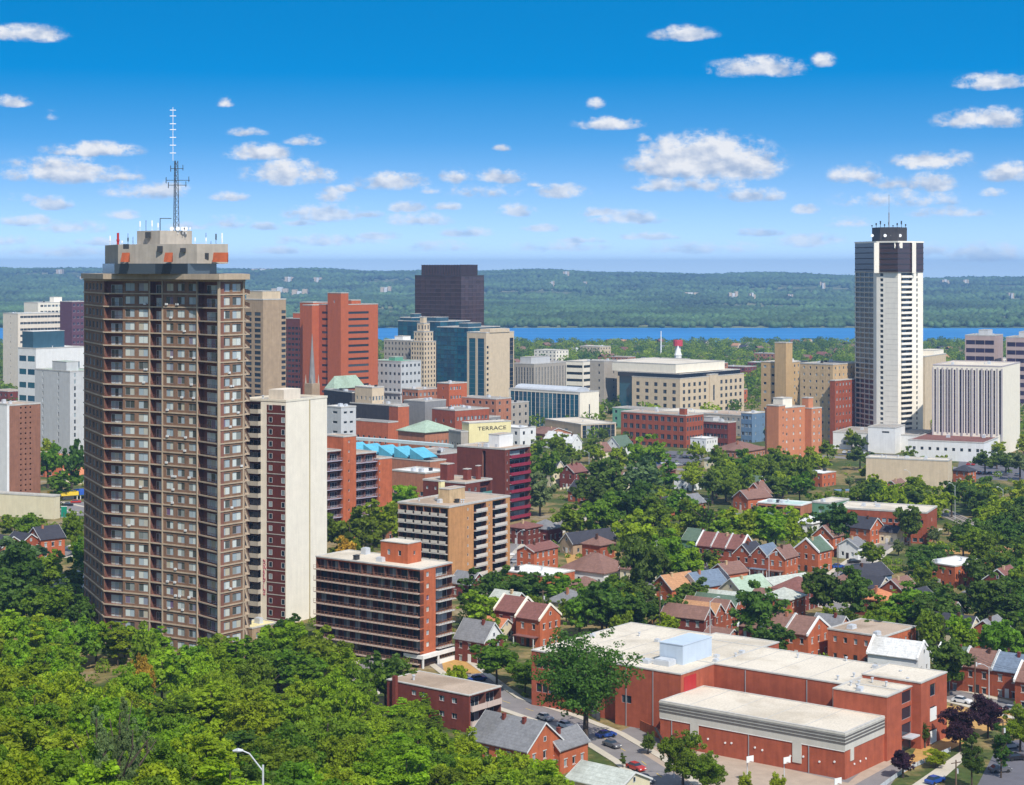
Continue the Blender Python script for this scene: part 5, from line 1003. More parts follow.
# middle row behind the school
lab = 'terrace house with {} roof in the stepped row behind the school'
rowx(704, 640, 6.2, 13, 5.6, [('maroon end house of the stepped row behind the school, with brown roof','sh_brown',{'wall':'brick_dark','short':'the maroon end terrace house'}),(lab.format('a tan'),'sh_tan'),(lab.format('a pinkish brown'),'sh_brown'),(lab.format('a green'),'sh_green'),(lab.format('a lilac grey'),'sh_light')], wall='brick_red', ridge='x' if 0 else 'y', a=33, name='terraced_house', cat=T, rh=2.6, chim=0)
house(728, 651, 5, 7, 4, 'small orange outbuilding with a brown lean roof behind the school', 'brick_orange', 'sh_brown', ridge='y', rh=1.2, name='outbuilding', cat='outbuilding', chim=0)
row(809, 660, 11, 6.6, 6.2, [('right end terrace house with orange gable wall and white roof edges','sh_brown',{'wall':'brick_orange','short':'the orange gabled terrace end'}),('middle terrace house with white-edged brown roof behind the school','sh_brown'),('left end terrace house with white-edged brown roof behind the school','sh_brown')], wall='brick_dark', ridge='y' , par='paint_white', a=38, name='terraced_house', cat=T, rh=3.6, chim=0) if 0 else None
rowL = [('right end terrace house with orange gable wall and white roof edges','brick_orange'),('middle terrace house with white-edged brown roof behind the school','brick_dark'),('left end terrace house with white-edged brown roof behind the school','brick_dark')]
for i, (lb, wl) in enumerate(rowL): house(808, 660, 11.5, 6.8, 6.4, lb, wl, 'sh_brown', ridge='y', rh=3.4, par='paint_white', off=(0, 6.81*i), name='terraced_house', cat=T, short='the orange gabled terrace end' if i == 0 else None, chim=1 if i else 0)
house(884, 668, 17, 16, 7.6, 'flat roofed orange brick block with balconies and a red mat on its brown roof', 'brick_orange', 'roof_brownflat', rt='flat', name='apartment_block', cat='apartment building', short='the flat roofed orange block', a=40)
house(918, 680, 8, 13, 5.2, 'grey-white house with bright white gabled roof right of the flat roofed orange block', 'siding_white', 'sh_white', ridge='y', rh=3.2, par='paint_white', short='the bright white roofed house', chim=0, a=34)
house(968, 654, 9, 14, 5.5, 'house with a charcoal roof and cream gable between two big trees', 'siding_cream', 'sh_dark', ridge='y', rh=3.4, a=38, short='the charcoal roofed cream house')
for i, (lb, rf) in enumerate((('terrace house with green roof beside the street at the right','sh_green'),('brick terrace house with a pinkish brown roof beside the street','sh_brown'),('brick terrace house with a blue-grey roof near the right picture edge','sh_blue'))[::-1]):
    house(1022, 700, 9.5, 7.2, 6.2, lb, 'brick_red', rf, ridge='y', rh=3.2, off=(0, 7.21*i), name='terraced_house', cat=T, par='paint_white', a=36, short='the street terrace', chim=1)
house(1046, 712, 9.5, 7.2, 6.2, 'brick terrace house cut by the right picture edge', 'brick_red', 'sh_brown', ridge='y', rh=3.2, name='terraced_house', cat=T, par='paint_white', a=36)
house(955, 588, 17, 12, 6.6, 'orange brick house with white flat roof among dense trees', 'brick_orange', 'roof_white', rt='flat', short='the white flat-roofed orange house', a=50)
house(1012, 604, 9, 9, 6.5, 'dark red gabled house at the right among dense trees', 'brick_dark', 'sh_red', ridge='x')
house(1020, 575, 9, 9, 4.5, 'house with a tan roof at the right picture edge among trees', 'brick_orange', 'sh_tan', ridge='y')
# street of gabled terraces, upper middle
row(785, 580, 9, 6.2, 7, [('brown roofed end house of the gabled terrace with orange side wall','sh_brown',{'wall':'brick_orange','short':'the orange sided gabled terrace'}),('blue roofed house in the gabled terrace','sh_blue',{'wall':'brick_red'}),('charcoal roofed house in the gabled terrace','sh_dark',{'wall':'brick_red'})], ridge='x', rh=3, a=36, name='terraced_house', cat=T, porch=1)
for i, lb in enumerate(('right house of the maroon roofed trio with white roof dividers','middle house of the maroon roofed trio with white roof dividers','left house of the maroon roofed trio with white roof dividers')):
    house(741, 571, 9, 5.6, 7.2, lb, 'brick_red', 'sh_red', ridge='y', rh=3.8, par='paint_white', off=(0, 5.61*i), a=36, name='terraced_house', cat=T, short='the maroon roofed trio' if i == 1 else None, porch=1)
house(818, 573, 9, 9, 7, 'orange brick house with green roof and pale gable trim left of the side street', 'brick_orange', 'sh_green', ridge='x', rh=3.6, a=40, par='paint_white', short='the green roofed orange house')
house(833, 557, 8, 8, 7, 'orange brick house with grey roof behind the green roofed orange house', 'brick_orange', 'sh_brown', ridge='x', rh=3.4, a=40)
house(812, 533, 8, 9, 3.6, 'small house with white pyramid roof below the teal-roofed arcade', 'siding_white', 'sh_white', rt='hip', rh=2.6, chim=0, short='the white pyramid roofed house')
b = Build('arcade_building', 'two storey commercial building with pale teal flat roof and white pillars', 'shop building', 801, 690, 32, lx=758, rx=812, ty=506, short='the teal-roofed arcade')
b.vol(0, b.W, 0, b.L, -1, b.H, M['brick_pink'], surf('roof_teal', A(190,214,204,.8), .08, streak=False), L=[{'k':'balc','n':5,'fl':2,'rec':1.4,'proj':.1,'style':'rail','rm':M['frame_white'],'sm':M['paint_white'],'gap':.7,'dw':.9,'slab':.9}], trim=M['paint_white'], back=M['recess']); roof_kit(b, 2, b.W-2, 2, b.L-2, b.H, 4, 3); b.done()
blk('shop_building', 'green walled end building with brick side right of the teal-roofed arcade', 'shop building', 829, 685, 38, 812, 849, 504, 'siding_green', 'roof_beige', L=[S_(1,2,1.4,1.6)], kit=1)
blk('warehouse', 'long two storey weathered red brick warehouse with beige flat roof', 'warehouse', 927, 652, 24, 836, 937, 513.5, 'brick_red', 'roof_beige', L=[S_(14,2,1.6,1.5,u=(.03,.97),f=M['frame_white'],g=M['glass'])], R=[S_(1,2,1.4,1.5)], kit=4, short='the long brick warehouse')
house(748, 511, 13, 9, 5, 'long orange brick house with a pinkish brown roof', 'brick_orange', 'sh_brown', ridge='x', rh=3, a=55, short='the pinkish roofed orange house')
house(762, 508, 7, 8, 6, 'orange brick house with pointed gable and pinkish roof beside a green roof', 'brick_orange', 'sh_brown', ridge='x', rh=4, a=40)
house(757, 499, 8, 8, 6, 'house with a small green roof between two pinkish roofs', 'brick_orange', 'sh_green', ridge='y', rh=3.4)
house(745, 534, 16, 10, 4, 'house with a broad green roof hidden among light green trees', 'siding_green', 'sh_green', ridge='x', rh=3, a=60, chim=0, short='the broad green roof')
house(694, 520, 8, 8, 6.5, 'white and orange house with grey roof beside the tall dark conifer', 'brick_orange', 'sh_grey', ridge='x', a=40, short='the white and orange house')
house(691, 491, 9, 9, 5.5, 'brick house with light grey roof and a white end wall in the trees', 'siding_white', 'sh_grey', rt='hip', rh=2)
house(664, 482, 10, 8, 5, 'brown roofed house behind the light green willow', 'brick_dark', 'sh_brown', rt='hip')
house(822, 487, 11, 9, 6, 'low brick block with white flat roof and orange end in dense trees', 'brick_orange', 'roof_white', rt='flat', a=45)
house(870, 545, 9, 11, 5.8, 'charcoal roofed house with orange end wall before the long brick warehouse', 'brick_orange', 'sh_dark', ridge='y', a=44)
house(858, 560, 7, 8, 4.4, 'small white house with grey gabled roof and parked cars beside it', 'siding_white', 'sh_grey', ridge='x', rh=2.4, short='the small white grey-roofed house')
house(897, 545, 6, 8, 4.4, 'small blue-grey roofed annex against the long brick warehouse', 'siding_cream', 'sh_dark', ridge='y', rh=2)
house(862, 592, 14, 9, 4.2, 'house with a long charcoal roof and turquoise awning at its end', 'siding_blue', 'sh_dark', ridge='x', rh=3, a=52, short='the long charcoal roof')
house(878, 603, 9, 8, 4.2, 'house with slate grey roof in front of the long charcoal roof', 'siding_cream', 'sh_dark', ridge='y', rh=2.8)
house(884, 618, 9, 9, 5, 'brick house with an orange-tan hipped roof among dense trees', 'brick_dark', 'sh_orange', rt='hip', rh=2.6, short='the orange-tan hipped roof')
# row just above the stepped terrace
house(672, 607, 12, 9, 5.2, 'house with large tan-brown roof and a tall brick chimney stack', 'brick_orange', 'sh_tan', ridge='x', rh=3.4, a=50, short='the tan roofed house with tall chimney')
house(700, 605, 12, 9, 5.2, 'house with a blue-grey roof and white front gable, orange side wall', 'brick_orange', 'sh_blue', ridge='x', rh=3.6, a=50, gable='siding_white', short='the blue roofed white gable house')
house(742, 608, 13, 9, 4.6, 'cream gabled house with a pale mint green roof', 'siding_cream', 'sh_mint', ridge='x', rh=3.4, a=50, short='the mint roofed cream house')
house(728, 588, 9, 8, 4.4, 'house with a pinkish roof between the mint and blue roofs', 'brick_orange', 'sh_brown', ridge='x', rh=2.6, a=50)
house(775, 600, 16, 8, 4, 'low grey-white roofed house behind the round dark tree', 'siding_white', 'sh_light', ridge='x', rh=2, a=55, chim=0)
house(790, 622, 9, 9, 6.4, 'orange brick house with a rounded pale grey hipped roof', 'brick_orange', 'sh_light', rt='hip', rh=2.4, short='the pale hipped roof house')
house(802, 612, 12, 10, 6, 'house with a reddish brown hipped roof and dark walls by two dark trees', 'brick_dark', 'sh_red', rt='hip', rh=3, short='the reddish hipped roof')
house(704, 556, 9, 9, 5, 'green roofed house half hidden left of the maroon roofed trio', 'siding_green', 'sh_green', ridge='y')
# far side houses and low blocks toward the centre
house(572, 452, 8, 10, 5, 'white gabled house with pale metal roof among downtown trees', 'siding_white', 'sh_white', ridge='y', rh=4, a=45, short='the white metal-roofed houses')
house(557, 449, 8, 10, 5, 'second white gabled house with metal roof, left of its twin', 'siding_white', 'sh_white', ridge='y', rh=4, a=45)
house(620, 456, 12, 10, 5, 'white house with green gabled roof near the brick warehouse', 'siding_white', 'sh_green', ridge='x', rh=5, a=40)
house(603, 461, 8, 8, 5, 'cream gabled house left of the green gabled roof', 'siding_cream', 'sh_brown', ridge='x', rh=4, a=40)
house(545, 443, 20, 14, 5, 'low pinkish shop with a brown roof in front of the civic building', 'brick_pink', 'sh_brown', ridge='y', rh=3, a=50)
house(520, 440, 12, 16, 6, 'low beige flat roofed block in front of the civic building', 'beige', 'roof_beige', rt='flat')
blk('warehouse', 'low beige warehouse with a long flat roof beside dense trees', 'warehouse', 948, 815, 24, 866, 952, 461.5, 'stone', 'roof_beige', L=[S_(12,1,1.2,1,u=(.05,.95),sill=2)], kit=5, short='the low beige warehouse')
house(968, 483, 7, 8, 5.5, 'small orange brick house with black roof left of the busy parking lot', 'brick_orange', 'sh_dark', rt='hip', short='the orange black-roofed house', a=45)
house(745, 459, 22, 20, 4, 'low pinkish brown hipped roof building before the orange apartment block', 'brick_pink', 'sh_brown', rt='hip', rh=4)
house(706, 452, 12, 10, 7, 'white sign-like end wall building in front of the dark brick warehouse', 'white_wall', 'roof_white', rt='flat')
blk('shop_building', 'low salmon brick building with white flat roofs behind the stepped balcony block', 'shop building', 425, 745, 40, 392, 450, 474, 'brick_pink', 'roof_white', L=[S_(5,1,2,1.8)], R=[S_(4,1,1.6,1.6)], kit=4)
blk('shop_building', 'low maroon building with cluttered roof left of the dark red block', 'shop building', 440, 800, 40, 405, 470, 455, 'brick_dark', 'roof_grey', L=[S_(4,1,2,1.8)], R=[S_(4,1,1.6,1.6)], kit=5)
house(402, 540, 8, 8, 9, 'pinkish gabled brick house left of the tan balcony block', 'brick_pink', 'sh_brown', ridge='x', rh=4)
house(408, 505, 9, 9, 5, 'brown roofed brick house behind round trees left of the low red block', 'brick_red', 'sh_brown', ridge='y')
for (px_, by_, W_h, L_h, he_, wl_, rf_, rt_, lb_) in (
 (905,610,9,9,5,'brick_red','sh_brown','gable','brown roofed brick house among the trees left of the orange house with a white roof'),(925,622,8,9,5,'brick_orange','sh_dark','gable','charcoal roofed orange house in the trees above the bright white roofed house'),(990,612,9,8,5,'siding_cream','sh_grey','hip','grey hipped cream house in the trees at the right'),(950,632,8,9,4.6,'siding_white','sh_brown','gable','white house with brown roof behind the charcoal roofed cream house'),
 (1000,655,9,9,5,'brick_red','sh_grey','gable','brick house with grey roof behind the street terrace'),(600,560,8,8,5,'brick_red','sh_brown','hip','brown hipped brick house in the thick central trees'),(640,520,9,8,5,'brick_pink','sh_grey','gable','pinkish house with grey roof in the thick central trees'),(618,492,9,8,5,'siding_cream','sh_brown','gable','cream house with brown roof in the trees under the long barrier'),(664,522,8,9,5.5,'brick_orange','sh_dark','gable','orange house with charcoal roof left of the white and orange house'),
 (600,508,8,8,5,'brick_red','sh_red','hip','red brick house with reddish hipped roof in the upper central trees'),(660,568,8,8,5,'brick_orange','sh_grey','gable','orange house with grey roof left of the green roofed one'),(742,622,7,8,4,'siding_white','sh_grey','gable','small white house with grey roof between the terrace row and the round dark tree'),(716,598,8,8,4.5,'brick_pink','sh_dark','gable','pinkish house with charcoal roof under the blue roofed white gable house'),
 (770,615,7,7,4,'siding_cream','sh_brown','gable','small cream house with brown roof left of the pale hipped roof house'),(850,600,8,8,4.5,'brick_orange','sh_brown','hip','orange house with brown hipped roof behind the two dark trees'),(838,648,8,8,4.6,'brick_pink','sh_grey','gable','pinkish house with grey roof between dark trees and the flat roofed orange block'),(470,600,8,8,4.5,'brick_dark','sh_grey','gable','dark brick house with grey roof at the foot of the tan balcony block'),
 (900,500,10,8,5,'brick_pink','sh_brown','gable','pinkish house with brown roof below the low beige warehouse'),(720,470,10,9,5,'siding_cream','sh_grey','hip','cream house with grey hipped roof beneath the warehouse lot')):
    house(px_, by_, W_h, L_h, he_, lb_, wl_, rf_, ridge='x' if px_ % 4 < 2 else 'y', rt=rt_, a=36+px_ % 9)
# left side houses
house(41, 560, 9, 10, 7, 'bright orange brick house with slate roof and gabled dormer at the left', 'brick_orange', 'sh_dark', ridge='x', rh=3.6, a=48, short='the bright orange house at the left')
house(20, 562, 9, 9, 6, 'slate roofed brick house left of the bright orange one', 'brick_red', 'sh_dark', ridge='y', rh=3)
house(2, 565, 9, 9, 6, 'slate roofed house at the left picture edge', 'brick_pink', 'sh_dark', ridge='y', rh=3)
house(66, 485, 14, 8, 4, 'house with an orange tiled roof among trees at the left', 'siding_cream', 'sh_orange', ridge='x', rh=3, a=60)
house(66, 590, 12, 9, 2.6, 'low curved white roofed shelter beside the tall brown tower', 'white_wall', 'roof_white', rt='flat', name='shelter', cat='shelter')
house(252, 640, 10, 8, 3, 'small pavilion with yellow roof at the foot of the tall brown tower', 'tan_wall', 'yellow_wall', rt='flat', name='pavilion', cat='pavilion')
# ================================================================== cars, poles, street furniture
car_paint = {n: surf('car_'+n, c_, .02, .25, streak=False, spec=.6) for n, c_ in {'white':(.7,.7,.7),'silver':(.35,.36,.38),'black':(.015,.015,.018),'blue':(.02,.07,.3),'red':(.4,.03,.02),'grey':(.12,.12,.13)}.items()}
tyre = surf('tyre', (.02,.02,.02), .1, streak=False)
def car_meshes():
    mb = MB(); prof = [(-2.2,.35),(-2.25,.75),(-2.1,.95),(-1.5,1.0),(-1.1,1.42),(.35,1.45),(1.0,1.02),(1.95,.9),(2.2,.7),(2.2,.35)]
    low = [(-2.2,.3),(-2.25,.72),(-2.1,.92),(1.0,1.0),(1.95,.88),(2.2,.68),(2.2,.3)]
    for s in (-1, 1):
        mb.poly([(x, s*.88, z) for x, z in (low if s < 0 else low[::-1])])
    for i in range(len(low)):
        p, q = low[i], low[(i+1) % len(low)]; mb.poly([(p[0],-.88,p[1]),(p[0],.88,p[1]),(q[0],.88,q[1]),(q[0],-.88,q[1])])
    mb.box(-1.25,.3,-.62,.62,1.40,1.46)
    body = mb
    g = MB(); a = [(-1.75,-.82,.93),(.95,-.82,.93),(.95,.82,.93),(-1.75,.82,.93)]; t = [(-1.2,-.64,1.42),(.25,-.64,1.42),(.25,.64,1.42),(-1.2,.64,1.42)]
    for i in range(4): g.poly([a[i],a[(i+1)%4],t[(i+1)%4],t[i]])
    g.poly(t)
    w = MB(); w.bar((0,-.1,0),(0,.1,0),.33,n=10)
    h = MB(); h.box(-.05,.05,-.18,.18,-.08,.08)
    return body, g, w, h
cb, cg, cw, ch = car_meshes(); cgm = cg.mesh('cabin_glass', [M['glass_dark']]); cwm = cw.mesh('wheel', [tyre]); chm = ch.mesh('headlight', [M['paint_white']]); cbm = {n: cb.mesh('car_body', [m]) for n, m in car_paint.items()}
NCAR = 0
def add_car(x, y, ang, col, label, group):
    global NCAR; NCAR += 1
    t = thing('parked_car', label, 'car', (x, y, ground_z(x, y)+.05), ang, group)
    far = y > 620
    for nm, me, ps in (('body', cbm[col], [(0,0,0)]), ('cabin', cgm, [(0,0,0)])) + ((() if far else (('wheel', cwm, [(-1.35,-.85,.33),(-1.35,.85,.33),(1.35,-.85,.33),(1.35,.85,.33)]), ('headlight', chm, [(2.2,-.6,.65),(2.2,.6,.65)])))):
        for p in ps: o = bpy.data.objects.new(nm, me); COL.objects.link(o); o.parent = t; o.location = p
    return t
ordn = ['first','second','third','fourth','fifth','sixth','seventh','eighth','ninth','tenth','eleventh','twelfth','thirteenth','fourteenth']
def carrow(pa, pb, n, where, group, seed, ang=None, skip=.1):
    r = random.Random(seed); a, b_ = Vector(gp(*pa)), Vector(gp(*pb)); d = b_-a; A_ = math.atan2(d.y, d.x)+math.pi/2 if ang is None else ang; cnt = {}
    for i in range(n):
        if r.random() < skip: continue
        col = r.choices(['white','silver','black','blue','red','grey'], [4,4,4,2,2,4])[0]; p = a+d*(i+.5)/n; cnt[col] = cnt.get(col, 0)+1
        k = cnt[col]; add_car(p.x, p.y, A_+r.uniform(-.05,.05), col, f'{"" if k == 1 else ordn[k-1]+" "}{col} car {where}'.strip(), group)
carrow((644,456),(700,459),14,'in the warehouse lot rear row','cars in the warehouse lot',1)
carrow((644,463),(698,466),12,'in the warehouse lot front row','cars in the warehouse lot',2)
carrow((842,447),(905,450),13,'in the podium lot rear row','cars in the podium lot',3)
carrow((842,453),(872,454),6,'in the podium lot front row','cars in the podium lot',4)
carrow((966,465),(1020,467),11,'of the rear row in the busy right-hand lot','cars in the right lot',5)
carrow((966,473),(1020,476),10,'of the front row in the busy right-hand lot','cars in the right lot',6)
for (px, by, col, ang, lb) in ((606,737,'blue',.5,'dark blue car parked at the school wall behind the large street tree'),(515,563,'silver',.2,'silver car in the small lot beside the tan balcony block'),(519,576,'grey',.3,'grey pickup-like car nearest in the lot beside the tan balcony block'),(508,556,'white',.2,'white car in the small lot beside the tan balcony block'),
   (838,568,'blue',.3,'blue car on the side street driveway beside the green roofed orange house'),(854,563,'black',.3,'black car before the small white grey-roofed house'),(847,572,'grey',.4,'grey car on the side street beside the small white grey-roofed house'),(935,783,'blue',.7,'bright blue car at the bottom edge by the dry lawn'),
   (1000,772,'grey',.2,'grey car in the corner lot at the bottom right'),(1016,760,'black',.2,'black car in the corner lot at the bottom right'),(1010,748,'silver',.2,'silver car in the corner lot near the right picture edge'),(75,590,'black',.3,'black car in the shade beside the tall brown tower'),(70,580,'blue',.3,'blue car parked left of the tall brown tower'),(68,506,'black',.1,'black car under the green panel sign'),
   (76,503,'red',.1,'dark red car at the filling station'),(478,681,'blue',.6,'blue tarpaulin covered car beside the brown balcony block'),(575,752,'black',-.9,'black car in the shade of the large street tree'),(645,782,'grey',-.9,'dark grey car on the street at the bottom, beside small trees'),(371,690,'white',1.4,'white van-like car on the lane left of the flat roofed dark red block'),
   (962,703,'white',-.7,'white car on the street before the street terrace'),(372,503,'white',.3,'white car between trees below the stepped balcony block'),(545,720,'silver',-.9,'silver car on the street behind the large street tree')):
    D = DD(by, px); add_car(XX(px, D), D, ang, col, lb, None)
for i, (px, by, col, ang) in enumerate(((566,728,'white',-.95),(612,747,'grey',-.95),(636,770,'red',-.95),(905,690,'grey',-.7),(925,694,'black',-.7),(992,711,'red',-.7),(1012,712,'silver',-.7),(590,486,'white',0),(630,487,'black',0),(660,493,'silver',0),(540,556,'white',.2),(820,592,'silver',.6),(802,600,'red',.6),(470,698,'silver',-.8),(868,458,'red',0),(884,460,'white',0),(940,468,'grey',0))):
    D = DD(by, px); add_car(XX(px, D), D, ang, col, f'{col} car on the road, ' + ['before the orange side-winged house','left of the school bin wall','at the bottom, beside the schoolyard','behind the school corner block','just right of the school','before the street terrace door','before the last street terrace house','below the white metal-roofed houses','below the light green willow','right of the light green willow','beside the tall orange brick house','behind the two dark trees','near the pale hipped roof house','beside the flat roofed dark red block','left below the white podium','under the podium windows','right of the low beige warehouse'][i], None)
def lamp(px, by, top, label, D=None, arm=2.2, left=True, two=False):
    D = D or DD(by, px); x = XX(px, D); z0 = ground_z(x, D); H = ZZ(top, D)-z0; t = thing('street_lamp', label, 'street lamp', (x, D, z0)); s = -1 if left else 1
    mb = MB(); mb.bar((0,0,-.3),(0,0,H*.93),.13,r2=.09,n=8); mb.build('pole', [M['metal']], t)
    for s in ((-1, 1) if two else (s,)):
        mb = MB(); mb.bar((0,0,H*.9),(s*arm*.55,0,H*.985),.07,n=6); mb.bar((s*arm*.55,0,H*.985),(s*arm*.85,0,H),.06,n=6); mb.build('arm', [M['metal']], t)
        mb = MB(); mb.v = []; n = 8; hd = MB()
        for i in range(5):
            pass
        hd.bar((s*arm*.8,0,H),(s*arm*1.02,0,H+.02),.1,r2=.2,n=8); hd.bar((s*arm*1.02,0,H+.02),(s*arm*1.22,0,H-.04),.2,r2=.08,n=8); hd.build('lamp_head', [M['metal']], t)
lamp(263, 785, 750.5, 'grey street lamp rising from the wood at the bottom, arm to the left', D=160)
lamp(955, 520, 483, 'tall silver street lamp beside the railway line')
lamp(769, 586, 552, 'street lamp beside the round dark tree and mint roofed house', left=False)
lamp(710, 650, 597, 'grey street lamp behind the school roof at its centre', left=False)
lamp(989, 700, 664, 'street lamp on a pole near the right end of the school')
lamp(533, 572, 530, 'street lamp in the lot beside the tan balcony block', left=False) if 0 else lamp(517, 566, 530, 'street lamp in the small lot beside the tan balcony block', left=False)
lamp(589, 474, 451, 'slim street lamp left of the light green willow')
lamp(910, 495, 470, 'street lamp below the low beige warehouse')
lamp(1003, 520, 487, 'street lamp in the trees near the right picture edge')
lamp(674, 778, 748, 'double street lamp beside the small trees in front of the gymnasium', two=True)
lamp(648, 705, 602, 'tall lamp behind the school roof left of its centre') if 0 else None
def pole(px, by, top, label, bars=1, D=None):
    D = D or DD(by, px); x = XX(px, D); H = ZZ(top, D)-ground_z(x, D); t = thing('utility_pole', label, 'utility pole', (x, D, ground_z(x, D)), .5)
    mb = MB(); mb.bar((0,0,-.3),(0,0,H),.19,r2=.13,n=8); mb.build('post', [M['wood_pole']], t)
    for i in range(bars): mb = MB(); mb.box(-1.2,1.2,-.06,.06,H-.6-i*.9,H-.45-i*.9); mb.build('crossarm', [M['wood_pole']], t)
    mb = MB(); mb.bar((.35,0,H-2.6),(.35,0,H-1.7),.25,n=8); mb.build('transformer', [M['metal']], t)
    return (x, D, ground_z(x, D)+H-.4)
PP = [pole(975, 703, 655, 'wooden utility pole with grey transformer on the street right of the school', 2), pole(1030, 716, 668, 'wooden utility pole at the right picture edge on the same street', 2), pole(660, 645, 590, 'bare wooden pole behind the school roof'), pole(543, 628, 590, 'wooden pole behind the cream-edged orange house'), pole(838, 580, 540, 'utility pole on the side street beside the green roofed orange house'),
      pole(956, 790, 760, 'short wooden pole with a white box at the bottom right path'), pole(370, 695, 668, 'pole on the lane left of the flat roofed dark red block'), pole(784, 576, 540, 'thin utility pole beside the orange sided gabled terrace'), pole(1003, 765, 720, 'thin pole beside the right dark tree of the school corner')]
for (a_, q_), lb in (((PP[0], PP[1]), 'overhead wires between the two street poles right of the school'),):
    a_, q_ = Vector(a_), Vector(q_); t = thing('power_line', lb, 'power line', a_); d = q_-a_
    for off in (-1.0, 1.0):
        mb = MB()
        for k in range(8): f0, f1 = k/8, (k+1)/8; g_ = lambda f: d*f+Vector((off*.5, off*.7, -3*f*(1-f)*1.2)); mb.bar(g_(f0), g_(f1), .03, n=4)
        mb.build('wire', [M['dark_metal']], t)
# basketball hoops
for (px, by, ty, lb) in ((750,782,756,'basketball hoop with white backboard in the middle of the schoolyard'),(787,785,757,'basketball hoop beside the grey wall panel of the gymnasium'),(838,800,778,'basketball hoop near the gymnasium corner')):
    D = DD(by, px); x = XX(px, D); H = ZZ(ty, D); t = thing('basketball_hoop', lb, 'basketball hoop', (x, D, 0), .6)
    mb = MB(); mb.bar((0,.8,0),(0,.8,H-1),.1); mb.bar((0,.8,H-1),(0,0,H-.5),.08); mb.build('post', [M['metal']], t); mb = MB(); mb.box(-.9,.9,-.05,.05,H-1.2,H); mb.build('backboard', [M['paint_white']], t)
    mb = MB()
    for i in range(10): a0, a1 = i*.628, (i+1)*.628; mb.bar((.25*math.cos(a0),-.3+.25*math.sin(a0),H-1),(.25*math.cos(a1),-.3+.25*math.sin(a1),H-1),.03,n=4)
    mb.build('rim', [M['rust_awning']], t)
def fence(line, h, mat, label, name='fence', cat='fence'):
    P = [gp(*p) for p in line]; t = thing(name, label, cat, (*P[0], ground_z(*P[0])))
    for i in range(len(P)-1):
        a, q = Vector((*P[i], ground_z(*P[i]))), Vector((*P[i+1], ground_z(*P[i+1]))); o = Vector((*P[0], ground_z(*P[0]))); mb = MB(); n = max(1, int((q-a).length/2.5)); up = Vector((0,0,h))
        for j in range(n): 
            s0, s1 = a-o+(q-a)*(j/n), a-o+(q-a)*((j+1)/n-.02); k = len(mb.v); w = Vector((.06,.06,0)); lo = Vector((0,0,.1))
            for u, v in ((s0-w, s1-w), (s1+w, s0+w)): mb.poly([u+lo, v+lo, v+up, u+up])
            mb.poly([s0-w+up, s1-w+up, s1+w+up, s0+w+up])
        mb.build('panel', [mat], t)
        mb = MB(); mb.bar(q-o, q-o+up*1.05, .09, n=4); mb.build('post', [mat], t)
fence([(640,730),(665,742)], 2.2, M['brick_orange'], 'short orange brick wall beside the school bin yard', 'garden_wall', 'wall')
fence([(880,790),(905,772),(950,752)], 1.0, M['metal'], 'low pale metal fence along the dry lawn by the school corner')
fence([(600,722),(575,705)], 2, M['grey_wall'], 'grey fence along the pavement behind the large street tree')
fence([(648,628),(665,612),(672,608)], 1.4, surf('fence_wood', A(206,150,90,.7), .1), 'tan wooden garden fence behind the school roof')
fence([(560,490),(640,478)], 1, M['siding_cream'], 'long pale roadside barrier left of the light green willow', 'road_barrier', 'barrier')
fence([(940,800),(905,812)], 1, M['metal'], 'metal railing at the bottom edge') if 0 else None
# raised pale road deck behind the turquoise sails
pts = [(300,905),(380,880),(468,850)]; zz = [ZZ(435,905),ZZ(440,880),ZZ(447,850)]
t = thing('elevated_road', 'long thin pale elevated road deck behind the turquoise sails', 'bridge', (0,0,0)); 
for i in range(2):
    mb = MB(); a, q = Vector((XX(*pts[i]), pts[i][1], zz[i])), Vector((XX(*pts[i+1]), pts[i+1][1], zz[i+1])); w = Vector((0,4,0)); dn = Vector((0,0,-.9)); up = Vector((0,0,.5))
    for f in ((a+dn,q+dn,q+up,a+up),(a+up,q+up,q+up+w,a+up+w),(a+w+up,q+w+up,q+w+dn,a+w+dn),(a+dn,a+w+dn,q+w+dn,q+dn)): mb.poly(f)
    mb.build('deck', [surf('deck_pale', A(206,220,220,.8), .05)], t)
for k in range(6): q = k/5; p = Vector((XX(310,900), 902, 0)).lerp(Vector((XX(462,852), 854, 0)), q); mb = MB(); mb.bar((p.x,p.y,-1),(p.x,p.y,zz[0]*(1-q)+zz[2]*q-.5),.6,n=6); mb.build('pier', [M['concrete']], t)
# station canopy in the trees
t = thing('platform_canopy', 'pale blue-green platform canopy with white posts in the trees', 'canopy', (XX(862,760),760,0), .2)
mb = MB(); mb.box(-12,12,-2,2,6.2,6.6); mb.build('roof', [M['siding_blue']], t)
for x in (-11,-4,4,11): mb = MB(); mb.bar((x,0,0),(x,0,6.2),.2); mb.build('column', [M['paint_white']], t)
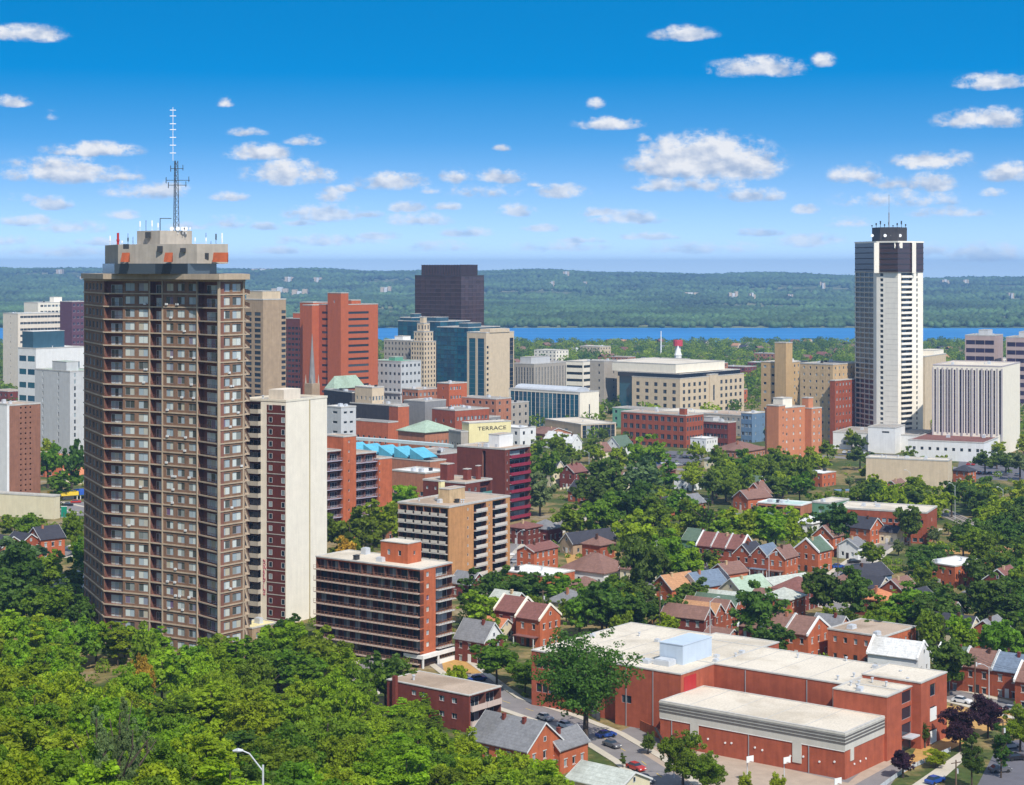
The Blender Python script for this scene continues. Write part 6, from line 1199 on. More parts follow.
# hydro tower / flag mast and water tower on the skyline
t = thing('radio_mast', 'slim white mast rising above trees near the lake', 'mast', (XX(661,2300),2300,-14)); mb = MB(); mb.bar((0,0,0),(0,0,ZZ(331,2300)+14),1.0,r2=.6,n=6); mb.build('pole', [M['antenna_white']], t)
t = thing('water_tank', 'red and white tank tower above the trees near the lake', 'tower', (XX(678,1900),1900,-9)); mb = MB(); mb.bar((0,0,0),(0,0,ZZ(343,1900)+9),3,n=10); mb.build('base', [M['paint_white']], t); mb = MB(); mb.bar((0,0,ZZ(346,1900)+9),(0,0,ZZ(340,1900)+9),5,n=12); mb.build('tank', [surf('tank_red', (.55,.06,.08), .05)], t)
b = Build('church', 'white cupola tower on a hall behind the massive beige office', 'church', 678, 1500, 40, lx=672, rx=684, ty=364)
b.vol(0,b.W,0,b.L,-6,b.H,M['white_wall'],M['roof_grey']); mb = MB(); mb.bar((b.W/2,b.L/2,b.H),(b.W/2,b.L/2,b.H+7),3,n=8); mb.bar((b.W/2,b.L/2,b.H+7),(b.W/2,b.L/2,b.H+15),3.4,r2=.3,n=8); b.part('cupola', mb, [M['white_wall']]); b.done()
# low blocks scattered between downtown and the lake
LOW = [(530,1750,14,'white_wall','roof_white','low white shed in the trees behind the fin-sided grey office'),(556,2100,16,'cream','roof_beige','cream block near the lake left of centre'),(600,2300,14,'beige','roof_beige','beige block near the lake shore'),(628,2000,12,'brick_pink','roof_brownflat','pink-brown block behind the massive beige office'),(650,1800,10,'cream','roof_grey','cream hall behind the massive beige office'),
 (700,1750,14,'stone','sh_brown','stone hall with brown roof left of the pointed brick school'),(716,1640,20,'brick_pink','roof_brownflat','pointed brick school building behind the massive beige office'),(745,1750,12,'brick_dark','roof_grey','long dark red mill building left of the tan shaft tower'),(765,1900,10,'brick_dark','roof_white','dark red mill block with white roof left of the tan shaft tower'),(778,2100,12,'brick_pink','roof_grey','pale red block beyond the mill'),
 (812,1500,20,'grey_wall','sh_green','grey hall with green pitched roof behind the tan shaft tower'),(838,1500,16,'white_wall','roof_white','white block behind the brown brick hotel'),(850,1750,12,'cream','roof_white','cream shed behind the brown brick hotel'),(935,1700,12,'white_wall','roof_white','white shed right of the slender white tower'),(955,1450,16,'cream','roof_beige','cream block behind the plain tan one'),
 (1000,1900,14,'cream','roof_beige','cream block at the far right near the lake'),(590,1700,14,'stone_grey','roof_grey','grey plant-roofed block behind the banded office'),(546,1560,22,'beige','roof_grey','beige block rising over the fin-sided grey office'),(524,1600,16,'stone','roof_beige','stone block right of the beige slab tower'),(695,1500,14,'brick_orange','roof_brownflat','orange block right behind the massive beige office'),
 (730,1380,10,'brick_orange','roof_brownflat','bright orange low block right of the massive beige office'),(296,1500,14,'cream','roof_white','cream block left of the red brick tower'),(302,1050,16,'brick_orange','roof_brownflat','orange low block beside the spired church'),(288,1080,20,'dark_wall','roof_white','dark low block with white roof beside the spired church'),(382,1500,18,'brick_orange','roof_white','orange and cream block right of the red brick tower'),
 (8,1300,14,'brick_dark','roof_brownflat','dark red roofed block at the far left'),(22,1350,10,'brick_maroon','sh_red','maroon roofed hall at the far left'),(45,860,9,'brick_orange','sh_orange','low orange roofed hall below the pale grey office tower'),(262,980,12,'stone','roof_beige','stone block behind the cream slab tower roof'),(320,1120,12,'white_wall','sh_green','white hall with green roof behind the spired church'),
 (505,1100,18,'stone_grey','roof_grey','grey block at the foot of the beige slab tower'),(496,1080,22,'brick_pink','roof_grey','pinkish stepped block against the beige slab tower'),(480,1060,12,'grey_wall','roof_grey','grey low block right of the long red brick building'),(520,1010,10,'white_wall','roof_white','white low block left of the glass civic building'),(655,1130,12,'copper_green','roof_grey','small green-topped block before the massive beige office'),
 (870,1180,18,'stone_grey','roof_grey','grey block left behind the slender white tower'),(700,1100,12,'cream','roof_beige','cream low block right of the four storey brick warehouse')]
r = random.Random(5)
for (px, D, h, wm, rm, lb) in LOW:
    w_, l_ = r.uniform(14, 26), r.uniform(18, 34)
    b = Build('low_building', lb, 'building', px, D, 40, L=l_, W=w_, H=h, z0=ground_z(XX(px,D),D)); b.vol(0,w_,0,l_,-1,h,M[wm],M[rm],R=[S_(max(2,int(w_/5)),max(1,int(h/4)),2,2,g=M['glass_dark'])],L=[S_(max(2,int(l_/5)),max(1,int(h/4)),2,2,g=M['glass_dark'])]); roof_kit(b,2,w_-2,2,l_-2,h,2,int(px)); b.done()
# far neighbourhood houses: copies, too small for parts
GH = {}
def small_house(D, px, i):
    k = i % 5
    if k not in GH:
        mb = MB(); W, L, h = 9, 12, 6; mb.prism([(0,0),(W,0),(W,L),(0,L)], 0, h, 0); mb.poly([(-.4,-.4,h),(W+.4,-.4,h),(W/2,-.4,h+3.6)],0)
        mb.poly([(-.4,-.4,h),(W/2,-.4,h+3.6),(W/2,L+.4,h+3.6),(-.4,L+.4,h)],1); mb.poly([(W+.4,-.4,h),(W+.4,L+.4,h),(W/2,L+.4,h+3.6),(W/2,-.4,h+3.6)],1)
        GH[k] = mb.mesh('distant_house', [M[['siding_white','brick_red','siding_cream','brick_pink','stone'][k]], M[['sh_grey','sh_brown','sh_dark','sh_red','sh_tan'][k]]])
    o = bpy.data.objects.new('distant_house', GH[k]); COL.objects.link(o); x = XX(px, D); o.location = (x, D, ground_z(x, D)); o.rotation_euler = (0,0,.8+1.57*(i%2))
    wl = ['white house with grey roof','red brick house with brown roof','cream house with dark roof','pink-brown house with red roof','stone house with tan roof'][k]
    s = 'left' if px < 300 else 'centre' if px < 620 else 'middle right' if px < 850 else 'right'
    tag(o, f'small distant {wl} among trees toward the lake, {s} part', 'house', f'distant {wl.split(" with")[0]}s toward the lake')
for i in range(95):
    D = r.uniform(1300, 2850); px = r.choice([r.uniform(5,60), r.uniform(520,860), r.uniform(520,860), r.uniform(925,1020)]); small_house(D, px, i)
# buildings on the far shore slopes
FAR = [(60,9000,303.5,10,90,'pale quarry-like shed low on the far slope at the left edge'),(85,8200,295,9,120,'white shed on the far slope at the left'),(262,9400,273.5,8,300,'long white factory on top of the far ridge behind the tall brown tower'),(290,8000,290,9,120,'white shed on the far slope above the beige tower'),(318,8000,289.5,9,100,'white shed on the far slope above the red brick tower'),(280,7000,299.5,14,180,'pale works on the far slope left of the red brick tower'),(300,6700,301,16,160,'white works building on the far slope behind the red brick tower'),
 (386,7000,301,12,120,'pale works on the far slope right of the red brick tower'),(566,8600,280,9,90,'pink-white hall high on the far slope'),(552,7600,291,9,60,'white hall on the middle of the far slope'),(585,7700,293.5,6,50,'small pale house on the far slope'),(690,6600,303,7,170,'long sandy bank building on the far slope'),(733,6200,311,13,90,'pink-white works above the lake shore'),(752,6100,312,11,60,'second pink-white works above the lake shore'),
 (822,7400,302,12,60,'pale hall on the far slope left of the slender tower'),(790,6200,311,10,50,'cream works just above the far shore'),(945,8200,283,12,100,'white estate high on the far slope right of the slender tower'),(965,8300,284,10,80,'second white estate on the far slope at the right'),(1010,6500,311,8,50,'pale house near the far shore at the right')]
FARP = []
for (px, D, py, h, w_, lb) in FAR:
    x = XX(px, D); z = fz_far(x, D); D2 = D
    for _ in range(40):
        x = XX(px, D2); z = fz_far(x, D2); yy = PXY((x, D2, z+h*1.3))[1]
        if yy > py: D2 *= 1.01
        else: break
    w_ = w_*.36; FARP.append((x, D2, w_)); rr = random.Random(px); t = thing('distant_works', lb, 'building', (x, D2, z+2)); 
    for k in range(3):
        mb = MB(); x0 = -w_/2+w_*k/3; hh = h*rr.uniform(.9,1.5); mb.box(x0+1, x0+w_/3-1, -20+rr.uniform(-9,9), 20, -8, hh+8); mb.build('hall', [M['white_wall'] if k % 2 else M['stone']], t)
# ================================================================== trees
def leaf_cloud(rng, centres, radii, n, size, flat=.7, up=.35, sub=0):
    "n leaf quads spread over the skins of the lobes given by centres and radii"
    rng = np.random.default_rng(rng)
    if sub:
        C0 = np.array(centres, float); R0 = np.array(radii, float); k = rng.choice(len(C0), sub, p=R0**2/(R0**2).sum()); dd = rng.normal(size=(sub,3)); dd /= np.linalg.norm(dd, axis=1)[:,None]
        centres = C0[k]+dd*(R0[k]*rng.uniform(.55,1.02,sub))[:,None]*np.array([1,1,.8]); radii = R0[k]*rng.uniform(.28,.5,sub)
    C_ = np.array(centres, float); Rr = np.array(radii, float); wgt = Rr**2; wgt /= wgt.sum()
    idx = rng.choice(len(C_), n, p=wgt); d = rng.normal(size=(n,3)); d /= np.linalg.norm(d, axis=1)[:,None]
    rad = Rr[idx]*(1.05-np.abs(rng.normal(0,.25,n))); p = C_[idx]+d*rad[:,None]*np.array([1,1,flat])
    nrm = d*.8+rng.normal(0,.6,(n,3)); nrm[:,2] += up; nrm /= np.linalg.norm(nrm, axis=1)[:,None]
    t = rng.normal(size=(n,3)); t -= (t*nrm).sum(1)[:,None]*nrm; t /= np.linalg.norm(t, axis=1)[:,None]; bt = np.cross(nrm, t)
    s = size*rng.uniform(.6,1.35,n)[:,None]; k = rng.uniform(.55,.9,(n,1))
    V = np.stack([p-t*s, p-bt*s*k+nrm*s*.1, p+t*s, p+bt*s*k+nrm*s*.1], 1).reshape(-1,3)
    return V
def quads_mesh(name, V, mats):
    n = len(V)//4; me = bpy.data.meshes.new(name); me.vertices.add(len(V)); me.vertices.foreach_set('co', V.astype(np.float32).ravel())
    me.loops.add(4*n); me.loops.foreach_set('vertex_index', np.arange(4*n, dtype=np.int32)); me.polygons.add(n); me.polygons.foreach_set('loop_start', np.arange(0,4*n,4, dtype=np.int32))
    for m in mats: me.materials.append(m)
    me.update(calc_edges=True); return me
def crown_lobes(seed, kind):
    r = random.Random(seed); L = []
    if kind == 'round':      # unit crown: radius 1, centre at z 0, height about 1.9
        for i in range(20):
            t = r.uniform(0, 6.283); z = r.uniform(-.62, .72); q = math.sqrt(max(0, 1-(z/.95)**2))*.66*r.uniform(.55,1.1); L.append(((q*math.cos(t), q*math.sin(t), z), r.uniform(.24,.42)))
        L.append(((0,0,.1), .55)); L.append(((0,0,-.3), .5))
    elif kind == 'spread':
        for i in range(26):
            t = r.uniform(0, 6.283); z = r.uniform(-.55, .5); q = math.sqrt(max(0, 1-(z/.75)**2))*.8*r.uniform(.45,1.08); L.append(((q*math.cos(t), q*math.sin(t), z), r.uniform(.18,.36)))
        L.append(((0,0,0), .5))
    elif kind == 'tall':
        for i in range(22):
            t = r.uniform(0, 6.283); z = r.uniform(-1.3, 1.35); q = math.sqrt(max(0, 1-(z/1.55)**2))*.5*r.uniform(.4,1.1); L.append(((q*math.cos(t), q*math.sin(t), z), r.uniform(.22,.36)))
        L.append(((0,0,-.4), .5)); L.append(((0,0,.4), .4))
    elif kind == 'conifer':
        for i in range(34):
            z = -1.3+2.9*(i/34); q = (1.62-z)/3*.62; 
            for k in range(2): t = r.uniform(0,6.283); L.append(((q*math.cos(t), q*math.sin(t), z), .1+q*.36))
    return L
CROWN = {}
def crown_mesh(kind, v, n, size):
    k = (kind, v, n, size)
    if k not in CROWN:
        Ls = crown_lobes(v*13+7, kind); V = leaf_cloud(v+11, [l[0] for l in Ls], [l[1] for l in Ls], n, size, sub={1400:60, 3600:110, 14000:190, 15000:260}[n])
        CROWN[k] = quads_mesh('crown', V, [LEAF['mid green']])
    return CROWN[k]
def trunk_mesh(v):
    mb = MB(); r = random.Random(v); mb.bar((0,0,-.05),(0.02,0,.6),.045,r2=.03,n=7); mb.bar((.02,0,.6),(0,.03,1.25),.03,r2=.012,n=6)
    for i in range(6):
        t = i*1.05+r.uniform(-.3,.3); z = r.uniform(.4,.8); q = r.uniform(.3,.55); mb.bar((.01,0,z),(q*math.cos(t),q*math.sin(t),z+r.uniform(.3,.55)),.02,r2=.006,n=5)
    return mb.mesh('trunk', [M['bark']])
TR = [trunk_mesh(i) for i in range(3)]; TREES = []
def inside(poly, x, y, m=0):
    n = len(poly); c = False
    for i in range(n):
        (x0,y0),(x1,y1) = poly[i], poly[(i+1)%n]
        if (y0 > y) != (y1 > y) and x < (x1-x0)*(y-y0)/(y1-y0)+x0: c = not c
    if c: return True
    if m:
        for i in range(n):
            a, b_ = Vector(poly[i]), Vector(poly[(i+1)%n]); p = Vector((x,y)); d = b_-a; t = max(0, min(1, (p-a).dot(d)/max(1e-6, d.length_squared)))
            if (a+d*t-p).length < m: return True
    return False
def blocked(x, y, r):
    if any(inside(f, x, y, r) for f in FOOT): return True
    p = Vector((x,y))
    for line, w in ROADS:
        for i in range(len(line)-1):
            a, b_ = line[i], line[i+1]; d = b_-a; t = max(0, min(1, (p-a).dot(d)/d.length_squared))
            if (a+d*t-p).length < w: return True
    return False
SPEC = []
def tree(x, y, R, H, col, kind='round', seed=0, extra=''):
    "R crown radius, H full height, metres"
    SPEC.append((x, y, R, H, col, kind, seed, extra)); TREES.append((None, x, y, 0, R))
def crown_of(x, y, R, H, kind, seed):
    dense = (14000,.042) if y < 400 else (3600,.078)
    if y > 650: dense = (1400,.115)
    if R > 9 and y < 420: dense = (15000,.027)
    hz = {'round':.95,'spread':.75,'tall':1.6,'conifer':1.6}[kind]; sz = (H*(.82 if kind != 'conifer' else .94)/2)/hz
    return crown_mesh(kind, seed % 5, *dense), sz, H-sz*hz
def plant_all():
    TREES.clear(); spec = sorted(SPEC, key=lambda q: -q[2]*q[3]/q[1]**2); con = [q for q in spec if q[5] == 'conifer']; spec = [q for q in spec if q[5] != 'conifer']
    for (x, y, R, H, col, kind, seed, extra) in con+spec[:300]:
        z0 = ground_z(x, y); t = thing('tree' if kind != 'conifer' else 'conifer_tree', '', 'tree', (x, y, z0), random.Random(seed).uniform(0,6.28))
        me, sz, cz = crown_of(x, y, R, H, kind, seed); o = bpy.data.objects.new('crown', me); COL.objects.link(o); o.parent = t
        o.scale = (R, R, sz); o.location = (0, 0, cz); o.material_slots[0].link = 'OBJECT'; o.material_slots[0].material = LEAF[col]
        k = bpy.data.objects.new('trunk', TR[seed % 3]); COL.objects.link(k); k.parent = t; k.scale = (H*.62,)*3
        if kind == 'tall': k.scale = (H*.4, H*.4, H*.7)
        TREES.append((t, x, y, z0+H*.6, R, col, kind, extra))
    rest = spec[300:]
    if rest:     # the smallest ones in the picture, as one mass
        Vs, mi, cols = [], [], sorted({q[4] for q in rest})
        for (x, y, R, H, col, kind, seed, extra) in rest:
            me, sz, cz = crown_of(x, y, R, H, kind, seed); n = len(me.vertices); v = np.empty(n*3, np.float32); me.vertices.foreach_get('co', v); v = v.reshape(-1,3)*np.array([R,R,sz])+np.array([x, y, ground_z(x,y)+cz])
            Vs.append(v); mi += [cols.index(col)]*(n//4); w = H*.03; z0 = ground_z(x, y)
            for (a, b_), (c, d) in (((-w,-w),(w,-w)),((w,-w),(w,w)),((w,w),(-w,w)),((-w,w),(-w,-w))): Vs.append(np.array([[x+a,y+b_,z0],[x+c,y+d,z0],[x+c*.6,y+d*.6,z0+H*.6],[x+a*.6,y+b_*.6,z0+H*.6]])); mi.append(len(cols))
        me = quads_mesh('distant_trees', np.concatenate(Vs), [LEAF[c] for c in cols]+[M['bark']]); me.polygons.foreach_set('material_index', mi); o = bpy.data.objects.new('distant_tree_cover', me); COL.objects.link(o); o['kind'] = 'stuff'
def tp(px, by, hpx, rpx, col, kind='round', extra='', D=None):
    D = D or DD(by, px); m = D/FPX; tree(XX(px, D), D, rpx*m, hpx*m, col, kind, int(px*7+by*3), extra=extra)
B_, M_, D_, Y_ = 'bright green', 'mid green', 'dark green', 'yellow-green'
EXPL = [(285,674,54,30,B_,'round',''),(318,680,52,28,Y_,'round',''),(256,680,46,24,M_,'round',''),(342,694,46,24,B_,'round',''),(300,700,50,30,M_,'round',''),(12,634,56,32,D_,'round',''),(48,636,52,30,M_,'round',''),(80,640,44,20,D_,'round',''),(70,616,36,20,D_,'round',''),(5,600,40,24,D_,'round',''),(345,660,20,12,M_,'round','low'),(585,748,122,60,D_,'round','biggest, open crowned'),
 (960,752,48,22,'dark purple','round',''),(988,738,44,19,'dark purple','round',''),(903,778,30,13,'dark purple','round','smaller'),(972,790,58,17,D_,'tall',''),(1001,778,56,14,D_,'tall',''),(936,768,20,13,Y_,'round','low'),
 (1020,752,50,18,Y_,'round',''),(683,790,62,24,M_,'round',''),(708,795,44,20,M_,'round',''),(648,754,22,9,D_,'round','small'),(623,768,16,5,D_,'tall','tiny pointed'),(744,800,28,10,Y_,'round','small'),(778,806,34,10,Y_,'round','small'),(925,748,26,8,D_,'tall','slim'),(987,713,16,5,M_,'tall','small'),
 (497,684,46,30,M_,'round',''),(525,694,34,22,M_,'round',''),(386,710,60,26,D_,'round',''),(470,625,60,19,D_,'tall',''),(482,632,42,24,Y_,'round',''),(500,612,46,22,D_,'round',''),(528,612,42,26,D_,'round',''),(560,612,40,24,M_,'round',''),
 (580,640,50,20,M_,'round',''),(602,640,62,30,D_,'round',''),(632,640,50,26,D_,'round',''),(612,618,42,22,M_,'round',''),(640,602,74,27,D_,'spread','tall spreading'),(664,585,56,26,B_,'round',''),(636,568,56,26,B_,'round',''),(686,582,40,20,B_,'round',''),
 (696,618,40,22,D_,'round',''),(675,632,36,18,D_,'round',''),(762,648,66,31,D_,'round','big round'),(774,662,40,22,D_,'round',''),(824,622,58,24,D_,'round','left of a dark pair,'),(853,628,60,24,D_,'round','right of a dark pair,'),(878,650,34,22,M_,'round',''),(905,636,52,30,M_,'round',''),(938,640,54,30,D_,'round',''),
 (948,696,60,27,D_,'round','big round'),(985,632,64,28,D_,'round',''),(1010,640,60,24,D_,'tall',''),(708,549,60,13,D_,'conifer','tall dark conifer'),(722,558,46,22,B_,'round',''),(742,556,50,26,B_,'round',''),(768,556,52,28,B_,'round',''),(790,552,46,22,B_,'round',''),
 (835,553,52,24,D_,'round','big dark'),(695,545,46,22,M_,'round',''),(648,478,44,25,B_,'spread','light domed willow-like'),(612,508,50,26,D_,'round',''),(640,508,52,24,'grey-green','round','silvery'),(668,500,48,14,M_,'tall',''),(600,545,52,26,M_,'round',''),(628,538,60,30,D_,'round',''),(572,545,44,20,M_,'round',''),(590,518,44,24,D_,'round',''),
 (655,545,46,26,M_,'round',''),(680,528,40,20,M_,'round',''),(545,492,50,18,M_,'round',''),(560,478,30,14,D_,'round',''),(540,516,44,18,'grey-green','round',''),(524,500,36,14,D_,'round',''),(350,566,58,32,M_,'spread','broad'),(384,548,50,26,B_,'round',''),(345,572,36,14,'golden','round','low golden'),(404,518,36,20,B_,'round',''),(412,500,30,16,M_,'round',''),(446,480,30,18,B_,'round',''),
 (20,610,70,30,D_,'round',''),(45,600,50,24,M_,'round',''),(20,585,48,30,'grey-green','round',''),(48,592,36,16,B_,'round',''),(12,540,26,16,M_,'round',''),(36,534,20,14,M_,'round',''),(74,552,44,14,M_,'round',''),(60,512,22,5,D_,'conifer','slim dark'),(48,488,46,16,M_,'round',''),(72,495,56,16,D_,'round',''),(50,468,30,12,Y_,'round',''),(20,392,26,9,M_,'round',''),(26,415,16,10,B_,'round',''),
 (62,500,30,20,M_,'round',''),(288,648,34,16,D_,'round',''),(270,655,28,14,'grey-green','round',''),(860,470,24,14,D_,'round',''),(909,466,20,8,M_,'round',''),(985,475,26,13,D_,'round',''),(1006,475,24,14,D_,'round',''),(1020,480,30,12,'grey-green','round',''),(852,450,22,8,Y_,'round',''),
 (392,450,20,5,D_,'tall','slim poplar'),(402,449,20,5,D_,'tall','slim poplar'),(412,450,18,5,D_,'tall','slim poplar'),(500,440,14,8,M_,'round',''),(377,440,18,12,M_,'round',''),(620,425,24,12,D_,'round',''),(575,446,12,9,B_,'round',''),(540,452,16,10,M_,'round',''),(558,462,30,14,M_,'round','')]
for e in EXPL: tp(e[0], e[1], e[2], e[3], e[4], e[5], e[6])
rr = random.Random(21)
VIEWS = [(933,556,988,580,560),(838,503,938,540,648),(760,494,832,518,685),(868,452,952,474,815),(765,402,826,448,900),(700,533,836,572,585),(850,436,986,458,920),(662,562,802,596,560),(934,503,962,522,700),(530,536,572,566,590),(562,524,606,546,625),(568,552,622,574,575),
 (508,566,570,588,560),(504,600,562,640,490),(398,505,512,570,560),(680,596,744,626,500),(768,610,832,650,468),(842,616,984,662,455),(975,642,1024,690,435),(452,625,488,660,465),(620,412,766,442,960),(640,448,702,464,900),(840,442,908,456,960),(962,462,1020,476,860),(722,482,778,506,760),(543,458,600,490,800),(848,540,905,575,600),(844,560,902,600,560),(680,470,702,510,780),(815,468,842,482,850),(500,545,532,580,590),(0,518,70,556,640),(0,494,84,512,760),(590,560,622,575,560)]
def hides(x, D, R, H):
    z = ground_z(x, D); px, py = PXY((x, D, z+H)); pb = PXY((x, D, z+H*.15))[1]; r = R/D*FPX*.75
    return any(D < d-3 and px+r > x0 and px-r < x1 and py+3 < y1 and pb > y0 for x0, y0, x1, y1, d in VIEWS)
def fill(box, n, hr, rr_, cols, kinds=('round','round','spread'), tries=40):
    px0, px1, by0, by1 = box; k = 0
    for _ in range(n*tries):
        if k >= n: break
        px, by = rr.uniform(px0, px1), rr.uniform(by0, by1); D = DD(by, px); x = XX(px, D); H = rr.uniform(*hr); R = rr.uniform(*rr_)
        if blocked(x, D, R*.55) or any((x-q[1])**2+(D-q[2])**2 < (.66*(R+q[4]))**2 for q in TREES): continue
        if hides(x, D, R, H): continue
        tree(x, D, R, H, rr.choice(cols), rr.choice(kinds), rr.randrange(999)); k += 1
fill((690,850,478,508), 26, (12,17), (5.5,8), [M_,M_,D_,B_])
fill((860,1030,492,552), 34, (11,16), (5.5,8), [M_,D_,D_,Y_,B_])
fill((905,1030,552,612), 16, (11,15), (5,8), [M_,D_,D_])
fill((860,940,560,640), 8, (8,12), (4,6), [M_,D_,B_])
fill((560,700,492,560), 10, (9,13), (4,6.5), [M_,D_,B_])
fill((540,720,560,636), 7, (7,11), (3.5,5.5), [M_,D_])
fill((640,860,560,650), 9, (5,9), (2.5,4), [M_,D_,B_])
fill((0,84,555,600), 6, (8,13), (4,6), [M_,D_,B_])
fill((330,470,500,600), 7, (8,12), (4,6), [M_,B_])
fill((800,1030,455,492), 12, (8,12), (4,6), [M_,D_,Y_])
fill((500,640,445,480), 10, (6,11), (3,5), [M_,D_,B_])
fill((440,520,640,700), 4, (6,9), (3,4.5), [M_,B_])
fill((860,1035,596,668), 14, (9,14), (4.5,7), [M_,D_,D_,B_])
fill((640,860,476,560), 16, (9,14), (4,7), [M_,B_,D_])
fill((500,720,455,505), 14, (8,13), (4,6.5), [M_,D_,B_])
fill((500,700,590,650), 10, (7,11), (3.5,5.5), [M_,D_,B_])
fill((0,330,480,560), 12, (9,13), (4,6.5), [M_,D_,B_])
fill((480,1030,455,660), 40, (4,7), (2,3.4), [M_,D_,B_,'grey-green'])
# wooded slope in the foreground
nw = 0
for _ in range(12000):
    if nw >= 150: break
    D = 150+ (475-150)*rr.random()**.7; px = rr.uniform(-40, 565); x = XX(px, D); s = (x+135)*-.5625+(D-440)*-.827
    if s < (-55 if px < 90 else -40): continue
    z = ground_z(x, D); far_ = s < 60 and px < 360; H = rr.uniform(11,17) if far_ else rr.uniform(9.5,14.5) if s > 14 else rr.uniform(7,10); R = rr.uniform(4.8,7.4) if (s > 14 or far_) else rr.uniform(3.6,5)
    ty = PXY((x, D, z+H))[1]
    if ty > 800: continue
    lim = 612 if px < 70 else 618+max(0,px-100)*.14 if px < 260 else 648+max(0,px-340)*.55 if px < 440 else 708+(px-440)*.55
    if px > 255 and px < 350: lim = 648
    if ty < lim:
        H2 = H-(lim-ty)*D/FPX
        if H2 < 6: continue
        H = H2
    if blocked(x, D, R*.4) or any((x-q[1])**2+(D-q[2])**2 < (.57*(R+q[4]))**2 for q in TREES): continue
    c = rr.choices([B_, M_, Y_, D_], [6,3,.9,.3])[0]; tree(x, D, R, H, c, rr.choice(['round','round','spread','tall']), rr.randrange(999)); nw += 1
tp(142, 800, 100, 14, 'golden', 'round', 'golden flowering', D=330) if 0 else None
D = 385; x = XX(142, D); tree(x, D, 3.2, ZZ(652,D)-ground_z(x,D), 'golden', 'round', 4, extra='golden flowering')
for (px, D, ty) in ((98,215,700),(120,205,696),(133,212,712),(104,200,722),(148,220,726)):
    x = XX(px, D); tree(x, D, 2.1, ZZ(ty, D)-ground_z(x, D), 'grey-green', 'tall', px, extra='thin pale-stemmed')
plant_all()
# ---------------- words for the trees
def words_tree():
    LM = [l for l in LAND]
    for t, x, y, z, R, col, kind, extra in TREES:
        px, py = PXY((x, y, z)); best = None
        for (lx, ly, lD, nm, hw) in LM:
            dx = max(0, abs(px-lx)-hw); d = math.hypot(dx, (py-ly)*1.3)+abs(y-lD)*.12
            if best is None or d < best[0]: best = (d, nm, lx, hw, lD)
        d, nm, lx, hw, lD = best; size = 'small' if R < 3.6 else 'large' if R > 6.8 else 'medium'
        rel = 'left of' if px < lx-hw*.8 else 'right of' if px > lx+hw*.8 else ('in front of' if y < lD else 'behind')
        if y < 440 and (x+135)*-.5625+(y-440)*-.827 > 0:
            nm = 'the wooded slope'; rel = 'on'; zx = 'far left' if px < 90 else 'left' if px < 190 else 'middle' if px < 300 else 'right' if px < 420 else 'far right'; nm += ', '+zx+' part'
        kn = 'conifer' if kind == 'conifer' else {'tall':'narrow tree','spread':'spreading tree','round':'round tree'}[kind]
        if 'conifer' in extra: t['_k'] = f'{extra} {rel} {nm}'
        else: t['_k'] = f'{extra} {col} {kn} {rel} {nm}'
    G = {}
    for q in TREES: G.setdefault(' '.join(q[0]['_k'].split()), []).append(q)
    for k, L in G.items():
        L.sort(key=lambda q: PXY((q[1], q[2], q[3]))[0]); n = len(L)
        for i, q in enumerate(L):
            o = ['first','second','third','fourth','fifth','sixth','seventh','eighth','ninth','tenth','eleventh','twelfth','thirteenth','fourteenth','fifteenth'][min(i, 14)]
            lb = k if n == 1 else f'{k}, {o} from the left'
            if len(lb.replace(',', '').split()) > 15: lb = lb.replace(' round tree', ' tree').replace(' spreading tree', ' wide tree')
            q[0]['label'] = lb; q[0]['group'] = 'trees on the wooded slope' if 'wooded slope' in k else f'{q[5]} trees in the city'
            del q[0]['_k']
words_tree()
print('TREES', len(TREES))
# ---------------- undergrowth beneath the wood, a mass nobody could count
rng = np.random.default_rng(4); n = 26000; Dv = 140+300*rng.random(n)**.8; pxv = rng.uniform(-60, 570, n); X_ = (pxv-CX)/FPX*Dv
keep = ((X_+135)*-.5625+(Dv-440)*-.827) > 3; X_, Dv = X_[keep], Dv[keep]
P_ = np.array([(x, y, ground_z(x, y)+random.Random(i).random()*2.2) for i, (x, y) in enumerate(zip(X_, Dv))]); m = len(P_)
nn = rng.normal(size=(m,3))*.5; nn[:,2] += 1; nn /= np.linalg.norm(nn, axis=1)[:,None]; t_ = rng.normal(size=(m,3)); t_ -= (t_*nn).sum(1)[:,None]*nn; t_ /= np.linalg.norm(t_, axis=1)[:,None]; bt = np.cross(nn, t_); s = rng.uniform(.35,.9,(m,1))
me = quads_mesh('undergrowth', np.stack([P_-t_*s, P_-bt*s*.7, P_+t_*s, P_+bt*s*.7], 1).reshape(-1,3), [LEAF['mid green']]); o = bpy.data.objects.new('undergrowth', me); COL.objects.link(o); o['kind'] = 'stuff'
# ---------------- garden shrubs between the houses
P_ = []; r = random.Random(8)
for i in range(900):
    px, by = r.uniform(-10, 1034), r.uniform(450, 700); D = DD(by, px); x = XX(px, D)
    if blocked(x, D, 1.2): continue
    R = r.uniform(.8, 2.2); P_.append(((x, D, R*.6), R))
V = leaf_cloud(5, [p[0] for p in P_], [p[1] for p in P_], 36000, .38); me = quads_mesh('garden_shrubbery', V, [LEAF['mid green']]); o = bpy.data.objects.new('garden_shrubbery', me); COL.objects.link(o); o['kind'] = 'stuff'
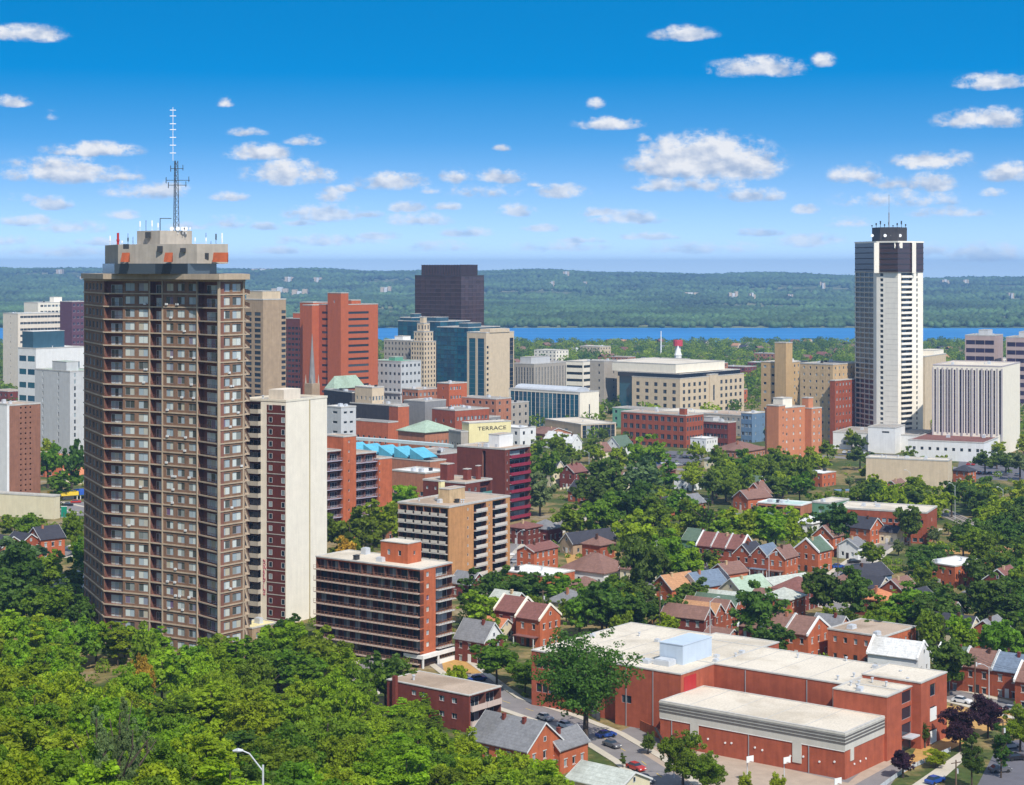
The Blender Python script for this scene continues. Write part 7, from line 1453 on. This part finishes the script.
# ---------------- tree cover between downtown and the lake
r = random.Random(12); cen = {'d': [], 'm': [], 'b': []}
for i in range(5200):
    D = 1020+1850*r.random()**.75; px = r.uniform(-30, 1054); x = XX(px, D)
    if D < 1400 and r.random() < .35: continue
    if any(inside(f, x, D, 3) for f in FOOT): continue
    R = r.uniform(3.5, 7.5); cen[r.choice('dmmb')].append(((x, D, ground_z(x, D)+R*r.uniform(.6,.95)+1.5), R))
for k, col in (('d','dark green'),('m','mid green'),('b','bright green')):
    L = cen[k]; V = leaf_cloud(31, [p[0] for p in L], [p[1] for p in L], len(L)*60, 1.2); me = quads_mesh('lakeside_woods', V, [LEAF[col]]); o = bpy.data.objects.new('lakeside_woods', me); COL.objects.link(o); o['kind'] = 'stuff'
# ---------------- woods on the far shore: rounded clumps over the whole slope
ico = [(0,0,-1),(.72,-.53,-.45),(-.28,-.85,-.45),(-.89,0,-.45),(-.28,.85,-.45),(.72,.53,-.45),(.28,-.85,.45),(-.72,-.53,.45),(-.72,.53,.45),(.28,.85,.45),(.89,0,.45),(0,0,1)]
icf = [(0,1,2),(1,0,5),(0,2,3),(0,3,4),(0,4,5),(1,5,10),(2,1,6),(3,2,7),(4,3,8),(5,4,9),(1,10,6),(2,6,7),(3,7,8),(4,8,9),(5,9,10),(6,10,11),(7,6,11),(8,7,11),(9,8,11),(10,9,11)]
rng = np.random.default_rng(77)
for part, (nA, lo, hi, Rl, Rh) in enumerate(((20000,3665,6200,6,11),(25000,6000,10400,8,16))):
    Dv = np.sqrt(rng.uniform(lo**2, hi**2, nA)); X_ = rng.uniform(-.31,.31,nA)*Dv; R = rng.uniform(Rl,Rh,nA)
    clear = (np.sin(X_*.0045+Dv*.002)+np.sin(X_*.0021-Dv*.0037+1.3)+rng.normal(0,.5,nA)) < (1.3 if part == 0 else .95); X_, Dv, R = X_[clear], Dv[clear], R[clear]; nA = len(X_)
    for (fx, fy, fw) in FARP: kp = ~((np.abs(X_-fx) < fw*.62) & (Dv > fy-170) & (Dv < fy+25)); X_, Dv, R = X_[kp], Dv[kp], R[kp]
    nA = len(X_)
    Zv = np.array([fz_far(x, y) for x, y in zip(X_, Dv)]); I = np.array(ico)
    V = I[None]*(R[:,None,None]*rng.uniform(.75,1.25,(nA,12,1)))*np.array([1,1,.85]); V = V+np.stack([X_, Dv, Zv+R*.55], 1)[:,None,:]
    F_ = (np.array(icf)[None]+12*np.arange(nA)[:,None,None]).reshape(-1,3); me = bpy.data.meshes.new('far_woods'); me.vertices.add(nA*12); me.vertices.foreach_set('co', V.astype(np.float32).ravel())
    me.loops.add(F_.size); me.loops.foreach_set('vertex_index', F_.astype(np.int32).ravel()); me.polygons.add(len(F_)); me.polygons.foreach_set('loop_start', np.arange(0,F_.size,3,dtype=np.int32)); me.materials.append(leafm('leaf_far', (.055,.105,.034), .75, .05, .0028)); me.update(calc_edges=True)
    o = bpy.data.objects.new('far_woods', me); COL.objects.link(o); o['kind'] = 'stuff'
# ================================================================== the air
mb = MB(); mb.box(-7000, 7000, -400, 12600, -60, 155); hz = mb.build('haze', []); hz['kind'] = 'stuff'
m = bpy.data.materials.new('haze'); m.use_nodes = True; nt = m.node_tree; nt.nodes.clear(); pv = nt.nodes.new('ShaderNodeVolumePrincipled'); out = nt.nodes.new('ShaderNodeOutputMaterial')
pv.inputs['Color'].default_value = (.36,.62,1,1); pv.inputs['Density'].default_value = HAZE_DENSITY; pv.inputs['Anisotropy'].default_value = .2; nt.links.new(pv.outputs[0], out.inputs['Volume']); hz.data.materials.append(m)
